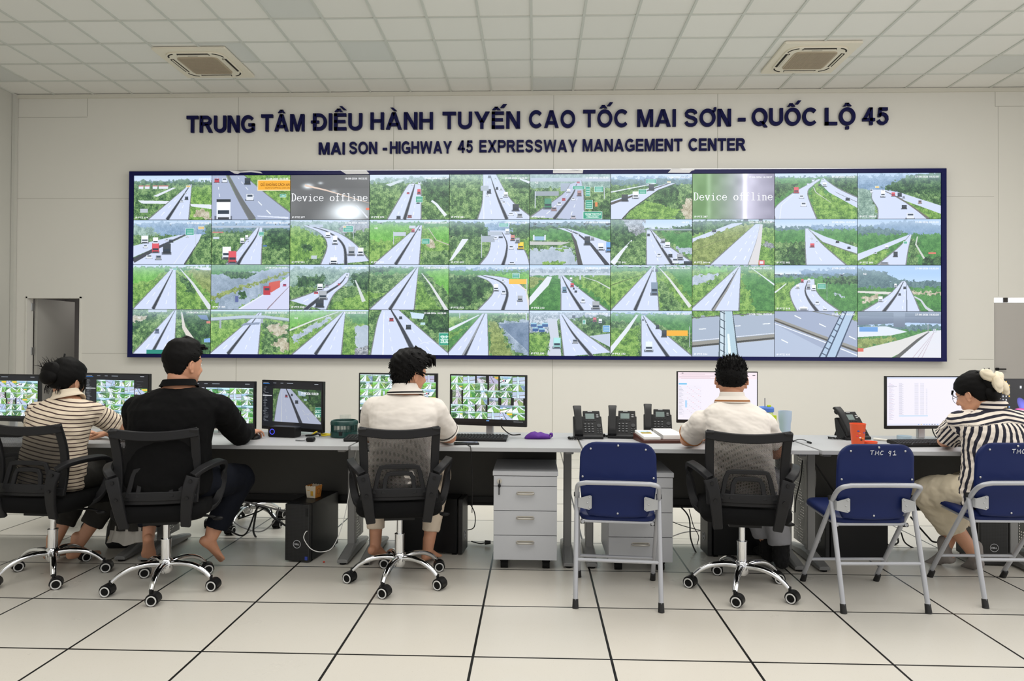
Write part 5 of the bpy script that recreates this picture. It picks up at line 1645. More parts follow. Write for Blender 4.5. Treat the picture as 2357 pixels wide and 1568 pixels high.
def make_folding_chair():
    """origin on the floor midway between the feet; sitter faces +Y"""
    t = thing('folding_chair', '', 'folding chair')
    hw = 0.214
    # front legs running up into the rail behind the backrest
    m = MB()
    pts = [(-hw, 0.245, 0.03)]
    pts += [(-hw, -0.10, 0.515)]
    pts += spline([(-hw, -0.115, 0.545), (-hw, -0.165, 0.60), (-hw + 0.012, -0.205, 0.632), (-hw + 0.05, -0.222, 0.645)], 5)
    pts += [(0.0, -0.224, 0.647)]
    full = pts + [(-x, y, z) for x, y, z in [tuple(p) for p in pts[::-1][1:]]]
    m.tube(full, 0.0125, 12)
    m.build('front_leg_loop', M_TUBE, t, smooth=60)
    for s in (-1, 1):
        m = MB()
        m.tube([(s * (hw + 0.004), -0.245, 0.03), (s * (hw + 0.0035), -0.16, 0.36), (s * (hw + 0.003), -0.108, 0.558)], 0.0125, 12)
        lg = m.build('rear_leg', M_TUBE, t, smooth=60)
        m = MB()
        m.cyl((s * (hw + 0.004), -0.249, 0.0), (s * (hw + 0.004), -0.239, 0.045), 0.0165, 0.0145, n=16)
        m.build('rubber_tip', M_CAPB, lg)
        MB().cyl((s * (hw + 0.003), -0.110, 0.548), (s * (hw + 0.003), -0.105, 0.572), 0.0155, n=16).build('tube_cap', M_CAPB, lg)
        m = MB()
        m.cyl((s * hw, 0.25, 0.0), (s * hw, 0.222, 0.045), 0.0165, 0.0145, n=16)
        m.build('rubber_tip', M_CAPB, t)
        # bracket between leg pair and backrest
        m = MB()
        M4 = Matrix.Translation((0, -0.151, 0)) @ Matrix.Identity(4)
        out = [(s * 0.205, 0.50), (s * 0.205, 0.548), (s * 0.145, 0.565), (s * 0.137, 0.56), (s * 0.137, 0.497), (s * 0.15, 0.488)]
        if s < 0:
            out = out[::-1]
        m.prism(out, 0.004, M4)
        m.box((s * 0.206, -0.122, 0.525), (0.004, 0.062, 0.05))
        br = m.build('bracket', M_BRK, t, smooth=0)
        for x, z in ((0.15, 0.553), (0.16, 0.525), (0.15, 0.5)):
            MB().ell((s * x, -0.1535, z), (0.0045, 0.003, 0.0045), nu=10, nv=6).build('screw', M_STEEL, br)
    m = MB()
    m.tube([(-hw, -0.192, 0.235), (hw, -0.192, 0.235)], 0.009, 10)
    m.build('rear_rung', M_TUBE, t)
    m = MB()
    m.tube([(-hw, 0.155, 0.155), (hw, 0.155, 0.155)], 0.009, 10)
    m.build('front_rung', M_TUBE, t)
    # seat: dished pad on a thin rim frame
    m = MB()
    rings = []
    for dz, g in ((-0.012, -0.012), (-0.006, 0.0), (0.008, 0.0), (0.018, -0.008), (0.021, -0.03), (0.014, -0.11)):
        ring = []
        for x, y in rrect(0.405 + 2 * g, 0.38 + 2 * g, 0.06 + g * 0.4, 5):
            z = 0.435 + 0.028 * (y + 0.19) / 0.38 - (0.016 if y < -0.15 else 0) * 0.3
            ring.append((x, y + 0.085, z + dz))
        rings.append(ring)
    m.loft(rings)
    m.build('seat', M_VINYL, t, smooth=60)
    m = MB()
    for s in (-1, 1):
        m.tube([(s * 0.185, -0.11, 0.414), (s * 0.185, 0.26, 0.444)], 0.009, 8)
        m.cyl((s * 0.197, -0.098, 0.412), (s * 0.175, -0.098, 0.412), 0.0115, n=12, mi=1)
    m.tube([(-0.185, -0.1, 0.416), (0.185, -0.1, 0.416)], 0.008, 8)
    m.build('seat_rail', [M_TUBE, M_CAPB], t)
    # backrest
    m = MB()
    out = []
    for x, z in ((-0.155, 0.452), (-0.19, 0.52), (-0.203, 0.65), (-0.2, 0.745)):
        out.append((x, z))
    out += [(-0.2 + 0.085 * (1 - math.cos(R(g))), 0.765 + 0.085 * math.sin(R(g))) for g in range(0, 91, 15)]
    full = [(x, z) for x, z in out] + [(-x, z) for x, z in out[::-1]]
    full += [(0.1, 0.447), (0, 0.444), (-0.1, 0.447)]

    def by(x, z):
        return -0.128 - 0.16 * (z - 0.45) + 0.35 * x * x + 0.05 * (z - 0.45) ** 2 - (0.012 * math.exp(-((z - 0.66) / 0.05) ** 2))
    inner = []
    rings = []
    for off, g in ((-0.012, 0.90), (-0.014, 0.965), (-0.009, 1.0), (0.009, 1.0), (0.016, 0.96), (0.018, 0.88)):
        rings.append([(x * g, by(x * g, 0.647 + (z - 0.647) * g) + 0.014 + off, 0.647 + (z - 0.647) * g) for x, z in full])
    # fill both faces as concentric rings so the panel can bend
    core_b = [[(x * g, by(x * g, 0.647 + (z - 0.647) * g) + 0.002, 0.647 + (z - 0.647) * g) for x, z in full] for g in (0.02, 0.3, 0.6)]
    core_f = [[(x * g, by(x * g, 0.647 + (z - 0.647) * g) + 0.034, 0.647 + (z - 0.647) * g) for x, z in full] for g in (0.6, 0.3, 0.02)]
    m.loft(core_b + rings + core_f)
    bk = m.build('backrest', M_VINYL, t, smooth=60)
    for x, z in ((-0.143, 0.815), (0, 0.835), (0.143, 0.815), (-0.185, 0.665), (0.185, 0.665), (0.0, 0.468)):
        MB().ell((x, by(x, z) + 0.0005, z), (0.006, 0.004, 0.006), nu=12, nv=6).build('screw', M_STEEL, bk)
    return t, by


def scrawl(t, by, letters, x0):
    """hand painted marks on the back of the backrest"""
    G = {'T': [[(0, 1), (.8, 1.05)], [(.4, 1), (.35, 0.1)]], 'M': [[(0, 0), (.1, 1), (.4, .35), (.75, 1), (.8, 0)]], 'C': [[(.65, .9), (.3, 1), (.05, .5), (.2, .05), (.6, .12)]],
         'Q': [[(.6, .8), (.35, 1), (.08, .6), (.3, .35), (.6, .6), (.62, 1), (.45, -.25)]], '1': [[(.1, .75), (.42, 1.05), (.35, 0)], [(0, 0), (.75, .02)]]}
    m = MB()
    x = x0
    for ch in letters:
        if ch == ' ':
            x += 0.016
            continue
        for st_ in G[ch]:
            q = []
            for a, b in st_:
                X, Z = x + a * 0.024, 0.795 + b * 0.022
                q.append((X, by(X, Z) - 0.0008, Z))
            m.tube(q, 0.0016, 6, up=(0, 1, 0))
        x += 0.026
    for ch in t.children:
        if ch.name.startswith('backrest'):
            m.build('painted_mark', M_MARK, ch)


fc, by_ = make_folding_chair()
G_FC = 'blue folding chairs'
fc.location, fc.rotation_euler.z = (0.4535, 3.866, 0), R(-5)
fc['label'], fc['group'] = 'blue folding chair without writing, in front of the telephones', G_FC
f2 = dup(fc, (1.785, 3.887, 0), R(2.5), 'empty blue folding chair with white TMC Q1 mark, in front of the orange cup', G_FC)
scrawl(f2, by_, 'TMC Q1', -0.045)
f3 = dup(fc, (2.565, 3.99, 0), R(1.5), 'blue folding chair under the woman in vertical stripes, cut by the right edge', G_FC)
scrawl(f3, by_, 'TMC Q1', -0.03)
# ---------------------------------------------------------------- monitors
M_BEZ = mat('black monitor bezel', (15, 15, 16), 0.4, bump=0.02)
M_ALU = mat('silver monitor stand', (186, 188, 190), 0.35, 0.6, bump=0.02)


def mosaic(W, H, cols, rows, x0, y0, x1, y1, p, seed, narrow=True):
    rg = random.Random(seed)
    w, h = (x1 - x0) / cols, (y1 - y0) / rows
    for r in range(rows):
        for c in range(cols):
            i = rg.choice([3, 4, 8, 9, 11, 12, 13, 14, 16, 17, 18, 19, 20, 22, 23, 24, 25, 26, 27, 28, 30, 31, 32, 33, 34, 35, 36, 37, 38, 39, 1, 6, 10, 29])
            X, Y = x0 + c * w, y0 + r * h
            ww, hh = max(2, int(w) - 1), max(2, int(h) - 1)
            q = small(PICS[i], ww, hh)
            q = np.clip((q - 128) * 1.25 + 134, 0, 255)
            if narrow and rg.random() < 0.16:
                q[:, :int(ww * 0.12)] = 14
                q[:, int(ww * 0.88):] = 14
                q[:, int(ww * 0.12):int(ww * 0.88)] = q[:, int(ww * 0.12):int(ww * 0.88)] * 0.75 + np.array((44, 30, 40.))
            p[int(Y):int(Y) + hh, int(X):int(X) + ww] = q


def ui_dashes(p, x0, y0, x1, y1, step, seed, col=(150, 156, 164), h=2):
    rg = random.Random(seed)
    y = y0
    while y < y1:
        x = x0 + rg.choice((0, 6, 12, 18))
        w = rg.randint(14, max(15, int((x1 - x0) * 0.6)))
        p[int(y):int(y) + h, int(x):int(min(x + w, x1))] = col
        y += step


def vms(kind, seed):
    W, H = 640, 360
    p = np.zeros((H, W, 3)) + np.array((26, 28, 32.))
    if kind == 'full':
        p[:] = 14
        mosaic(W, H, 6, 6, 4, 4, 636, 336, p, seed)
        p[346:350, 540:620] = (140, 144, 150)
        p[342:350, 310:335] = (110, 160, 220)
        return p
    p[0:38] = (22, 24, 30)
    for x, w in ((10, 60), (120, 34), (200, 30), (270, 66)):
        p[12:16, x:x + w] = (150, 158, 170)
    p[20:23, 8:80] = (50, 130, 220)
    p[12:16, 560:600] = (190, 196, 204)
    tree = kind in ('tree', 'single')
    x0 = 112 if tree else 6
    if tree:
        p[40:330, 0:108] = (30, 32, 38)
        ui_dashes(p, 8, 48, 90, 320, 9, seed)
        p[112:119, 4:106] = (206, 208, 212)
    if kind == 'single':
        q = small(PICS[33], 512, 262)
        q[np.clip(((np.mgrid[0:262, 0:512][0]) * 0), 0, 1).astype(bool)] = 0
        p[58:320, 118:630] = q * 0.8
    elif kind == 'tree':
        mosaic(W, H, 4, 6, x0 + 4, 46, 500, 338, p, seed)
        p[46:338, 506:634] = (24, 26, 30)
        ui_dashes(p, 512, 54, 630, 104, 12, seed + 1, (96, 100, 108))
        mosaic(W, H, 1, 1, 506, 110, 632, 160, p, seed + 5)
        p[346:356] = (214, 214, 222)
        for k in range(8):
            p[348:354, 300 + 14 * k:308 + 14 * k] = random.Random(k).choice([(200, 80, 80), (90, 130, 220), (80, 80, 90)])
    else:
        mosaic(W, H, 6, 6, 8, 46, 634, 340, p, seed)
    return p


def sheet(kind):
    W, H = 640, 360
    p = np.zeros((H, W, 3)) + np.array((243, 238, 250.))
    if kind == 'sheet':
        p[0:50] = (250, 232, 240)
        ui_dashes(p, 10, 6, 600, 48, 8, 3, (196, 178, 190), 2)
        p[4:9, 30:44] = (60, 60, 66)
        p[20:26, 604:626] = (70, 76, 84)
        p[84:93, 6:72] = (96, 190, 236)
        for r in range(20):
            y = 104 + r * 11
            p[y:y + 1, 6:190] = (222, 222, 232)
            p[y + 4:y + 6, 8:8 + 18 + (r * 7) % 24] = (160, 164, 178)
            for c in range(8):
                if (r * 3 + c * 5) % 4 == 0:
                    p[y + 4:y + 6, 74 + c * 15:82 + c * 15] = (196, 170, 186) if c % 3 else (236, 150, 160)
        p[214:268, 58:74] = (176, 214, 246)
        p[300:340, 44:50] = p[300:340, 44:50] * 0.97
    else:
        p[:] = (242, 238, 252)
        p[0:10] = (214, 222, 244)
        for r in range(40):
            y = 46 + r * 7
            if y > 318:
                break
            if r < 34:
                p[y:y + 2, 96:96 + 26 + (r * 11) % 22] = (176, 178, 190)
                p[y:y + 2, 222:254] = (196, 198, 208)
                p[y:y + 2, 268:300] = (200, 202, 212)
                if r > 5:
                    p[y:y + 2, 314:326] = (200, 202, 212)
            p[y:y + 2, 14:14 + 18 + (r * 13) % 32] = (206, 178, 186) if r % 4 == 1 else (190, 188, 204)
        p[66:72, 4:80] = (206, 204, 214)
        p[286:291, 96:330] = (176, 214, 240)
        p[346:360] = (226, 228, 244)
        for k in range(12):
            p[350:355, 250 + k * 22:260 + k * 22] = random.Random(k + 9).choice([(60, 60, 70), (120, 150, 210), (220, 180, 90)])
    return p


def desktop():
    W, H = 640, 360
    p = np.zeros((H, W, 3)) + np.array((20, 20, 23.))
    yy, xx = np.mgrid[0:H, 0:W]
    rg = random.Random(5)
    for c in range(3):
        for r in range(8):
            x, y = 10 + c * 26, 10 + r * 27
            if rg.random() < 0.88:
                p[y:y + 12, x:x + 11] = rg.choice([(220, 222, 226), (232, 190, 90), (110, 160, 220), (200, 204, 210)])
                p[y + 15:y + 17, x - 2:x + 14] = (120, 122, 128)
    p[46:66, 156:172] = (224, 226, 230)
    p[132:150, 282:298] = (210, 212, 218)
    # generic pale pink and blue petals of the wallpaper
    for cx, cy, a, b, th, col in ((300, 280, 120, 34, 0.35, (240, 80, 160)), (330, 240, 130, 44, 0.9, (110, 110, 230)), (320, 320, 120, 26, 0.1, (220, 196, 240)), (280, 240, 70, 26, 0.1, (250, 110, 190)), (380, 260, 120, 50, 1.4, (236, 60, 110)), (420, 300, 130, 50, -0.6, (130, 150, 240))):
        cx -= 110
        u = (xx - cx) * math.cos(th) + (yy - cy) * math.sin(th)
        v = -(xx - cx) * math.sin(th) + (yy - cy) * math.cos(th)
        d = (u / a) ** 2 + (v / b) ** 2
        m_ = d < 1
        k = np.clip(1 - d, 0, 1)[..., None]
        p[m_] = (np.array(col, float) * (0.75 + 0.35 * k) + 18 * k)[m_]
    return np.clip(p, 0, 255)


def monitor(loc, rz, label, pic, w=0.535, h=0.325, zc=0.985, tilt=0.0, estr=1.0):
    """loc = foot of the stand on the desk (desk top z .75)"""
    t = thing('monitor', label, 'monitor', (loc[0], loc[1], DZ), rz, 'computer monitors on the desks')
    z = zc - DZ
    m = MB()
    m.box((0, 0.012, z), (w, 0.024, h))
    m.box((0, 0.035, z - 0.01), (w * 0.55, 0.03, h * 0.55))
    hd = m.build('housing', M_BEZ, t, smooth=0, bevel=0.003)
    o = screen_face('screen', w - 0.014, h - 0.03, screen_mat('monitor picture ' + label[:30], pic, estr * 0.95), hd, y=-0.0012, z=z + 0.008)
    m = MB()
    m.box((0, 0.06, z * 0.5 + 0.005), (0.05, 0.025, z - 0.01))
    m.build('stand_column', M_ALU, t, smooth=0, bevel=0.005)
    m = MB()
    m.prism([(-0.125, -0.075), (0.125, -0.075), (0.145, 0.02), (0.11, 0.085), (-0.11, 0.085), (-0.145, 0.02)], 0.010, Matrix.Translation((0, 0.03, 0.005)) @ Matrix.Rotation(R(90), 4, 'X'))
    m.build('stand_foot', M_ALU, t, smooth=0, bevel=0.002)
    m = MB()
    m.tube(spline([(0.07, 0.045, z - h * 0.42), (0.09, 0.06, 0.05), (0.14, 0.09, 0.006), (0.2, 0.12, 0.006)], 6), 0.004, 6)
    m.build('signal_cable', M_BLACK, t)
    return t


monitor((-3.64, 4.70), R(-9), 'monitor of small road pictures cut off at the left edge of the photo', vms('wide', 21))
monitor((-2.86, 4.69), R(-14), 'monitor with a list panel and road pictures, right of the thin striped woman', vms('tree', 22), w=0.545, h=0.335, zc=0.99)
monitor((-2.17, 4.72), R(-4), 'monitor of small road pictures half hidden by the man in black', vms('wide', 23), zc=0.945)
monitor((-1.648, 4.69), R(-24), 'monitor showing one large highway picture beside a list', vms('single', 24), w=0.545, h=0.34, zc=0.945)
monitor((-0.93, 4.72), R(-5), 'monitor of road pictures half hidden behind the man with black trimmed collar', vms('full', 25), w=0.55, h=0.345, zc=0.997)
monitor((-0.317, 4.69), R(-13), 'monitor filled with thirty six road pictures, right of the man with black trimmed collar', vms('full', 26), w=0.54, h=0.345, zc=0.992)
monitor((1.215, 4.70), R(0), 'white spreadsheet monitor behind the man with the brown collar stripe', sheet('sheet'), w=0.535, h=0.345, zc=1.022)
monitor((2.56, 4.66), R(7), 'white file list monitor left of the woman in vertical stripes', sheet('files'), w=0.56, h=0.345, zc=1.0)
monitor((3.335, 4.74), R(8), 'black desktop monitor with icons cut off at the right edge', desktop(), w=0.56, h=0.345, zc=0.985)

# lettering on the large highway picture of the fourth monitor
for o in bpy.data.objects:
    if o.name.startswith('monitor') and 'one large highway' in str(o.get('label', '')):
        put_text(osd('27-08-2026 10:32:30'), 'timestamp', M_OSD, o, 0.235, -0.003, 0.275, w=0.15, h=0.016, just='R')
        put_text(text_mesh('QL.2', 1, 0.03), 'sign_text', M_SGW, o, 0.205, -0.003, 0.158, w=0.04, h=0.018)
        put_text(text_mesh('TP. N', 1, 0.03), 'sign_text', M_SGW, o, 0.205, -0.003, 0.126, w=0.042, h=0.018)


# ---------------------------------------------------------------- keyboards and small desk things
def keyboard(loc, rz, label):
    t = thing('keyboard', label, 'keyboard', (loc[0], loc[1], DZ), rz, 'black keyboards')
    m = MB()
    m.loft([[(x, y, z + (y + 0.07) * 0.09) for x, y in rrect(0.44 - g, 0.135 - g, 0.008, 3)] for z, g in ((0.0, 0.004), (0.012, 0.0), (0.016, 0.004))])
    m.build('body', M_BLACK, t, smooth=0)
    m = MB()
    for r in range(6):
        y = 0.053 - r * 0.0205
        n = 20
        for c in range(n):
            x = -0.207 + c * 0.0205 + (0.006 if c > 14 else 0) * (c - 14) * 0.2
            if x > 0.21:
                continue
            w = 0.0168
            if r == 5 and 4 <= c <= 9:
                if c > 4:
                    continue
                w, x = 0.115, x + 0.05
            z = 0.018 + (y + 0.07) * 0.09
            m.box((x, y, z), (w, 0.0168, 0.007), taper=0.85)
    m.build('keys', mat('black key caps', (24, 25, 27), 0.5, bump=0.02), t, smooth=0)['kind'] = 'stuff'
    return t


keyboard((-0.395, 4.50), R(-3), 'black keyboard under the monitor of thirty six road pictures')
keyboard((-0.985, 4.43), R(2), 'black keyboard left of the man with black trimmed collar')
keyboard((2.43, 4.43), R(8), 'black keyboard in front of the white file list monitor')
keyboard((-3.55, 4.5), R(-4), 'black keyboard at the left edge in front of the cut off monitor')


def phone(loc, rz, label, cord=None):
    t = thing('desk_phone', label, 'telephone', (loc[0], loc[1], DZ), rz, 'black desk telephones')
    pm = mat('black phone plastic', (27, 28, 30), 0.45, spec=0.3, bump=0.04, bscale=500)
    # inclined body: face from front bottom to raised top
    A = R(52)
    def F(x, s, o=0.0):  # point on the face: s along slope, o outward
        return Vector((x, -0.06 + s * math.cos(A) - o * math.sin(A), 0.022 + s * math.sin(A) + o * math.cos(A)))
    m = MB()
    prof = [(-0.075, 0.0), (-0.075, 0.018), (-0.06, 0.024), (-0.06 + 0.15 * math.cos(A), 0.022 + 0.15 * math.sin(A)), (-0.045 + 0.15 * math.cos(A), 0.014 + 0.15 * math.sin(A)), (0.03, 0.03), (0.02, 0.0)]
    for xs in (((-0.095, 0.095)),):
        m.loft([[(x, y, z) for y, z in prof] for x in xs])
    m.box((0.0, 0.066, 0.056), (0.12, 0.008, 0.10), rot=Matrix.Rotation(R(28), 3, 'X'))
    body = m.build('body', pm, t, smooth=0, bevel=0.004)
    m = MB()
    for q in ((0.0, 0.0),):
        pts = [F(-0.03, 0.1, -0.004), F(0.09, 0.1, -0.004), F(0.086, 0.195, -0.004), F(-0.026, 0.195, -0.004)]
        back = [p + Vector((0, 0.012, -0.01)) for p in pts]
        m.add(pts + back, [(3, 2, 1, 0), (4, 5, 6, 7), (0, 1, 5, 4), (1, 2, 6, 5), (2, 3, 7, 6), (3, 0, 4, 7)])
    m.build('display_head', pm, t, smooth=0, bevel=0.003)
    m = MB()
    m.add([F(-0.012, 0.128, 0.0005), F(0.047, 0.128, 0.0005), F(0.047, 0.17, 0.0005), F(-0.012, 0.17, 0.0005)], [(0, 1, 2, 3)])
    m.build('lcd', mat('grey green phone display', (122, 138, 136), 0.25, bump=0.01), t, smooth=0)
    m = MB()
    rot = Matrix.Rotation(A, 3, 'X')
    for r in range(4):
        for c in range(3):
            m.box(F(-0.02 + c * 0.024, 0.086 - r * 0.019, 0.002), (0.016, 0.011, 0.006), rot=rot)
    for r in range(3):
        for c in range(2):
            m.box(F(0.062 + c * 0.018, 0.048 - r * 0.015, 0.002), (0.010, 0.008, 0.006), rot=rot)
    for c in range(4):
        m.box(F(-0.012 + c * 0.02, 0.115, 0.0015), (0.015, 0.005, 0.004), rot=rot)
    m.cyl(F(0.072, 0.075, 0), F(0.072, 0.075, 0.004), 0.014, n=18)
    m.build('keypad', mat('dark grey phone keys', (52, 54, 57), 0.4, bump=0.02), t, smooth=0, bevel=0.001)
    m = MB()
    for r in range(4):
        for c in range(3):
            m.box(F(-0.018 + c * 0.024, 0.087 - r * 0.019, 0.0052), (0.005, 0.002, 0.0008), rot=rot)
    for k in range(2):
        m.box(F(0.068, 0.158 - 0.015 * k, 0.0015), (0.014, 0.006, 0.003), rot=rot)
    m.box(F(0.02, 0.186, 0.0004), (0.03, 0.004, 0.0008), rot=rot)
    m.build('key_print', mat('pale key print', (196, 198, 200), 0.5, bump=0.01), t, smooth=0)
    # handset
    m = MB()
    ctr = [F(-0.066, s, o) for s, o in ((-0.005, 0.014), (0.02, 0.03), (0.05, 0.034), (0.12, 0.034), (0.175, 0.03), (0.215, 0.018))]
    up_ = Vector((0, -math.sin(A), math.cos(A)))
    rings = []
    for i, p in enumerate(spline(ctr, 4)):
        k = i / 20
        hw = 0.024 + 0.004 * (abs(k - 0.5) * 2) ** 2
        th = 0.012
        rings.append([p + Vector((x * hw / 0.024, 0, 0)) + up_ * (y * th / 0.012) for x, y in rrect(0.048, 0.024, 0.008, 3)])
    m.loft(rings)
    m.ell(F(-0.066, 0.012, 0.008), (0.024, 0.02, 0.02))
    m.ell(F(-0.066, 0.19, 0.010), (0.024, 0.02, 0.022))
    m.build('handset', pm, t, smooth=40)
    if cord:
        m = MB()
        P = spline(cord, 10)
        hel = []
        for i, p in enumerate(P):
            d = (P[min(i + 1, len(P) - 1)] - P[max(i - 1, 0)]).normalized()
            x, y, _ = basis(d)
            for j in range(3):
                a = 2 * PI * (i * 3 + j) / 6
                q = p + d * 0.0 + (P[min(i + 1, len(P) - 1)] - p) * (j / 3)
                hel.append(q + (x * math.cos(a) + y * math.sin(a)) * 0.006)
        m.tube(hel, 0.0028, 5)
        m.build('coiled_cord', pm, t)
    return t


phone((0.352, 4.66), R(3), 'black desk telephone, leftmost beside the desk joint', [(-0.07, -0.06, 0.02), (-0.1, -0.075, 0.012), (-0.135, -0.09, 0.012), (-0.12, -0.125, 0.01), (-0.07, -0.13, 0.01), (-0.04, -0.11, 0.014)])
phone((0.585, 4.70), R(-7), 'black desk telephone in the middle, directly left of the open calendar', [(-0.07, -0.04, 0.02), (-0.1, -0.03, 0.01), (-0.13, -0.01, 0.01), (-0.12, 0.03, 0.01)])
phone((0.845, 4.84), R(-7), 'black desk telephone standing behind the open calendar')
phone((2.11, 4.74), R(16), 'black desk telephone turned sideways behind the orange cup', [(-0.07, -0.04, 0.02), (-0.11, -0.04, 0.012), (-0.15, -0.02, 0.01), (-0.17, 0.01, 0.01)])

# open desk calendar
t = thing('desk_calendar', 'open desk calendar of white pages on a dark brown base', 'calendar', (0.80, 4.51, DZ), R(4))
m = MB()
m.add([(-0.15, 0.10, 0.0), (0.15, 0.10, 0.0), (0.16, -0.10, 0.0), (-0.13, -0.10, 0.0), (-0.15, 0.10, 0.045), (0.14, 0.10, 0.045), (0.155, -0.10, 0.02), (-0.125, -0.10, 0.02)], [(0, 1, 2, 3), (7, 6, 5, 4), (0, 4, 5, 1), (1, 5, 6, 2), (2, 6, 7, 3), (3, 7, 4, 0)])
m.build('base', mat('dark brown leatherette', (72, 34, 26), 0.45, bump=0.15, bscale=300), t, smooth=0, bevel=0.003)


def slope(x, y, o):
    return (x, y, 0.0325 + (y) * 0.125 + o)


m = MB()
P = [(-0.14, 0.095), (-0.035, 0.095), (-0.015, -0.085), (-0.118, -0.085)]
m.add([slope(x, y, 0.001) for x, y in P] + [slope(x, y, 0.017) for x, y in P], [(0, 1, 2, 3), (7, 6, 5, 4), (0, 4, 5, 1), (1, 5, 6, 2), (2, 6, 7, 3), (3, 7, 4, 0)])
pg = m.build('left_pages', M_PAPER, t, smooth=0)


def landscape_mat():
    k = NB('printed landscape picture')
    tc = k.n('ShaderNodeTexCoord')
    n = k.n('ShaderNodeTexNoise')
    n.inputs['Scale'].default_value = 60
    k.link(tc.outputs['Object'], n.inputs['Vector'])
    sp = k.n('ShaderNodeSeparateXYZ')
    k.link(tc.outputs['Object'], sp.inputs[0])
    g = k.mix(n.outputs[0], lin((58, 74, 34)), lin((206, 176, 60)))
    s = k.mix(n.outputs[0], lin((120, 176, 220)), lin((226, 236, 240)))
    k.link(k.mix(k.math('GREATER_THAN', k.math('ADD', sp.outputs[1], k.math('MULTIPLY', n.outputs[0], 0.03)), 0.055), g, s), k.b.inputs['Base Color'])
    k.b.inputs['Roughness'].default_value = 0.5
    return k.m


m = MB()
P = [(-0.125, 0.075), (-0.055, 0.075), (-0.045, 0.0), (-0.112, 0.0)]
m.add([slope(x, y, 0.0174) for x, y in P], [(3, 2, 1, 0)])
m.build('printed_picture', landscape_mat(), pg, smooth=0)
m = MB()
P = [(-0.02, 0.1), (0.10, 0.1), (0.145, -0.075), (0.005, -0.075)]
m.add([slope(x, y, 0.001) for x, y in P] + [slope(x, y, 0.026) for x, y in P], [(0, 1, 2, 3), (7, 6, 5, 4), (0, 4, 5, 1), (1, 5, 6, 2), (2, 6, 7, 3), (3, 7, 4, 0)])
m.build('right_pages', M_PAPER, t, smooth=0)
m = MB()
for k in range(9):
    c = Vector(slope(-0.026 + 0.0022 * k, 0.09 - 0.02 * k, 0.016))
    m.tube([c + Vector((0.011 * math.cos(2 * PI * j / 12), 0, 0.012 * math.sin(2 * PI * j / 12))) for j in range(12)], 0.0012, 5, closed=True, up=(0, 1, 0))
m.build('ring_binding', M_STEEL, t)

# purple cloth pouch
t = thing('cloth_pouch', 'crumpled purple cloth pouch lying on the grey desk', 'cloth', (0.02, 4.60, DZ), R(4))
m = MB()
rings = []
rg = random.Random(3)
for j, (x, h, w) in enumerate(((-0.085, 0.008, 0.02), (-0.075, 0.022, 0.04), (-0.05, 0.042, 0.05), (-0.02, 0.046, 0.052), (0.0, 0.036, 0.052), (0.02, 0.042, 0.05), (0.05, 0.034, 0.05), (0.07, 0.03, 0.04), (0.082, 0.022, 0.028))):
    ring = []
    for i in range(16):
        a = 2 * PI * i / 16
        ring.append((x + rg.uniform(-.002, .002), w * math.cos(a) * (1 + 0.06 * math.sin(3 * a + j)), max(0.0, 0.4 * h + 0.6 * h * math.sin(a) * (1 + 0.12 * math.sin(2.0 * a + j * 1.3)))))
    rings.append(ring)
m.loft(rings)
PURP = mat('purple cloth', (84, 30, 134), 0.75, bump=0.2, bscale=250)
m.build('pouch', PURP, t, smooth=70)
m = MB()
m.ell((0.088, -0.01, 0.03), (0.012, 0.018, 0.01))
m.tube([(0.083, -0.02, 0.01), (0.095, -0.02, 0.02), (0.094, -0.015, 0.035)], 0.005, 8)
m.build('drawstring_knot', PURP, t)

# dark green slatted basket (small desk fan housing)
t = thing('round_basket', 'round dark green plastic basket with slotted sides', 'basket', (-1.262, 4.60, DZ))
gm = mat('dark green plastic', (18, 62, 58), 0.35, bump=0.03)
m = MB()
m.lathe([(0.0, 0.0), (0.085, 0.0), (0.089, 0.004), (0.089, 0.036), (0.082, 0.038), (0.0, 0.03)], 40)
m.build('lower_bowl', gm, t)
m = MB()
m.lathe([(0.083, 0.083), (0.089, 0.081), (0.090, 0.098), (0.085, 0.108), (0.076, 0.112), (0.074, 0.104), (0.081, 0.1)], 40)
m.build('rim', gm, t)
m = MB()
for k in range(56):
    a = 2 * PI * k / 56
    if 0.18 < ((a + 0.4) % (2 * PI)) / (2 * PI) < 0.22:
        continue
    c = Vector((0.085 * math.cos(a), 0.085 * math.sin(a), 0.06))
    m.box(c, (0.004, 0.0035, 0.05), rot=Matrix.Rotation(a, 3, 'Z'))
m.build('side_slats', gm, t, smooth=0)
m = MB()
m.box((0, -0.089, 0.03), (0.022, 0.008, 0.024))
m.build('clasp', M_BLACK, t, smooth=0, bevel=0.002)
# clear drinking glass beyond it
t = thing('drinking_glass', 'clear drinking glass standing behind the dark green basket', 'glass', (-1.31, 4.80, DZ))
m = MB()
m.lathe([(0.0, 0.0), (0.032, 0.0), (0.038, 0.125), (0.0365, 0.125), (0.0305, 0.006), (0.0, 0.006)], 32)
m.build('glass', mat('clear glass', (245, 248, 248), 0.02, trans=1.0, bump=0.002), t)

# black soundbar with blue ring
t = thing('speaker_bar', 'small black speaker bar with a glowing blue ring', 'speaker', (-1.655, 4.55, DZ), R(-12))
m = MB()
m.prism(rrect(0.20, 0.07, 0.012, 4), 0.075, Matrix.Translation((0, 0.02, 0.036)))
m.build('body', M_BLACK, t, smooth=40, bevel=0.003)
m = MB()
m.tube([(-0.068 + 0.016 * math.cos(2 * PI * k / 24), -0.0185, 0.036 + 0.017 * math.sin(2 * PI * k / 24)) for k in range(24)], 0.0018, 6, closed=True, up=(0, 1, 0))
m.build('light_ring', emis('blue light ring', (70, 80, 255), 1.6), t)

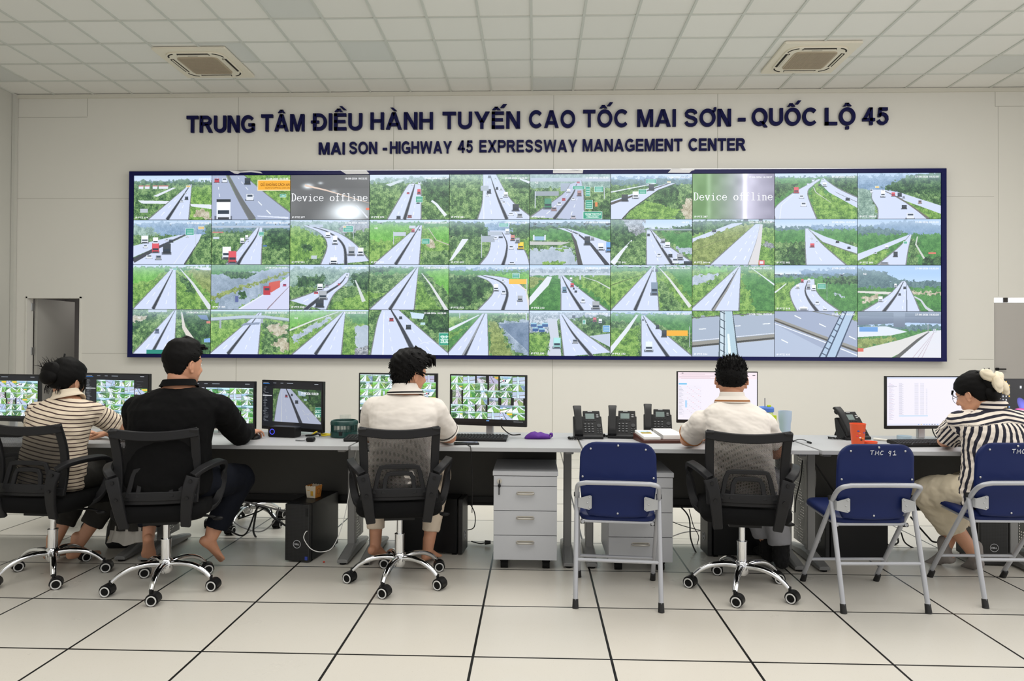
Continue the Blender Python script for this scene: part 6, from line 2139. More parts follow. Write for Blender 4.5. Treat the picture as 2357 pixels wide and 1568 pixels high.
# black earphone case with a strap
t = thing('earphone_case', 'small black rounded case with a looped strap on the grey desk', 'case', (-1.405, 4.35, DZ), R(-6))
m = MB()
m.prism(rrect(0.05, 0.028, 0.012, 5), 0.04, Matrix.Translation((0, 0, 0.0145)))
m.build('case', M_BLACK, t, smooth=40, bevel=0.006, seg=3)
m = MB()
bar(m, spline([(-0.025, 0, 0.012), (-0.04, 0.0, 0.008), (-0.06, -0.004, 0.006), (-0.1, 0.0, 0.007)], 5), 0.009, 0.003, up=(0, 0, 1))
m.build('strap', M_BLACK, t)

# yellow cable tie bundle behind the case
t = thing('cable_bundle', 'yellow and black cable bundle beside the dark green basket', 'cable', (-1.42, 4.60, DZ))
m = MB()
m.tube(spline([(-0.06, 0.0, 0.008), (-0.03, 0.0, 0.03), (0.0, 0.01, 0.035), (0.01, 0.0, 0.008), (0.06, -0.01, 0.012), (0.1, -0.01, 0.01)], 6), 0.0055, 8)
m.tube(spline([(0.0, 0.01, 0.007), (0.03, 0.015, 0.016), (0.09, 0.01, 0.009)], 6), 0.006, 8)
m.build('yellow_cord', mat('yellow cord', (222, 200, 40), 0.5, bump=0.05), t)
m = MB()
m.tube(spline([(-0.1, 0.0, 0.006), (-0.05, -0.01, 0.01), (-0.01, -0.02, 0.02), (0.005, -0.02, 0.006)], 6), 0.006, 8)
m.build('black_cord', M_BLACK, t)

# jar, tumbler, orange cup, lid, tape roll, tube, phone
t = thing('drinking_jar', 'green drinking jar with blue lid and steel straw', 'jar', (1.465, 4.48, DZ))
m = MB()
m.lathe([(0.0, 0.0), (0.04, 0.0), (0.045, 0.01), (0.046, 0.14), (0.043, 0.18), (0.041, 0.2), (0.0, 0.2)], 32)
m.build('jar', mat('pale lime jar', (202, 222, 130), 0.2, bump=0.01, coat=0.4), t)
m = MB()
m.lathe([(0.0, 0.198), (0.046, 0.198), (0.047, 0.2), (0.047, 0.222), (0.041, 0.23), (0.0, 0.23)], 32)
m.build('lid', mat('cornflower blue lid', (80, 124, 208), 0.4, bump=0.02), t)
m = MB()
m.cyl((-0.008, 0, 0.1), (-0.012, -0.01, 0.285), 0.004, n=12)
m.build('straw', M_STEEL, t)
m = MB()
m.box((0.012, -0.015, 0.236), (0.022, 0.02, 0.014))
m.build('lid_stopper', mat('lime green plastic', (190, 214, 30), 0.45, bump=0.02), t, bevel=0.003)
MB().box((0.03, -0.043, 0.15), (0.04, 0.006, 0.06)).build('printed_tag', mat('lime green plastic', (190, 214, 30)), t, bevel=0.002)
t = thing('tumbler', 'tall pale blue tumbler standing behind the mesh chair', 'tumbler', (1.60, 4.53, DZ))
m = MB()
m.lathe([(0.0, 0.0), (0.03, 0.0), (0.033, 0.004), (0.0345, 0.12), (0.0395, 0.14), (0.0415, 0.19), (0.0415, 0.2), (0.038, 0.2), (0.036, 0.19), (0.0, 0.185)], 36)
m.build('cup', mat('pale blue enamel', (178, 198, 218), 0.35, bump=0.02), t)
m = MB()
m.lathe([(0.0, 0.187), (0.036, 0.19), (0.037, 0.197), (0.0, 0.195)], 30)
m.build('lid', mat('grey blue lid', (96, 104, 118), 0.5, bump=0.02), t)
t = thing('plastic_cup', 'orange plastic cup with small coloured stickers', 'cup', (2.013, 4.43, DZ))
OR = mat('orange plastic', (236, 92, 44), 0.4, bump=0.02)
m = MB()
m.lathe([(0.0, 0.0), (0.034, 0.0), (0.036, 0.004), (0.046, 0.128), (0.0475, 0.13), (0.0475, 0.134), (0.045, 0.134), (0.044, 0.126), (0.034, 0.008), (0.0, 0.008)], 36)
m.build('cup', OR, t)
rg = random.Random(8)
for k, (a, z, c) in enumerate(((-110, 0.09, (70, 80, 150)), (-95, 0.05, (232, 226, 220)), (-70, 0.045, (246, 150, 50)), (-118, 0.06, (228, 60, 80)), (-60, 0.08, (110, 80, 160)), (-84, 0.036, (70, 40, 30)), (-100, 0.075, (240, 120, 60)))):
    rr = 0.0365 + 0.0093 * z / 0.128 + 0.0008
    m = MB()
    ax = Matrix.Rotation(R(a), 3, 'Z')
    m.ell(ax @ Vector((rr, 0, z)), (0.0012, 0.007, 0.005), M=ax, nu=12, nv=6)
    m.build('sticker', mat('sticker colour %d' % k, c, 0.5, bump=0.01), t)
t = thing('cup_lid', 'orange plastic lid lying beside the orange cup', 'lid', (2.105, 4.47, DZ), 0.3)
m = MB()
m.lathe([(0.0, 0.0), (0.04, 0.0), (0.043, 0.004), (0.045, 0.018), (0.041, 0.018), (0.039, 0.008), (0.0, 0.008)], 30)
m.build('lid', OR, t)
t = thing('tape_roll', 'pale blue roll of tape beside the keyboard', 'tape roll', (2.385, 4.60, DZ))
m = MB()
m.lathe([(0.025, 0.0), (0.043, 0.0), (0.0435, 0.02), (0.043, 0.04), (0.025, 0.04)], 36)
m.build('roll', mat('pale blue tape', (176, 198, 212), 0.4, bump=0.02), t)
t = thing('glue_tube', 'small clear tube with a yellow cap lying on the desk', 'tube', (2.27, 4.63, DZ), R(-40))
m = MB()
m.cyl((-0.06, 0, 0.008), (0.035, 0, 0.008), 0.008, 0.006, n=14)
m.build('tube', mat('cloudy tube', (222, 220, 210), 0.3, bump=0.02), t)
m = MB()
m.cyl((0.035, 0, 0.008), (0.055, 0, 0.008), 0.006, n=12)
m.build('cap', mat('yellow cap', (226, 178, 40), 0.4, bump=0.02), t)
t = thing('mobile_phone', 'dark mobile phone with a cable lying beside the white sleeved elbow', 'mobile phone', (-0.42, 4.30, DZ), R(12))
m = MB()
m.box((0, 0, 0.005), (0.15, 0.075, 0.01))
m.build('body', M_BLACK, t, smooth=0, bevel=0.003)
m = MB()
m.box((0, 0, 0.0105), (0.14, 0.066, 0.001))
m.build('screen', mat('dark glossy glass', (18, 22, 20), 0.05, bump=0.002), t, smooth=0)
m = MB()
m.tube(spline([(0.0, -0.038, 0.005), (0.005, -0.1, 0.002), (0.01, -0.145, -0.01), (0.02, -0.15, -0.2), (0.025, -0.10, -0.4)], 8), 0.0025, 6)
m.build('charging_cable', M_BLACK, t)
t = thing('mouse', 'black mouse under the hand of the man in black', 'mouse', (-1.80, 4.46, DZ), R(8))
m = MB()
m.ell((0, 0, 0.006), (0.03, 0.052, 0.024))
m.build('mouse', M_BLACK, t)
t = thing('jack_lead', 'short black lead with two jack plugs near the desk joint', 'lead', (1.70, 4.52, DZ))
m = MB()
m.tube(spline([(-0.05, 0.03, 0.004), (-0.03, 0.04, 0.006), (0.0, 0.05, 0.012), (0.03, 0.03, 0.012), (0.035, -0.02, 0.006)], 8), 0.0025, 6)
m.cyl((-0.055, 0.05, 0.005), (-0.04, 0.02, 0.005), 0.005, n=10)
m.cyl((0.035, -0.01, 0.006), (0.037, -0.06, 0.006), 0.006, n=10)
m.build('lead', M_BLACK, t)

# popcorn box on the first tower
t = thing('paper_box', 'small scalloped paper snack box in white and orange on the tower', 'box', (-1.437, 4.52, 0.3665), R(-16))
m = MB()
bot, top, hh = 0.062, 0.076, 0.074
for k in range(4):
    a = Matrix.Rotation(k * PI / 2, 3, 'Z')
    base_ = [(-bot / 2, 0.0), (bot / 2, 0.0)]
    edge = [(top / 2 - top * q / 16, hh + 0.006 * abs(math.sin(q * PI / 4))) for q in range(17)]
    out = base_ + edge
    vs, n = [], len(out)
    for x, z in out:
        d = -(bot / 2 + (top - bot) / 2 * z / hh)
        vs.append(a @ Vector((x, d, z)))
    for x, z in out:
        d = -(bot / 2 + (top - bot) / 2 * z / hh) + 0.0015
        vs.append(a @ Vector((x * 0.97, d, z)))
    fs = [tuple(range(n)), tuple(range(2 * n - 1, n - 1, -1))] + [(i, i + n, (i + 1) % n + n, (i + 1) % n) for i in range(n)]
    m.add(vs, fs, k % 2)
m.box((0, 0, 0.001), (bot, bot, 0.002))
m.build('box', [mat('white card', (226, 214, 190), 0.6, bump=0.03), mat('orange card', (222, 140, 44), 0.6, bump=0.03)], t, smooth=0)
m = MB()
m.tube([(0.0365, 0.018 * math.cos(2 * PI * k / 20), 0.04 + 0.018 * math.sin(2 * PI * k / 20)) for k in range(20)], 0.001, 5, closed=True, up=(1, 0, 0))
m.build('printed_ring', mat('brown print', (96, 60, 30), 0.6, bump=0.01), t)
m = MB()
for x, z, w, h in ((-0.018, 0.052, 0.02, 0.01), (0.008, 0.03, 0.018, 0.03)):
    m.box((x, -0.0352, z), (w, 0.0012, h))
m.build('printed_patch', mat('ochre print', (214, 166, 60), 0.6, bump=0.01), t, smooth=0)

# red bead on the floor
t = tag(MB().ell((0, 0, 0.005), (0.007, 0.007, 0.005)).build('plastic_bead', mat('red plastic', (200, 60, 40), 0.5, bump=0.02), loc=(-1.31, 4.33, 0)), 'tiny red bead on the floor beside the desk foot', 'bead')

# ---------------------------------------------------------------- cables under the desks
M_CBK = mat('black cable sheath', (20, 20, 21), 0.5, bump=0.02)
M_CGR = mat('grey cable sheath', (150, 150, 150), 0.5, bump=0.02)
M_CWH = mat('white cable sheath', (226, 226, 224), 0.45, bump=0.02)


def cable(pts, r, m_, label, plug=None):
    m = MB()
    m.tube(spline(pts, 8), r, 7)
    o = m.build('cable', m_)
    tag(o, label, 'cable', 'cables under the desks')
    if plug:
        m = MB()
        m.cyl(plug[0], plug[1], 0.016, 0.011, n=12)
        m.build('plug', m_, o)
    return o


cable([(-2.193, 4.860, 0.079), (-2.037, 4.860, 0.020), (-1.946, 4.860, 0.210), (-1.866, 4.860, 0.217)], 0.006, M_CBK, 'black cable sagging right of the knee of the man in black')
cable([(-2.073, 4.840, 0.137), (-1.944, 4.840, 0.184), (-1.877, 4.840, 0.221)], 0.005, M_CBK, 'short black cable rising to the tray beside the knee')
cable([(-1.954, 4.880, 0.217), (-1.972, 4.880, 0.113), (-1.978, 4.880, 0.034), (-1.940, 4.880, -0.033), (-1.946, 4.880, -0.064), (-1.980, 4.880, -0.040), (-1.959, 4.880, -0.015), (-1.909, 4.880, -0.008)], 0.007, M_CBK, 'thick black cable dropping to a coil on the floor')
cable([(-1.877, 4.840, 0.221), (-1.827, 4.840, 0.155), (-1.775, 4.840, 0.119), (-1.728, 4.840, 0.090)], 0.007, M_CBK, 'black cable slanting toward the first tower')
cable([(-1.869, 4.900, 0.208), (-1.843, 4.900, 0.140), (-1.794, 4.900, 0.123), (-1.725, 4.900, 0.130)], 0.005, M_CBK, 'black cable curling behind the first tower')
cable([(-2.145, 4.920, 0.101), (-2.069, 4.920, 0.056), (-1.944, 4.920, 0.030), (-1.851, 4.920, 0.099), (-1.814, 4.920, 0.204)], 0.005, M_CGR, 'light grey cable looping between knee and tower')
cable([(-1.987, 4.720, 0.286), (-1.866, 4.720, 0.261), (-1.746, 4.720, 0.232), (-1.686, 4.720, 0.221)], 0.006, M_CGR, 'flat grey cable from tray to first tower')
cable([(-1.405, 4.295, 0.205), (-1.415, 4.285, 0.195), (-1.418, 4.275, 0.16), (-1.37, 4.27, 0.10), (-1.30, 4.27, 0.085), (-1.235, 4.28, 0.12), (-1.185, 4.32, 0.27), (-1.155, 4.38, 0.5), (-1.14, 4.46, 0.72)], 0.0026, M_CWH, 'white charging cable hanging from the first tower to the desk joint')
cable([(-0.466, 4.800, 0.307), (-0.411, 4.800, 0.213), (-0.411, 4.800, 0.117), (-0.452, 4.800, 0.093), (-0.476, 4.800, 0.105)], 0.0035, M_CBK, 'thin black cable looping beside the second tower')
cable([(-0.43, 4.78, 0.02), (-0.37, 4.76, 0.012), (-0.33, 4.75, 0.02)], 0.004, M_CBK, 'black mains lead with a plug on the floor beside the second tower', plug=((-0.335, 4.75, 0.022), (-0.295, 4.75, 0.024)))
cable([(0.956, 4.780, 0.308), (1.035, 4.740, 0.216), (1.041, 4.700, 0.081), (1.075, 4.660, -0.010), (1.122, 4.620, -0.018)], 0.005, M_CBK, 'black cable falling left of the third tower')
cable([(1.062, 4.850, 0.243), (1.092, 4.850, 0.130), (1.128, 4.850, 0.056), (1.116, 4.850, -0.018), (1.152, 4.850, -0.053)], 0.003, M_CBK, 'thin black cable beside the third tower')
cable([(0.960, 4.950, 0.133), (1.036, 4.950, 0.104), (1.172, 4.950, 0.069)], 0.003, M_CBK, 'thin straight black cable behind the second pedestal')
cable([(0.970, 5.000, 0.011), (1.062, 5.000, 0.043), (1.175, 5.000, 0.056)], 0.004, M_CGR, 'pale grey cable lying behind the second pedestal')
cable([(1.786, 4.620, 0.655), (1.825, 4.620, 0.537), (1.814, 4.620, 0.395), (1.781, 4.620, 0.254), (1.758, 4.620, 0.141)], 0.006, M_CGR, 'grey cable hanging at the desk joint by the second blue chair')
cable([(1.840, 4.700, 0.609), (1.911, 4.700, 0.509), (1.996, 4.700, 0.381)], 0.006, M_CBK, 'black cable slanting down from the desk joint')
cable([(1.718, 4.550, 0.632), (1.707, 4.550, 0.520), (1.677, 4.550, 0.381), (1.671, 4.550, 0.297)], 0.004, M_CBK, 'thin black cable along the desk leg right of the mesh chair')
cable([(2.557, 4.850, 0.208), (2.670, 4.850, 0.077), (2.714, 4.850, 0.040), (2.800, 4.850, 0.041)], 0.006, M_CBK, 'black cable between the blue chair and the socks')
cable([(2.396, 4.900, 0.069), (2.437, 4.900, -0.002), (2.496, 4.900, 0.017), (2.496, 4.900, 0.052)], 0.006, M_CBK, 'looped black cable right of the fourth tower')
cable([(2.493, 4.850, 0.101), (2.522, 4.850, 0.031), (2.598, 4.850, -0.015)], 0.005, M_CBK, 'short black cable beyond the blue seat')
cable([(2.549, 5.200, -0.034), (2.754, 5.200, -0.044), (2.971, 5.200, -0.016)], 0.004, M_CGR, 'pale cable trailing across the floor beyond the chairs')
cable([(2.469, 5.050, -0.044), (2.644, 5.050, -0.047), (2.825, 5.050, -0.048), (2.946, 5.050, -0.037)], 0.006, M_CBK, 'long black cable along the floor behind the fourth tower')
t = thing('shoulder_bag', 'black bag with a yellow buckle lying under the desk joint', 'bag', (-2.77, 4.62, 0), 0.2)
m = MB()
rings = []
for z, w, d in ((0.0, 0.16, 0.10), (0.03, 0.19, 0.13), (0.14, 0.17, 0.12), (0.22, 0.12, 0.08), (0.25, 0.06, 0.04)):
    rings.append([(x, y, z) for x, y in rrect(w, d, min(w, d) * 0.4, 4)])
m.loft(rings)
m.build('bag_body', mat('black nylon', (18, 20, 24), 0.6, bump=0.2, bscale=200), t, smooth=70)
m = MB()
m.tube([(-0.04 + 0.02 * math.cos(2 * PI * k / 16), -0.066, 0.07 + 0.02 * math.sin(2 * PI * k / 16)) for k in range(16)], 0.004, 6, closed=True, up=(0, 1, 0))
m.build('buckle', mat('brass yellow', (190, 160, 60), 0.35, 0.7, bump=0.02), t)
# ---------------------------------------------------------------- people
def skin_mat(name, c):
    k = NB(name)
    tc = k.n('ShaderNodeTexCoord')
    n = k.n('ShaderNodeTexNoise')
    n.inputs['Scale'].default_value = 14
    n.inputs['Detail'].default_value = 4
    k.link(tc.outputs['Object'], n.inputs['Vector'])
    k.link(k.mix(n.outputs[0], lin([v * 0.93 for v in c]), lin([min(255, v * 1.06) for v in c])), k.b.inputs['Base Color'])
    k.b.inputs['Roughness'].default_value = 0.5
    k.b.inputs['Subsurface Weight'].default_value = 0.08
    k.b.inputs['Subsurface Radius'].default_value = (0.012, 0.005, 0.003)
    return k.m


def vox(mb, size, smooth=5, wr=None, name='body'):
    """union of the closed volumes in mb as one continuous surface"""
    me = mb.mesh('volumes', [M_BLACK], 0)
    o = bpy.data.objects.new('volumes', me)
    COL.objects.link(o)
    r = o.modifiers.new('r', 'REMESH')
    r.mode, r.voxel_size = 'VOXEL', size
    s = o.modifiers.new('s', 'SMOOTH')
    s.factor, s.iterations = 0.5, smooth
    tx = None
    if wr:
        tx = bpy.data.textures.new('folds', 'CLOUDS')
        tx.noise_scale, tx.noise_depth = wr[0], 2
        e = bpy.data.objects.new('fold_space', None)
        COL.objects.link(e)
        e.scale = wr[2] if len(wr) > 2 else (1, 1, 1)
        e.rotation_euler = wr[3] if len(wr) > 3 else (0, 0, 0)
        bpy.context.view_layer.update()
        d = o.modifiers.new('d', 'DISPLACE')
        d.texture, d.strength, d.mid_level = tx, wr[1], 0.5
        d.texture_coords, d.texture_coords_object = 'OBJECT', e
    out = bpy.data.meshes.new_from_object(o.evaluated_get(bpy.context.evaluated_depsgraph_get()))
    bpy.data.objects.remove(o)
    bpy.data.meshes.remove(me)
    if wr:
        bpy.data.objects.remove(e)
        bpy.data.textures.remove(tx)
    out.name = name
    out.materials.clear()
    out.polygons.foreach_set('use_smooth', [True] * len(out.polygons))
    return out


def add_mesh(name, me, m_, parent):
    for q in (m_ if isinstance(m_, (list, tuple)) else [m_]):
        me.materials.append(q)
    return link(bpy.data.objects.new(name, me), parent)


HEAD = [(0.118, 0.004, 0.0, -0.02), (0.112, 0.030, 0.022, -0.046), (0.098, 0.052, 0.052, -0.070), (0.075, 0.067, 0.074, -0.089), (0.045, 0.0755, 0.087, -0.100), (0.012, 0.0775, 0.090, -0.102),
        (-0.018, 0.076, 0.089, -0.096), (-0.045, 0.0715, 0.087, -0.082), (-0.07, 0.064, 0.084, -0.060), (-0.09, 0.053, 0.081, -0.032), (-0.106, 0.037, 0.077, 0.004), (-0.115, 0.016, 0.066, 0.03)]


def head_ring(z, n, off=0.0):
    zs = [h[0] for h in HEAD]
    for i in range(len(HEAD) - 1):
        if zs[i] >= z >= zs[i + 1]:
            f = (zs[i] - z) / (zs[i] - zs[i + 1])
            a = [HEAD[i][k] * (1 - f) + HEAD[i + 1][k] * f for k in range(4)]
            break
    else:
        a = HEAD[-1]
    _, hw, yf, yb = a
    out = []
    for k in range(n):
        t = 2 * PI * k / n
        c, s = math.cos(t), math.sin(t)
        e = 0.85
        X = math.copysign(abs(c) ** e, c) * hw
        Y = math.copysign(abs(s) ** e, s)
        out.append(Vector((X, (yf + yb) / 2 + Y * (yf - yb) / 2, z)))
    return out


def add_head(mb, M):
    rings = [[M @ p for p in head_ring(z, 36)] for z in [h[0] for h in HEAD]]
    mb.loft(rings)
    T = lambda *p: M @ Vector(p)
    # nose, brow, lips, chin, cheeks
    mb.cap(T(0, 0.088, 0.012), T(0, 0.108, -0.028), 0.009, 0.0135)
    for s in (-1, 1):
        mb.cap(T(s * 0.010, 0.094, -0.031), T(s * 0.013, 0.09, -0.03), 0.0085, 0.008)
        mb.cap(T(s * 0.014, 0.082, 0.024), T(s * 0.046, 0.072, 0.022), 0.009, 0.008)
        mb.cap(T(s * 0.040, 0.066, -0.028), T(s * 0.046, 0.05, -0.05), 0.022, 0.02)
        # ear: rim, lobe and bowl
        c = Vector((s * 0.079, -0.006, -0.012))
        rim = [T(c.x + s * (0.006 + 0.008 * math.cos(R(a)) * -1), c.y + 0.018 * math.cos(R(a)) - 0.003, c.z + 0.029 * math.sin(R(a))) for a in range(-100, 230, 20)]
        mb.tube(rim, 0.0052, 8)
        mb.ell(M @ (c + Vector((s * 0.0, 0.0, -0.003))), (0.009, 0.017, 0.025), M=M.to_3x3())
        mb.ell(M @ (c + Vector((s * 0.003, 0.004, -0.028))), (0.006, 0.010, 0.010), M=M.to_3x3())
    mb.cap(T(-0.02, 0.083, -0.060), T(0.02, 0.083, -0.060), 0.008, 0.008)
    mb.cap(T(-0.018, 0.080, -0.070), T(0.018, 0.080, -0.070), 0.0085, 0.0085)
    mb.ell(T(0, 0.074, -0.098), (0.02, 0.016, 0.016), M=M.to_3x3())


def add_hand(mb, W, fwd, up, side, curl=0.5, spread=1.0, k=1.0):
    """W wrist, fwd to the knuckles, up = back of hand, side +1 right"""
    f = Vector(fwd).normalized()
    u = Vector(up)
    u = (u - f * u.dot(f)).normalized()
    r = f.cross(u) * side   # thumb is on -r
    W = Vector(W)
    rings = []
    for d, hw, hd in ((-0.03, 0.027, 0.021), (0.0, 0.027, 0.019), (0.03, 0.036, 0.016), (0.06, 0.041, 0.0145), (0.085, 0.040, 0.012), (0.092, 0.034, 0.008)):
        c = W + f * d * k
        rings.append([c + r * (hw * k * math.cos(2 * PI * j / 16)) + u * (hd * k * math.sin(2 * PI * j / 16)) for j in range(16)])
    mb.loft(rings)
    for x, ln, rad, sp in ((-0.0305, 0.068, 0.0088, -0.16), (-0.0105, 0.077, 0.0092, -0.04), (0.0105, 0.071, 0.0088, 0.08), (0.030, 0.056, 0.0078, 0.22)):
        p = W + (f * 0.082 + r * x) * k
        d = (f + r * sp * spread).normalized()
        ang = 0.22 * curl
        rad *= k
        for seg, frac in enumerate((0.45, 0.31, 0.24)):
            ang += (0.5, 0.75, 0.55)[seg] * curl
            q = p + (d * math.cos(ang) - u * math.sin(ang)) * (ln * frac * k)
            mb.cap(p, q, rad, rad * 0.92, 10)
            p = q
            rad *= 0.92
    p = W + (f * 0.022 - r * 0.024 - u * 0.004) * k
    d = (f * 0.62 - r * 0.72 - u * 0.28).normalized()
    q = p + d * 0.042 * k
    mb.cap(p, q, 0.0135 * k, 0.0105 * k, 10)
    d2 = (f * 0.9 - r * 0.30 - u * 0.30).normalized()
    q2 = q + d2 * 0.030 * k
    mb.cap(q, q2, 0.0105 * k, 0.0098 * k, 10)
    mb.cap(q2, q2 + (d2 - u * 0.2) * 0.022 * k, 0.0098 * k, 0.0082 * k, 10)


def add_foot(mb, A, d, side, k=1.0, grow=0.0, toes=True, bend=0.0):
    """A ankle joint, d heel-to-toe direction (3D)"""
    A, d = Vector(A), Vector(d).normalized()
    r = d.cross(Vector((0, 0, 1))).normalized()
    u = r.cross(d).normalized()
    h = A - u * 0.055 * k - d * 0.045 * k
    rings = []
    for t, hw, hh, up_ in ((-0.012, 0.012, 0.014, 0.022), (0.0, 0.024, 0.026, 0.022), (0.03, 0.031, 0.034, 0.028), (0.07, 0.031, 0.036, 0.034), (0.11, 0.033, 0.027, 0.024), (0.15, 0.041, 0.018, 0.014), (0.18, 0.043, 0.014, 0.010), (0.196, 0.034, 0.010, 0.008)):
        c = h + d * t * k + u * (up_ - 0.012) * k
        rings.append([c + r * ((hw * k + grow) * math.cos(2 * PI * j / 18)) + u * ((hh * k + grow) * math.sin(2 * PI * j / 18)) for j in range(18)])
    mb.loft(rings)
    mb.cap(A + Vector((0, 0, 0.06)), A - u * 0.02, 0.033 * k + grow, 0.034 * k + grow)
    if toes:
        for j, (x, ln, rad) in enumerate(((-0.029, 0.040, 0.0125), (-0.009, 0.036, 0.0088), (0.007, 0.031, 0.0084), (0.021, 0.026, 0.008), (0.034, 0.020, 0.0078))):
            p = h + d * (0.182 - j * j * 0.0022) * k + r * x * side * k - u * 0.002 * k
            mb.cap(p, p + (d - u * 0.1) * ln * k, rad * k, rad * 0.9 * k, 10)


def ellring(c, rv, dv, a, b, n=28, e=0.85):
    out = []
    for k in range(n):
        t = 2 * PI * k / n
        x, y = math.cos(t), math.sin(t)
        out.append(Vector(c) + rv * (math.copysign(abs(x) ** e, x) * a) + dv * (math.copysign(abs(y) ** e, y) * b))
    return out


TORSO = [(0.0, 0.150, 0.095), (0.04, 0.172, 0.118), (0.14, 0.168, 0.122), (0.30, 0.150, 0.108), (0.48, 0.152, 0.110), (0.66, 0.166, 0.118), (0.80, 0.178, 0.112), (0.90, 0.166, 0.09), (0.955, 0.122, 0.074), (0.985, 0.084, 0.063), (1.02, 0.062, 0.058)]


def torso(mb, J, grow=0.0, bulk=1.0, depth=1.0, t0=0.0, t1=1.02, waist=0.0, hunch=0.03):
    P, C = Vector(J['pelvis']), Vector(J['neck'])
    ra = (Vector(J['hip_r']) - Vector(J['hip_l'])).normalized()
    rb = (Vector(J['sh_r']) - Vector(J['sh_l'])).normalized()
    P = P + Vector((0, 0, -0.085))
    rings = []
    for t, a, b in TORSO:
        if not (t0 - 1e-6 <= t <= t1 + 1e-6):
            continue
        c = P.lerp(C, t)
        rv = ra.lerp(rb, min(1, t * 1.1)).normalized()
        ax = (C - P).normalized()
        dv = ax.cross(rv).normalized()
        c = c - dv * -1 * 0 + dv * (-hunch * math.sin(min(t, 1) * PI) * 1.0)
        k = bulk if t < 0.97 else 1 + (bulk - 1) * 0.4
        g = grow + (waist * max(0, 1 - abs(t - 0.3) / 0.35))
        rings.append(ellring(c, rv, dv, a * k + g, b * k * depth + g))
    mb.loft(rings)
    return rings


def limb(mb, pts, rads, flat_end=False, n=18):
    P = [Vector(p) for p in pts]
    for i in range(len(P) - 1):
        last = i == len(P) - 2
        mb.cap(P[i], P[i + 1], rads[i], rads[i + 1], n, ends=(1, 0 if (flat_end and last) else 1))


def hair_shell(M, thick, n=64, rows=44, seed=1, rough=0.0015):
    """closed cap: head surface pushed out by thick(az, z) (negative = hidden under the skin); az 0 = back, 1 = face"""
    rg = np.random.default_rng(seed)
    vs, rings = [], []
    zt, zb = 0.1179, -0.108
    c0 = Vector((0, -0.006, 0.0))
    ph = rg.random(8) * 6.28
    for i in range(rows + 1):
        f = i / rows
        z = zt + (zb - zt) * (f ** 1.15)
        ring = []
        for p in head_ring(z, n):
            d = (p - Vector((0, -0.006, min(z, 0.05) * 0.8))).normalized()
            if z > 0.03:
                d = (p - Vector((0, -0.01, 0.0))).normalized()
            az = abs(math.atan2(p.x, -(p.y + 0.006))) / PI
            th = math.atan2(p.x, -(p.y + 0.006))
            t = thick(az, z, th)
            if t > 0:
                t += rough * (math.sin(th * 23 + ph[0] + z * 40) + math.sin(th * 41 + ph[1] - z * 90) + math.sin(z * 240 + th * 9 + ph[2]))
            ring.append(M @ (p + d * t))
        rings.append(ring)
    return rings


def sstep(a, b, x):
    t = min(1, max(0, (x - a) / (b - a)))
    return t * t * (3 - 2 * t)


def piecewise(pts, x):
    for (a, b), (c, d) in zip(pts, pts[1:]):
        if x <= c:
            return b + (d - b) * (x - a) / (c - a)
    return pts[-1][1]


M_HAIR = mat('black hair', (9, 8, 8), 0.6, bump=0.4, bscale=260, spec=0.12)


def tufts(mb, M, thick, count, seed, ln, rad, zmin, sweep=(0, 0, 1), jit=0.5, azmax=1.0):
    rg = random.Random(seed)
    k = 0
    while k < count:
        z = rg.uniform(zmin, 0.1165)
        ring = head_ring(z, 64)
        p = ring[rg.randrange(64)]
        th = math.atan2(p.x, -(p.y + 0.006))
        az = abs(th) / PI
        t = thick(az, z, th)
        if t < 0.002 or az > azmax:
            continue
        d = (p - Vector((0, -0.01, 0.0))).normalized()
        s = (d * 0.7 + Vector(sweep) + Vector((rg.uniform(-jit, jit), rg.uniform(-jit, jit), rg.uniform(-jit, jit)))).normalized()
        a = p + d * (t * 0.6)
        L = ln * rg.uniform(0.5, 1.1)
        b = a + s * L * 0.55
        c = b + (s + d * -0.25 + Vector((rg.uniform(-jit, jit), rg.uniform(-jit, jit), -0.2)) * 0.5).normalized() * L * 0.45
        mb.tube([M @ a, M @ b, M @ c], [rad, rad * 0.75, rad * 0.12], 5)
        k += 1


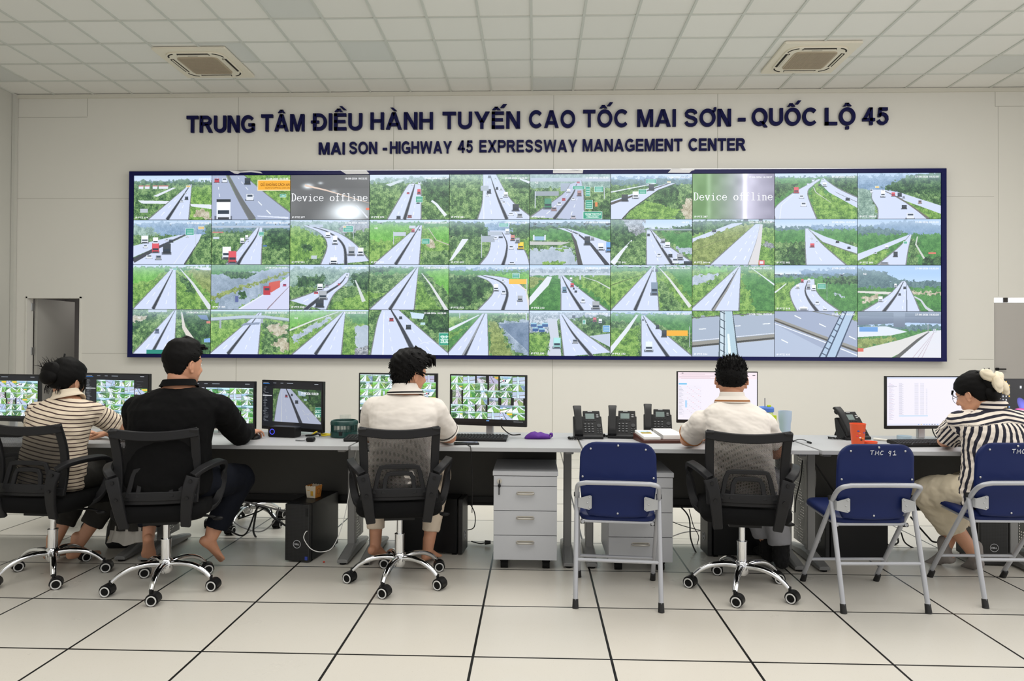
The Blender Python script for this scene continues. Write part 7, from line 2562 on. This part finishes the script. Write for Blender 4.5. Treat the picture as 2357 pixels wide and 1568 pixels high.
def person(label, J, sk, bulk=1.0, depth=1.0, hk=1.0, arm=1.0, feet='bare', hunch=0.03, curls=(0.5, 0.5)):
    t = thing('person', label, 'person', (J['pelvis'][0], J['pelvis'][1], 0))
    o = Vector((J['pelvis'][0], J['pelvis'][1], 0))
    K = {k: (Vector(v) - o if isinstance(v, tuple) and k[:3] not in ('fd_', 'rot', 'hf_') else v) for k, v in J.items()}
    mb = MB()
    torso(mb, K, 0.0, bulk, depth, hunch=hunch)
    yaw, pitch, roll = K['rot']
    M = Matrix.Translation(K['head']) @ Matrix.Rotation(R(yaw), 4, 'Z') @ Matrix.Rotation(R(pitch), 4, 'X') @ Matrix.Rotation(R(roll), 4, 'Y') @ Matrix.Scale(hk, 4)
    add_head(mb, M)
    mb.cap(K['neck'] - Vector((0, 0, 0.03)), M @ Vector((0, -0.022, -0.045)), 0.060 * (0.6 + 0.4 * bulk), 0.053 * (0.6 + 0.4 * bulk), 24)
    for s, q in (('l', -1), ('r', 1)):
        a = arm
        limb(mb, [K['sh_' + s], K['el_' + s]], [0.056 * a, 0.040 * a])
        e, w = K['el_' + s], K['wr_' + s]
        m_ = e.lerp(w, 0.35)
        limb(mb, [e, m_, w], [0.040 * a, 0.041 * a, 0.026 * a])
        add_hand(mb, w, K.get('hf_' + s, (0, 1, -0.05)), (0, 0, 1), q, curls[0 if s == 'l' else 1])
        h, kn, an = K['hip_' + s], K['kn_' + s], K['an_' + s]
        limb(mb, [h, kn], [0.082 * bulk, 0.056])
        limb(mb, [kn, kn.lerp(an, 0.32) , an], [0.054, 0.054, 0.034])
        add_foot(mb, an, K['fd_' + s], q, toes=(feet == 'bare'))
    me = vox(mb, 0.0042, 4, name='body')
    b = add_mesh('body', me, sk, t)
    # eyes and brows
    em = MB()
    for s in (-1, 1):
        em.ell(M @ Vector((s * 0.031, 0.078, 0.002)), (0.0115, 0.0115, 0.009), M=M.to_3x3(), mi=0)
        em.ell(M @ Vector((s * 0.031, 0.0865, 0.002)), (0.005, 0.0035, 0.005), M=M.to_3x3(), mi=1)
        em.cap(M @ Vector((s * 0.016, 0.0885, 0.024)), M @ Vector((s * 0.048, 0.078, 0.026)), 0.0032, 0.0022, 8, mi=1)
    em.build('eyes', [mat('eye white', (224, 220, 214), 0.3, bump=0.005), M_HAIR], t)
    return t, K, M


def collar(t, K, M, mats, r0=0.068, r1=0.088, h=0.048, drop=0.0, bulk=1.0):
    """folded polo collar; mats = (cloth, trim)"""
    N = K['neck'] + Vector((0, 0, 0.008 - drop))
    ax = ((M @ Vector((0, -0.022, -0.05))) - N).normalized()
    ax = (ax + Vector((0, 0, 1.2))).normalized()
    rv = (K['sh_r'] - K['sh_l']).normalized()
    dv = ax.cross(rv).normalized()
    rv = dv.cross(ax).normalized()
    m = MB()
    prof = [(r0 * 0.97, h * 0.2), (r0 * 0.97, h), (r0 * 1.02, h * 1.06), (r0 * 1.08, h), (r0 * 1.16, h * 0.55), (r1 * 0.97, h * 0.10), (r1, h * 0.0), (r1 * 1.01, -h * 0.10), (r1 * 1.02, -h * 0.2), (r1 * 0.98, -h * 0.22), (r0 * 1.02, h * 0.4)]
    n = 40
    rings = []
    for r, z in prof:
        ring = []
        for k in range(n):
            a = 2 * PI * k / n
            front = max(0, math.sin(a))
            zz_ = z - front * 0.035 * (1 if z < h * 0.5 else 0.4)
            ring.append(N + rv * r * bulk * 1.04 * math.cos(a) + dv * r * bulk * math.sin(a) + ax * zz_)
        rings.append(ring)
    for i in range(len(rings) - 1):
        m.loft([rings[i], rings[i + 1]], mi=mats[1 + i] if False else (1 if i in K.get('trim_rows', ()) else 0), cap=False)
    return m


def set_stripe(me, fn):
    n = len(me.vertices)
    co = np.empty(n * 3, np.float32)
    me.vertices.foreach_get('co', co)
    v = fn(co.reshape(-1, 3)).astype(np.float32)
    a = me.attributes.new('stripe', 'FLOAT', 'POINT')
    a.data.foreach_set('value', v)


def stripe_mat(name, base, dark, frac):
    k = NB(name)
    at_ = k.n('ShaderNodeAttribute')
    at_.attribute_name = 'stripe'
    tc = k.n('ShaderNodeTexCoord')
    n = k.n('ShaderNodeTexNoise')
    n.inputs['Scale'].default_value = 500
    k.link(tc.outputs['Object'], n.inputs['Vector'])
    f = k.math('LESS_THAN', k.math('FRACT', at_.outputs['Fac']), frac)
    k.link(k.mix(f, lin(base), lin(dark)), k.b.inputs['Base Color'])
    k.b.inputs['Roughness'].default_value = 0.85
    bp = k.n('ShaderNodeBump')
    bp.inputs['Strength'].default_value = 0.2
    bp.inputs['Distance'].default_value = 0.001
    k.link(n.outputs[0], bp.inputs['Height'])
    k.link(bp.outputs[0], k.b.inputs['Normal'])
    return k.m


def seg_param(co, a, b):
    a, b = np.array(a), np.array(b)
    d = b - a
    t = ((co - a) @ d) / (d @ d)
    q = a + np.clip(t, 0, 1)[:, None] * d
    return t, np.linalg.norm(co - q, axis=1), np.linalg.norm(d)


def shirt(t, K, bulk, depth, grow, sleeve, srad, m_, wr, hem=0.0, waist=0.012, voxel=0.0065, hunch=0.03, name='shirt', stripe=None, arm_len=None):
    mb = MB()
    torso(mb, K, grow, bulk, depth, t0=hem, t1=0.985, waist=waist, hunch=hunch)
    for s in 'lr':
        a, e, w = K['sh_' + s], K['el_' + s], K['wr_' + s]
        c = (K['sh_l'] + K['sh_r']) / 2
        inn = a.lerp(c, 0.35)
        if sleeve <= 1:
            b = a.lerp(e, sleeve)
            mb.cap(inn, a, srad[0] * 1.05, srad[0])
            mb.cap(a, b, srad[0], srad[1], 22, ends=(1, 0))
        else:
            mb.cap(inn, a, srad[0] * 1.05, srad[0])
            b = e.lerp(w, sleeve - 1)
            mb.cap(a, e, srad[0], srad[1], 22)
            mb.cap(e, b, srad[1], srad[2], 22, ends=(1, 0))
    me = vox(mb, voxel, 4, wr, name)
    if stripe:
        set_stripe(me, stripe)
    return add_mesh(name, me, m_, t)


def cuff_ring(t, K, s, f, r, m_, rad=0.004, offs=(0.0,)):
    a, e = K['sh_' + s], K['el_' + s]
    d = (e - a).normalized()
    x, y, _ = basis(d)
    m = MB()
    for o in offs:
        c = a.lerp(e, f) + d * o
        m.tube([c + (x * math.cos(2 * PI * k / 28) + y * math.sin(2 * PI * k / 28)) * r for k in range(28)], rad, 6, closed=True, up=tuple(d))
    return m.build('cuff_trim', m_, t)


def trousers(t, K, bulk, r_thigh, r_knee, r_hem, ends, m_, wr=None, name='trousers', depth=1.0, hunch=0.03):
    mb = MB()
    torso(mb, K, 0.008, bulk, depth, t0=0.0, t1=0.3, hunch=hunch)
    for s, q in (('l', ends[0]), ('r', ends[1])):
        h, kn, an = K['hip_' + s], K['kn_' + s], K['an_' + s]
        mb.cap(h, kn, r_thigh, r_knee, 22)
        mb.cap(kn, kn.lerp(an, q), r_knee, r_hem, 22, ends=(1, 0))
    me = vox(mb, 0.0075, 5, wr, name)
    return add_mesh(name, me, m_, t)


SK_M = skin_mat('tan skin', (196, 142, 112))
SK_W = skin_mat('warm skin', (202, 150, 120))
M_WSHIRT = mat('white pique cotton', (228, 221, 213), 0.85, bump=0.12, bscale=900)
M_TRIMB = mat('black knitted trim', (24, 24, 28), 0.8, bump=0.1)
M_TRIMO = mat('brown knitted trim', (150, 92, 40), 0.8, bump=0.1)
M_BSHIRT = mat('black shirt cloth', (11, 11, 12), 0.85, bump=0.15, bscale=500, spec=0.12)
M_JEAN = mat('dark navy denim', (17, 20, 29), 0.85, spec=0.15, bump=0.2, bscale=600)
M_BEIGE = mat('beige chino cloth', (216, 200, 180), 0.85, bump=0.12, bscale=500)
M_GREYT = mat('grey trouser cloth', (150, 150, 154), 0.85, bump=0.12, bscale=500)

# ---- man with black trimmed collar (white polo, beige trousers, barefoot)
J3 = dict(pelvis=(-0.775, 3.99, 0.585), hip_l=(-0.87, 4.0, 0.575), hip_r=(-0.68, 4.0, 0.575), sh_l=(-0.935, 4.055, 0.985), sh_r=(-0.59, 4.06, 0.98), neck=(-0.755, 4.055, 1.075),
          head=(-0.735, 4.085, 1.192), rot=(-46, -10, 3), el_l=(-1.0, 4.22, 0.80), wr_l=(-0.86, 4.43, 0.785), el_r=(-0.515, 4.245, 0.80), wr_r=(-0.62, 4.47, 0.785),
          kn_l=(-1.0, 4.40, 0.555), kn_r=(-0.60, 4.40, 0.555), an_l=(-0.985, 4.33, 0.125), an_r=(-0.655, 4.31, 0.105), fd_l=(0.25, 0.8, -0.32), fd_r=(0.25, 0.9, -0.15), hf_l=(0.3, 0.9, -0.06), hf_r=(-0.3, 0.9, -0.06))
p3, K, M = person('man seen from behind in white polo with black trimmed collar, looking right, barefoot', J3, SK_M, bulk=1.06)
shirt(p3, K, 1.06, 1.0, 0.012, 0.80, (0.074, 0.072), M_WSHIRT, (0.07, 0.016, (1.6, 1.2, 0.8)))
trousers(p3, K, 1.06, 0.098, 0.078, 0.054, (0.80, 0.78), M_BEIGE, (0.06, 0.012))
K['trim_rows'] = (5, 6)
collar(p3, K, M, (0, 1), r0=0.064, r1=0.102, h=0.05).build('collar', [M_WSHIRT, M_TRIMB], p3, smooth=60)
for s in 'lr':
    cuff_ring(p3, K, s, 0.80, 0.0725, M_TRIMB, 0.003, (-0.016,))
    cuff_ring(p3, K, s, 0.80, 0.0715, M_WSHIRT, 0.005, (-0.003,))


def th3(az, z, th):
    zl = piecewise([(0, -0.085), (0.28, -0.075), (0.40, -0.035), (0.46, 0.004), (0.60, -0.002), (0.66, 0.04), (0.8, 0.06), (1, 0.062)], az)
    t = 0.014 + 0.016 * sstep(-0.03, 0.07, z) + 0.018 * sstep(0.6, 0.95, az) * sstep(0.04, 0.09, z)
    return t * sstep(0, 0.018, z - zl) - 0.008 * (1 - sstep(0, 0.018, z - zl))


hb = MB()
hb.loft(hair_shell(M, th3, rough=0.002))
tufts(hb, M, th3, 220, 3, 0.034, 0.0065, 0.0, sweep=(0.5, 0.9, -0.5), jit=0.35)
tufts(hb, M, th3, 160, 4, 0.03, 0.004, -0.07, sweep=(0, -0.1, -0.9), jit=0.3, azmax=0.42)
for k in range(26):  # wavy fringe falling to the front right
    rg = random.Random(k)
    a = Vector((rg.uniform(-0.02, 0.06), rg.uniform(0.04, 0.085), 0.105 + rg.uniform(-0.01, 0.012)))
    b = a + Vector((rg.uniform(0.0, 0.02), 0.03, 0.004 + rg.uniform(-0.006, 0.01)))
    c = b + Vector((rg.uniform(0.0, 0.015), 0.012, -0.03 - rg.uniform(0, 0.02)))
    hb.tube([M @ q for q in spline([a, b, c], 4)], [0.009, 0.010, 0.010, 0.010, 0.009, 0.008, 0.006, 0.004, 0.001], 6)
hb.build('hair', M_HAIR, p3, smooth=80)

# ---- man in black shirt
J2 = dict(pelvis=(-2.05, 3.83, 0.60), hip_l=(-2.17, 3.86, 0.585), hip_r=(-1.94, 3.87, 0.585), sh_l=(-2.225, 3.845, 0.985), sh_r=(-1.785, 3.90, 0.995), neck=(-1.99, 3.85, 1.12),
          head=(-1.985, 3.885, 1.243), rot=(-27, -4, 0), el_l=(-2.335, 4.06, 0.80), wr_l=(-2.22, 4.36, 0.79), el_r=(-1.785, 4.175, 0.815), wr_r=(-1.815, 4.39, 0.80),
          kn_l=(-2.36, 4.28, 0.53), kn_r=(-1.82, 4.26, 0.53), an_l=(-2.335, 4.17, 0.20), an_r=(-1.935, 4.15, 0.20), fd_l=(-0.28, 0.55, -0.62), fd_r=(0.30, 0.55, -0.62), hf_l=(0.02, 0.9, -0.05), hf_r=(0.12, 1, 0.0))
p2, K, M = person('large man seen from behind in black long sleeved shirt, hand on a mouse, barefoot', J2, SK_M, bulk=1.26, depth=1.12, hk=1.03, arm=1.15, curls=(0.5, 0.62))
shirt(p2, K, 1.26, 1.12, 0.014, 1.93, (0.080, 0.070, 0.046), M_BSHIRT, (0.07, 0.016), waist=0.02, name='shirt')
trousers(p2, K, 1.26, 0.115, 0.092, 0.066, (0.86, 0.86), M_JEAN, (0.06, 0.012), depth=1.1)
K['trim_rows'] = ()
collar(p2, K, M, (0, 1), r0=0.076, r1=0.098, h=0.03).build('collar', [M_BSHIRT], p2, smooth=60)


def th2(az, z, th):
    zl = piecewise([(0, -0.078), (0.3, -0.066), (0.41, -0.02), (0.47, 0.012), (0.62, 0.008), (0.69, 0.045), (0.85, 0.07), (1, 0.068)], az)
    t = 0.003 + 0.013 * sstep(-0.015, 0.05, z) + 0.012 * sstep(0.07, 0.11, z) + 0.014 * sstep(0.6, 0.95, az) * sstep(0.05, 0.1, z)
    return t * sstep(-0.004, 0.012, z - zl) - 0.008 * (1 - sstep(-0.004, 0.012, z - zl))


hb = MB()
hb.loft(hair_shell(M, th2, rough=0.0006, seed=5))
tufts(hb, M, th2, 200, 7, 0.018, 0.0045, 0.03, sweep=(0.1, 1.2, -0.3), jit=0.3)
for k in range(16):
    rg = random.Random(k + 50)
    a = Vector((rg.uniform(-0.05, 0.055), rg.uniform(0.05, 0.085), 0.088 + rg.uniform(-0.012, 0.02)))
    b = a + Vector((rg.uniform(0.0, 0.012), 0.026, 0.004))
    hb.tube([M @ q for q in (a, b, b + Vector((0, 0.012, -0.006)))], [0.009, 0.007, 0.001], 6)
hb.build('hair', M_HAIR, p2, smooth=80)

# ---- man with brown collar stripe (white polo, grey trousers)
J4 = dict(pelvis=(1.16, 3.93, 0.585), hip_l=(1.065, 3.95, 0.575), hip_r=(1.255, 3.95, 0.575), sh_l=(0.965, 4.045, 0.925), sh_r=(1.312, 4.05, 0.918), neck=(1.13, 4.05, 1.04),
          head=(1.137, 4.085, 1.163), rot=(-15, -6, 0), el_l=(0.91, 4.225, 0.80), wr_l=(1.04, 4.43, 0.785), el_r=(1.395, 4.10, 0.745), wr_r=(1.30, 4.34, 0.79),
          kn_l=(1.30, 4.42, 0.55), kn_r=(1.45, 4.36, 0.55), an_l=(1.455, 4.42, 0.12), an_r=(1.495, 4.30, 0.115), fd_l=(0.1, 0.95, -0.05), fd_r=(0.25, 0.95, -0.08), hf_l=(0.3, 0.9, -0.05), hf_r=(-0.2, 0.9, -0.05))
p4, K, M = person('man seen from behind in white polo with brown collar stripe, facing the spreadsheet', J4, SK_M, bulk=0.99, hk=0.98, feet='shoe', hunch=0.045)
shirt(p4, K, 0.99, 1.0, 0.012, 0.72, (0.072, 0.071), M_WSHIRT, (0.075, 0.022, (1.8, 1.2, 0.7), (0, 0.35, 0)), hunch=0.045)
trousers(p4, K, 1.04, 0.098, 0.080, 0.066, (0.86, 0.90), M_GREYT, (0.06, 0.014), hunch=0.045)
K['trim_rows'] = (5, 6)
collar(p4, K, M, (0, 1), r0=0.060, r1=0.096, h=0.048).build('collar', [M_WSHIRT, M_TRIMO], p4, smooth=60)
for s in 'lr':
    cuff_ring(p4, K, s, 0.72, 0.0725, M_TRIMO, 0.0035, (-0.003,))
sb = MB()
for s, q in (('l', -1), ('r', 1)):
    add_foot(sb, K['an_' + s], K['fd_' + s], q, grow=0.014, toes=False, k=1.08)
me = vox(sb, 0.006, 3, (0.012, 0.014), 'slippers')
add_mesh('slippers', me, mat('black fluffy slipper', (14, 14, 15), 0.95, bump=0.6, bscale=180), p4)


def th4(az, z, th):
    zl = piecewise([(0, -0.055), (0.22, -0.05), (0.38, -0.03), (0.44, 0.01), (0.58, 0.012), (0.66, 0.05), (0.85, 0.07), (1, 0.07)], az)
    t = 0.0025 + 0.011 * sstep(-0.04, 0.03, z) + 0.010 * sstep(0.06, 0.11, z)
    return t * sstep(-0.003, 0.014, z - zl) - 0.008 * (1 - sstep(-0.003, 0.014, z - zl))


hb = MB()
hb.loft(hair_shell(M, th4, rough=0.0008, seed=9))
tufts(hb, M, th4, 420, 11, 0.034, 0.0034, 0.045, sweep=(0, 0.0, 0.9), jit=0.45)
tufts(hb, M, th4, 260, 12, 0.016, 0.003, -0.03, sweep=(0, 0, -0.3), jit=0.5, azmax=0.5)
hb.build('hair', M_HAIR, p4, smooth=80)

# ---- woman in thin brown stripes
J1 = dict(pelvis=(-2.81, 3.99, 0.585), hip_l=(-2.895, 4.01, 0.575), hip_r=(-2.72, 4.01, 0.575), sh_l=(-2.955, 4.07, 0.95), sh_r=(-2.645, 4.10, 0.95), neck=(-2.775, 4.06, 1.035),
          head=(-2.795, 4.095, 1.135), rot=(-12, -14, 4), el_l=(-3.08, 4.22, 0.80), wr_l=(-2.94, 4.41, 0.785), el_r=(-2.515, 4.275, 0.80), wr_r=(-2.715, 4.385, 0.785),
          kn_l=(-2.88, 4.42, 0.545), kn_r=(-2.62, 4.42, 0.545), an_l=(-3.0, 4.27, 0.095), an_r=(-2.845, 4.27, 0.095), fd_l=(0.1, 0.95, -0.12), fd_r=(0.35, 0.9, -0.12), hf_l=(0.5, 0.8, -0.04), hf_r=(-0.95, 0.25, -0.04))
p1, K, M = person('woman seen from behind in cream polo with thin brown stripes, hair pinned up, barefoot', J1, SK_W, bulk=0.94, hk=0.96, arm=0.9, hunch=0.04)
M_ST1 = stripe_mat('cream knit with thin brown stripes', (222, 206, 184), (66, 46, 44), 0.27)
Ka = {k: np.array(K[k]) for k in ('sh_l', 'sh_r', 'el_l', 'el_r')}


def st1(co):
    v = (co[:, 2] + 0.05 * co[:, 0] + 0.02 * np.sin(co[:, 0] * 9)) / 0.0225
    for s in 'lr':
        t, d, L = seg_param(co, Ka['sh_' + s], Ka['el_' + s])
        on = (d < 0.1) & (t > 0.12)
        out = on & (((co[:, 0] - Ka['sh_' + s][0]) * (1 if s == 'r' else -1)) > -0.005)
        v = np.where(out, t * L / 0.0225, v)
        v = np.where(out & (t > 0.565), 0.6, v)
    return v


shirt(p1, K, 0.94, 1.0, 0.014, 0.64, (0.064, 0.066), M_ST1, (0.055, 0.016, (1.4, 1.2, 0.7)), waist=0.02, hunch=0.04, stripe=st1)
M_CREAM = mat('cream ribbed knit', (220, 206, 184), 0.85, bump=0.15, bscale=700)
K['trim_rows'] = ()
collar(p1, K, M, (0, 1), r0=0.06, r1=0.09, h=0.038).build('collar', [M_CREAM], p1, smooth=60)
M_DKT = mat('dark olive trouser cloth', (34, 32, 28), 0.85, bump=0.15, bscale=500)
trousers(p1, K, 0.96, 0.094, 0.082, 0.07, (0.72, 0.72), M_DKT, (0.06, 0.014), hunch=0.04)
sk = MB()
rings = []
c0, c1 = K['kn_r'] + Vector((0.05, 0.0, 0.0)), K['kn_r'] + Vector((0.07, -0.06, -0.36))
for f, hw, hd in ((0.0, 0.07, 0.06), (0.3, 0.10, 0.07), (0.7, 0.13, 0.07), (1.0, 0.14, 0.06)):
    c = c0.lerp(c1, f)
    rings.append([c + Vector((math.cos(2 * PI * k / 40) * hw * (1 + 0.06 * math.sin(7 * 2 * PI * k / 40)), math.sin(2 * PI * k / 40) * hd * (1 + 0.1 * math.sin(9 * 2 * PI * k / 40)), 0)) for k in range(40)])
sk.loft(rings)
sk.build('skirt_panel', M_DKT, p1, smooth=70)
sk = MB()
rings = []
for z, g in ((0.02, 0.0), (-0.02, 0.004), (-0.05, 0.012), (-0.075, 0.02)):
    rings.append([c1 + Vector((math.cos(2 * PI * k / 60) * (0.125 + g) * (1 + 0.10 * math.sin(13 * 2 * PI * k / 60)), math.sin(2 * PI * k / 60) * (0.05 + g) * (1 + 0.16 * math.sin(11 * 2 * PI * k / 60)), z + 0.01 * math.sin(5 * 2 * PI * k / 60))) for k in range(60)])
sk.loft(rings)
sk.build('ruffled_hem', mat('pale grey ruffle cloth', (176, 172, 164), 0.85, bump=0.2), p1, smooth=70)


def th1(az, z, th):
    zl = piecewise([(0, -0.075), (0.3, -0.07), (0.40, -0.03), (0.47, 0.0), (0.6, -0.02), (0.66, 0.03), (0.8, 0.06), (1, 0.062)], az)
    t = 0.014 + 0.012 * sstep(-0.05, 0.03, z) * (1 - az) + 0.006 * sstep(0.05, 0.1, z)
    return t * sstep(0, 0.02, z - zl) - 0.008 * (1 - sstep(0, 0.02, z - zl))


hb = MB()
hb.loft(hair_shell(M, th1, rough=0.0005, seed=21))
hb.ell(M @ Vector((-0.025, -0.105, 0.035)), (0.07, 0.045, 0.062), M=M.to_3x3(), nu=24, nv=16)
hb.ell(M @ Vector((-0.02, -0.12, 0.0)), (0.06, 0.04, 0.05), M=M.to_3x3(), nu=24, nv=16)
rg = random.Random(31)
for k in range(46):
    a = Vector((rg.uniform(-0.07, 0.02), rg.uniform(-0.14, -0.07), rg.uniform(0.02, 0.1)))
    d = Vector((rg.uniform(-0.9, -0.1), rg.uniform(-0.5, 0.1), rg.uniform(0.0, 0.8))).normalized()
    hb.tube([M @ q for q in (a, a + d * 0.025, a + d * 0.05 + Vector((0, 0, -0.006)))], [0.0022, 0.0015, 0.0005], 4)
for k in range(30):
    x = rg.choice([-1, 1]) * rg.uniform(0.03, 0.078)
    a = Vector((x, rg.uniform(-0.09, 0.02) if abs(x) > 0.06 else -0.09, -0.05))
    b = a + Vector((rg.uniform(-0.012, 0.012), rg.uniform(-0.01, 0.01), -0.05))
    hb.tube([M @ q for q in (a, (a + b) / 2 + Vector((0, -0.006, 0)), b)], [0.002, 0.0014, 0.0005], 4)
for k in range(12):
    a = Vector((0.074, rg.uniform(0.02, 0.06), 0.03))
    hb.tube([M @ q for q in (a, a + Vector((0.008, 0.004, -0.05)), a + Vector((0.004, -0.004, -0.10 - rg.uniform(0, 0.02))))], [0.004, 0.003, 0.0006], 5)
hb.build('hair', M_HAIR, p1, smooth=80)
hp = MB()
hp.cyl(M @ Vector((-0.02, -0.05, 0.10)), M @ Vector((-0.02, -0.055, 0.16)), 0.006, 0.005, n=10)
hp.build('hair_stick', M_BLACK, p1)

# ---- woman in vertical stripes
J5 = dict(pelvis=(2.60, 4.02, 0.545), hip_l=(2.51, 4.06, 0.535), hip_r=(2.69, 4.07, 0.535), sh_l=(2.46, 4.12, 0.92), sh_r=(2.80, 4.13, 0.925), neck=(2.615, 4.115, 1.005),
          head=(2.555, 4.155, 1.088), rot=(30, -20, 0), el_l=(2.445, 4.265, 0.80), wr_l=(2.60, 4.46, 0.785), el_r=(2.90, 4.27, 0.80), wr_r=(2.74, 4.46, 0.785),
          kn_l=(2.395, 4.31, 0.475), kn_r=(2.68, 4.43, 0.49), an_l=(2.675, 4.34, 0.095), an_r=(2.545, 4.44, 0.095), fd_l=(0.2, 0.85, -0.30), fd_r=(-0.25, 0.85, -0.35), hf_l=(0.6, 0.8, -0.05), hf_r=(-0.4, 0.9, -0.05))
p5, K, M = person('woman in black and white striped blouse and glasses, hair tied with a cream bow', J5, SK_W, bulk=0.96, hk=0.96, arm=0.92, feet='sock', hunch=0.05)
M_ST5 = stripe_mat('white blouse with bold navy stripes', (226, 216, 204), (22, 22, 40), 0.46)
Kb = {k: np.array(K[k]) for k in ('sh_l', 'sh_r', 'el_l', 'el_r', 'neck')}


def st5(co):
    r = (Kb['sh_r'] - Kb['sh_l'])
    r = r / np.linalg.norm(r)
    x = (co - Kb['neck']) @ r
    zz_ = co[:, 2] - Kb['neck'][2]
    cy = Kb['neck'][1] - 0.035
    v = (np.arctan2(x, -(co[:, 1] - cy)) * 0.135 + 0.008 * np.sin(co[:, 2] * 26)) / 0.0272
    yoke = zz_ > (-0.06 - 0.25 * np.abs(x) ** 1.3)
    v = np.where(yoke, (zz_ + 0.5 * np.abs(x) ** 1.4) / 0.0262, v)
    for s in 'lr':
        t, d, L = seg_param(co, Kb['sh_' + s], Kb['el_' + s])
        sg = 1 if s == 'r' else -1
        on = (t > 0.05) & (t < 1.1) & (d < 0.105) & ((x - (Kb['sh_' + s] - Kb['neck']) @ r) * sg > -0.03)
        ax = (Kb['el_' + s] - Kb['sh_' + s]) / L
        side = np.cross(ax, np.array((0, 0, 1.0)))
        side /= np.linalg.norm(side)
        nn = np.cross(side, ax)
        q = co - Kb['sh_' + s]
        ang = np.arctan2(q @ nn, q @ side)
        v = np.where(on, ang * 0.088 / 0.0272, v)
    return v


shirt(p5, K, 0.98, 1.05, 0.02, 0.78, (0.080, 0.074), M_ST5, (0.05, 0.022, (1.3, 1.3, 0.7)), waist=0.03, hunch=0.05, stripe=st5, name='blouse', hem=0.0)
K['trim_rows'] = ()
cm = collar(p5, K, M, (0, 1), r0=0.06, r1=0.092, h=0.05)
co_ = cm.mesh('collar', [M_ST5], 60)
set_stripe(co_, lambda c: (c[:, 2] - Kb['neck'][2]) / 0.0262 + 0.1)
link(bpy.data.objects.new('collar', co_), p5)
M_KHA = mat('light khaki cloth', (202, 190, 166), 0.85, bump=0.15, bscale=500)
trousers(p5, K, 0.98, 0.108, 0.108, 0.098, (0.52, 0.52), M_KHA, (0.06, 0.02, (1, 1, 1)), hunch=0.05)
sb = MB()
for s, q in (('l', -1), ('r', 1)):
    add_foot(sb, K['an_' + s], K['fd_' + s], q, grow=0.005, toes=False)
me = vox(sb, 0.005, 4, (0.02, 0.004), 'socks')
add_mesh('socks', me, mat('grey knitted socks', (140, 134, 130), 0.95, bump=0.4, bscale=500), p5)


def th5(az, z, th):
    zl = piecewise([(0, -0.07), (0.3, -0.065), (0.40, -0.035), (0.47, 0.0), (0.6, -0.01), (0.68, 0.0), (0.8, 0.035), (1, 0.035)], az)
    t = 0.012 + 0.010 * sstep(-0.05, 0.05, z) * (1 - az) + 0.004 * sstep(0.05, 0.1, z)
    return t * sstep(0, 0.02, z - zl) - 0.008 * (1 - sstep(0, 0.02, z - zl))


hb = MB()
hb.loft(hair_shell(M, th5, rough=0.0004, seed=33))
hb.ell(M @ Vector((0.0, -0.11, 0.035)), (0.055, 0.045, 0.06), M=M.to_3x3(), nu=24, nv=16)
hb.ell(M @ Vector((0.0, -0.10, -0.02)), (0.06, 0.04, 0.055), M=M.to_3x3(), nu=24, nv=16)
rg = random.Random(41)
for k in range(26):
    a = Vector((rg.uniform(-0.02, 0.03), -0.10 + rg.uniform(-0.03, 0.03), 0.085))
    d = Vector((rg.uniform(-0.6, 0.6), rg.uniform(-0.6, 0.3), 0.7)).normalized()
    hb.tube([M @ q for q in (a, a + d * 0.025, a + d * 0.045)], [0.004, 0.003, 0.0006], 5)
for k in range(14):
    a = Vector((rg.uniform(-0.06, 0.06), 0.085, 0.05))
    hb.tube([M @ q for q in (a, a + Vector((0, 0.012, -0.02)), a + Vector((0, 0.006, -0.04)))], [0.004, 0.003, 0.0006], 5)
hb.build('hair', M_HAIR, p5, smooth=80)
# cream bow with gathered folds
bw = MB()
for cx, cy, cz, a, b, c, rz_ in ((-0.04, -0.135, 0.075, 0.062, 0.03, 0.034, 0.5), (0.045, -0.135, 0.06, 0.055, 0.03, 0.034, -0.5), (-0.025, -0.16, 0.02, 0.03, 0.026, 0.055, 0.2), (0.035, -0.155, 0.0, 0.026, 0.024, 0.05, -0.2), (0.0, -0.15, 0.055, 0.022, 0.024, 0.024, 0.0)):
    rings = []
    Mr = Matrix.Rotation(rz_, 3, 'Y')
    for i in range(15):
        t = -1 + 2 * i / 14
        w = max(0.03, (1 - t * t) ** 0.5)
        ring = []
        for k in range(24):
            g = 2 * PI * k / 24
            q = 1 + 0.13 * math.sin(5 * g + i * 0.5)
            ring.append(M @ (Vector((cx, cy, cz)) + Mr @ Vector((a * t, b * w * math.cos(g) * q, c * w * math.sin(g) * q))))
        rings.append(ring)
    bw.loft(rings)
bw.build('hair_bow', mat('cream chiffon', (226, 214, 190), 0.8, bump=0.3, bscale=120), p5, smooth=70)
gl = MB()
for s in (-1, 1):
    gl.tube([M @ Vector((s * 0.034 + 0.025 * math.cos(2 * PI * k / 24), 0.104 - 0.004 * abs(math.cos(2 * PI * k / 24)), -0.004 + 0.022 * math.sin(2 * PI * k / 24))) for k in range(24)], 0.0013, 6, closed=True, up=(0, 1, 0))
    gl.tube([M @ Vector(q) for q in ((s * 0.058, 0.1, 0.0), (s * 0.078, 0.06, 0.004), (s * 0.083, -0.005, 0.008))], 0.0014, 6)
gl.tube([M @ Vector(q) for q in ((-0.01, 0.106, 0.0), (0, 0.109, 0.002), (0.01, 0.106, 0.0))], 0.0012, 6)
gl.build('eyeglasses', mat('dark wire frame', (70, 60, 56), 0.3, 0.8, bump=0.01), p5)
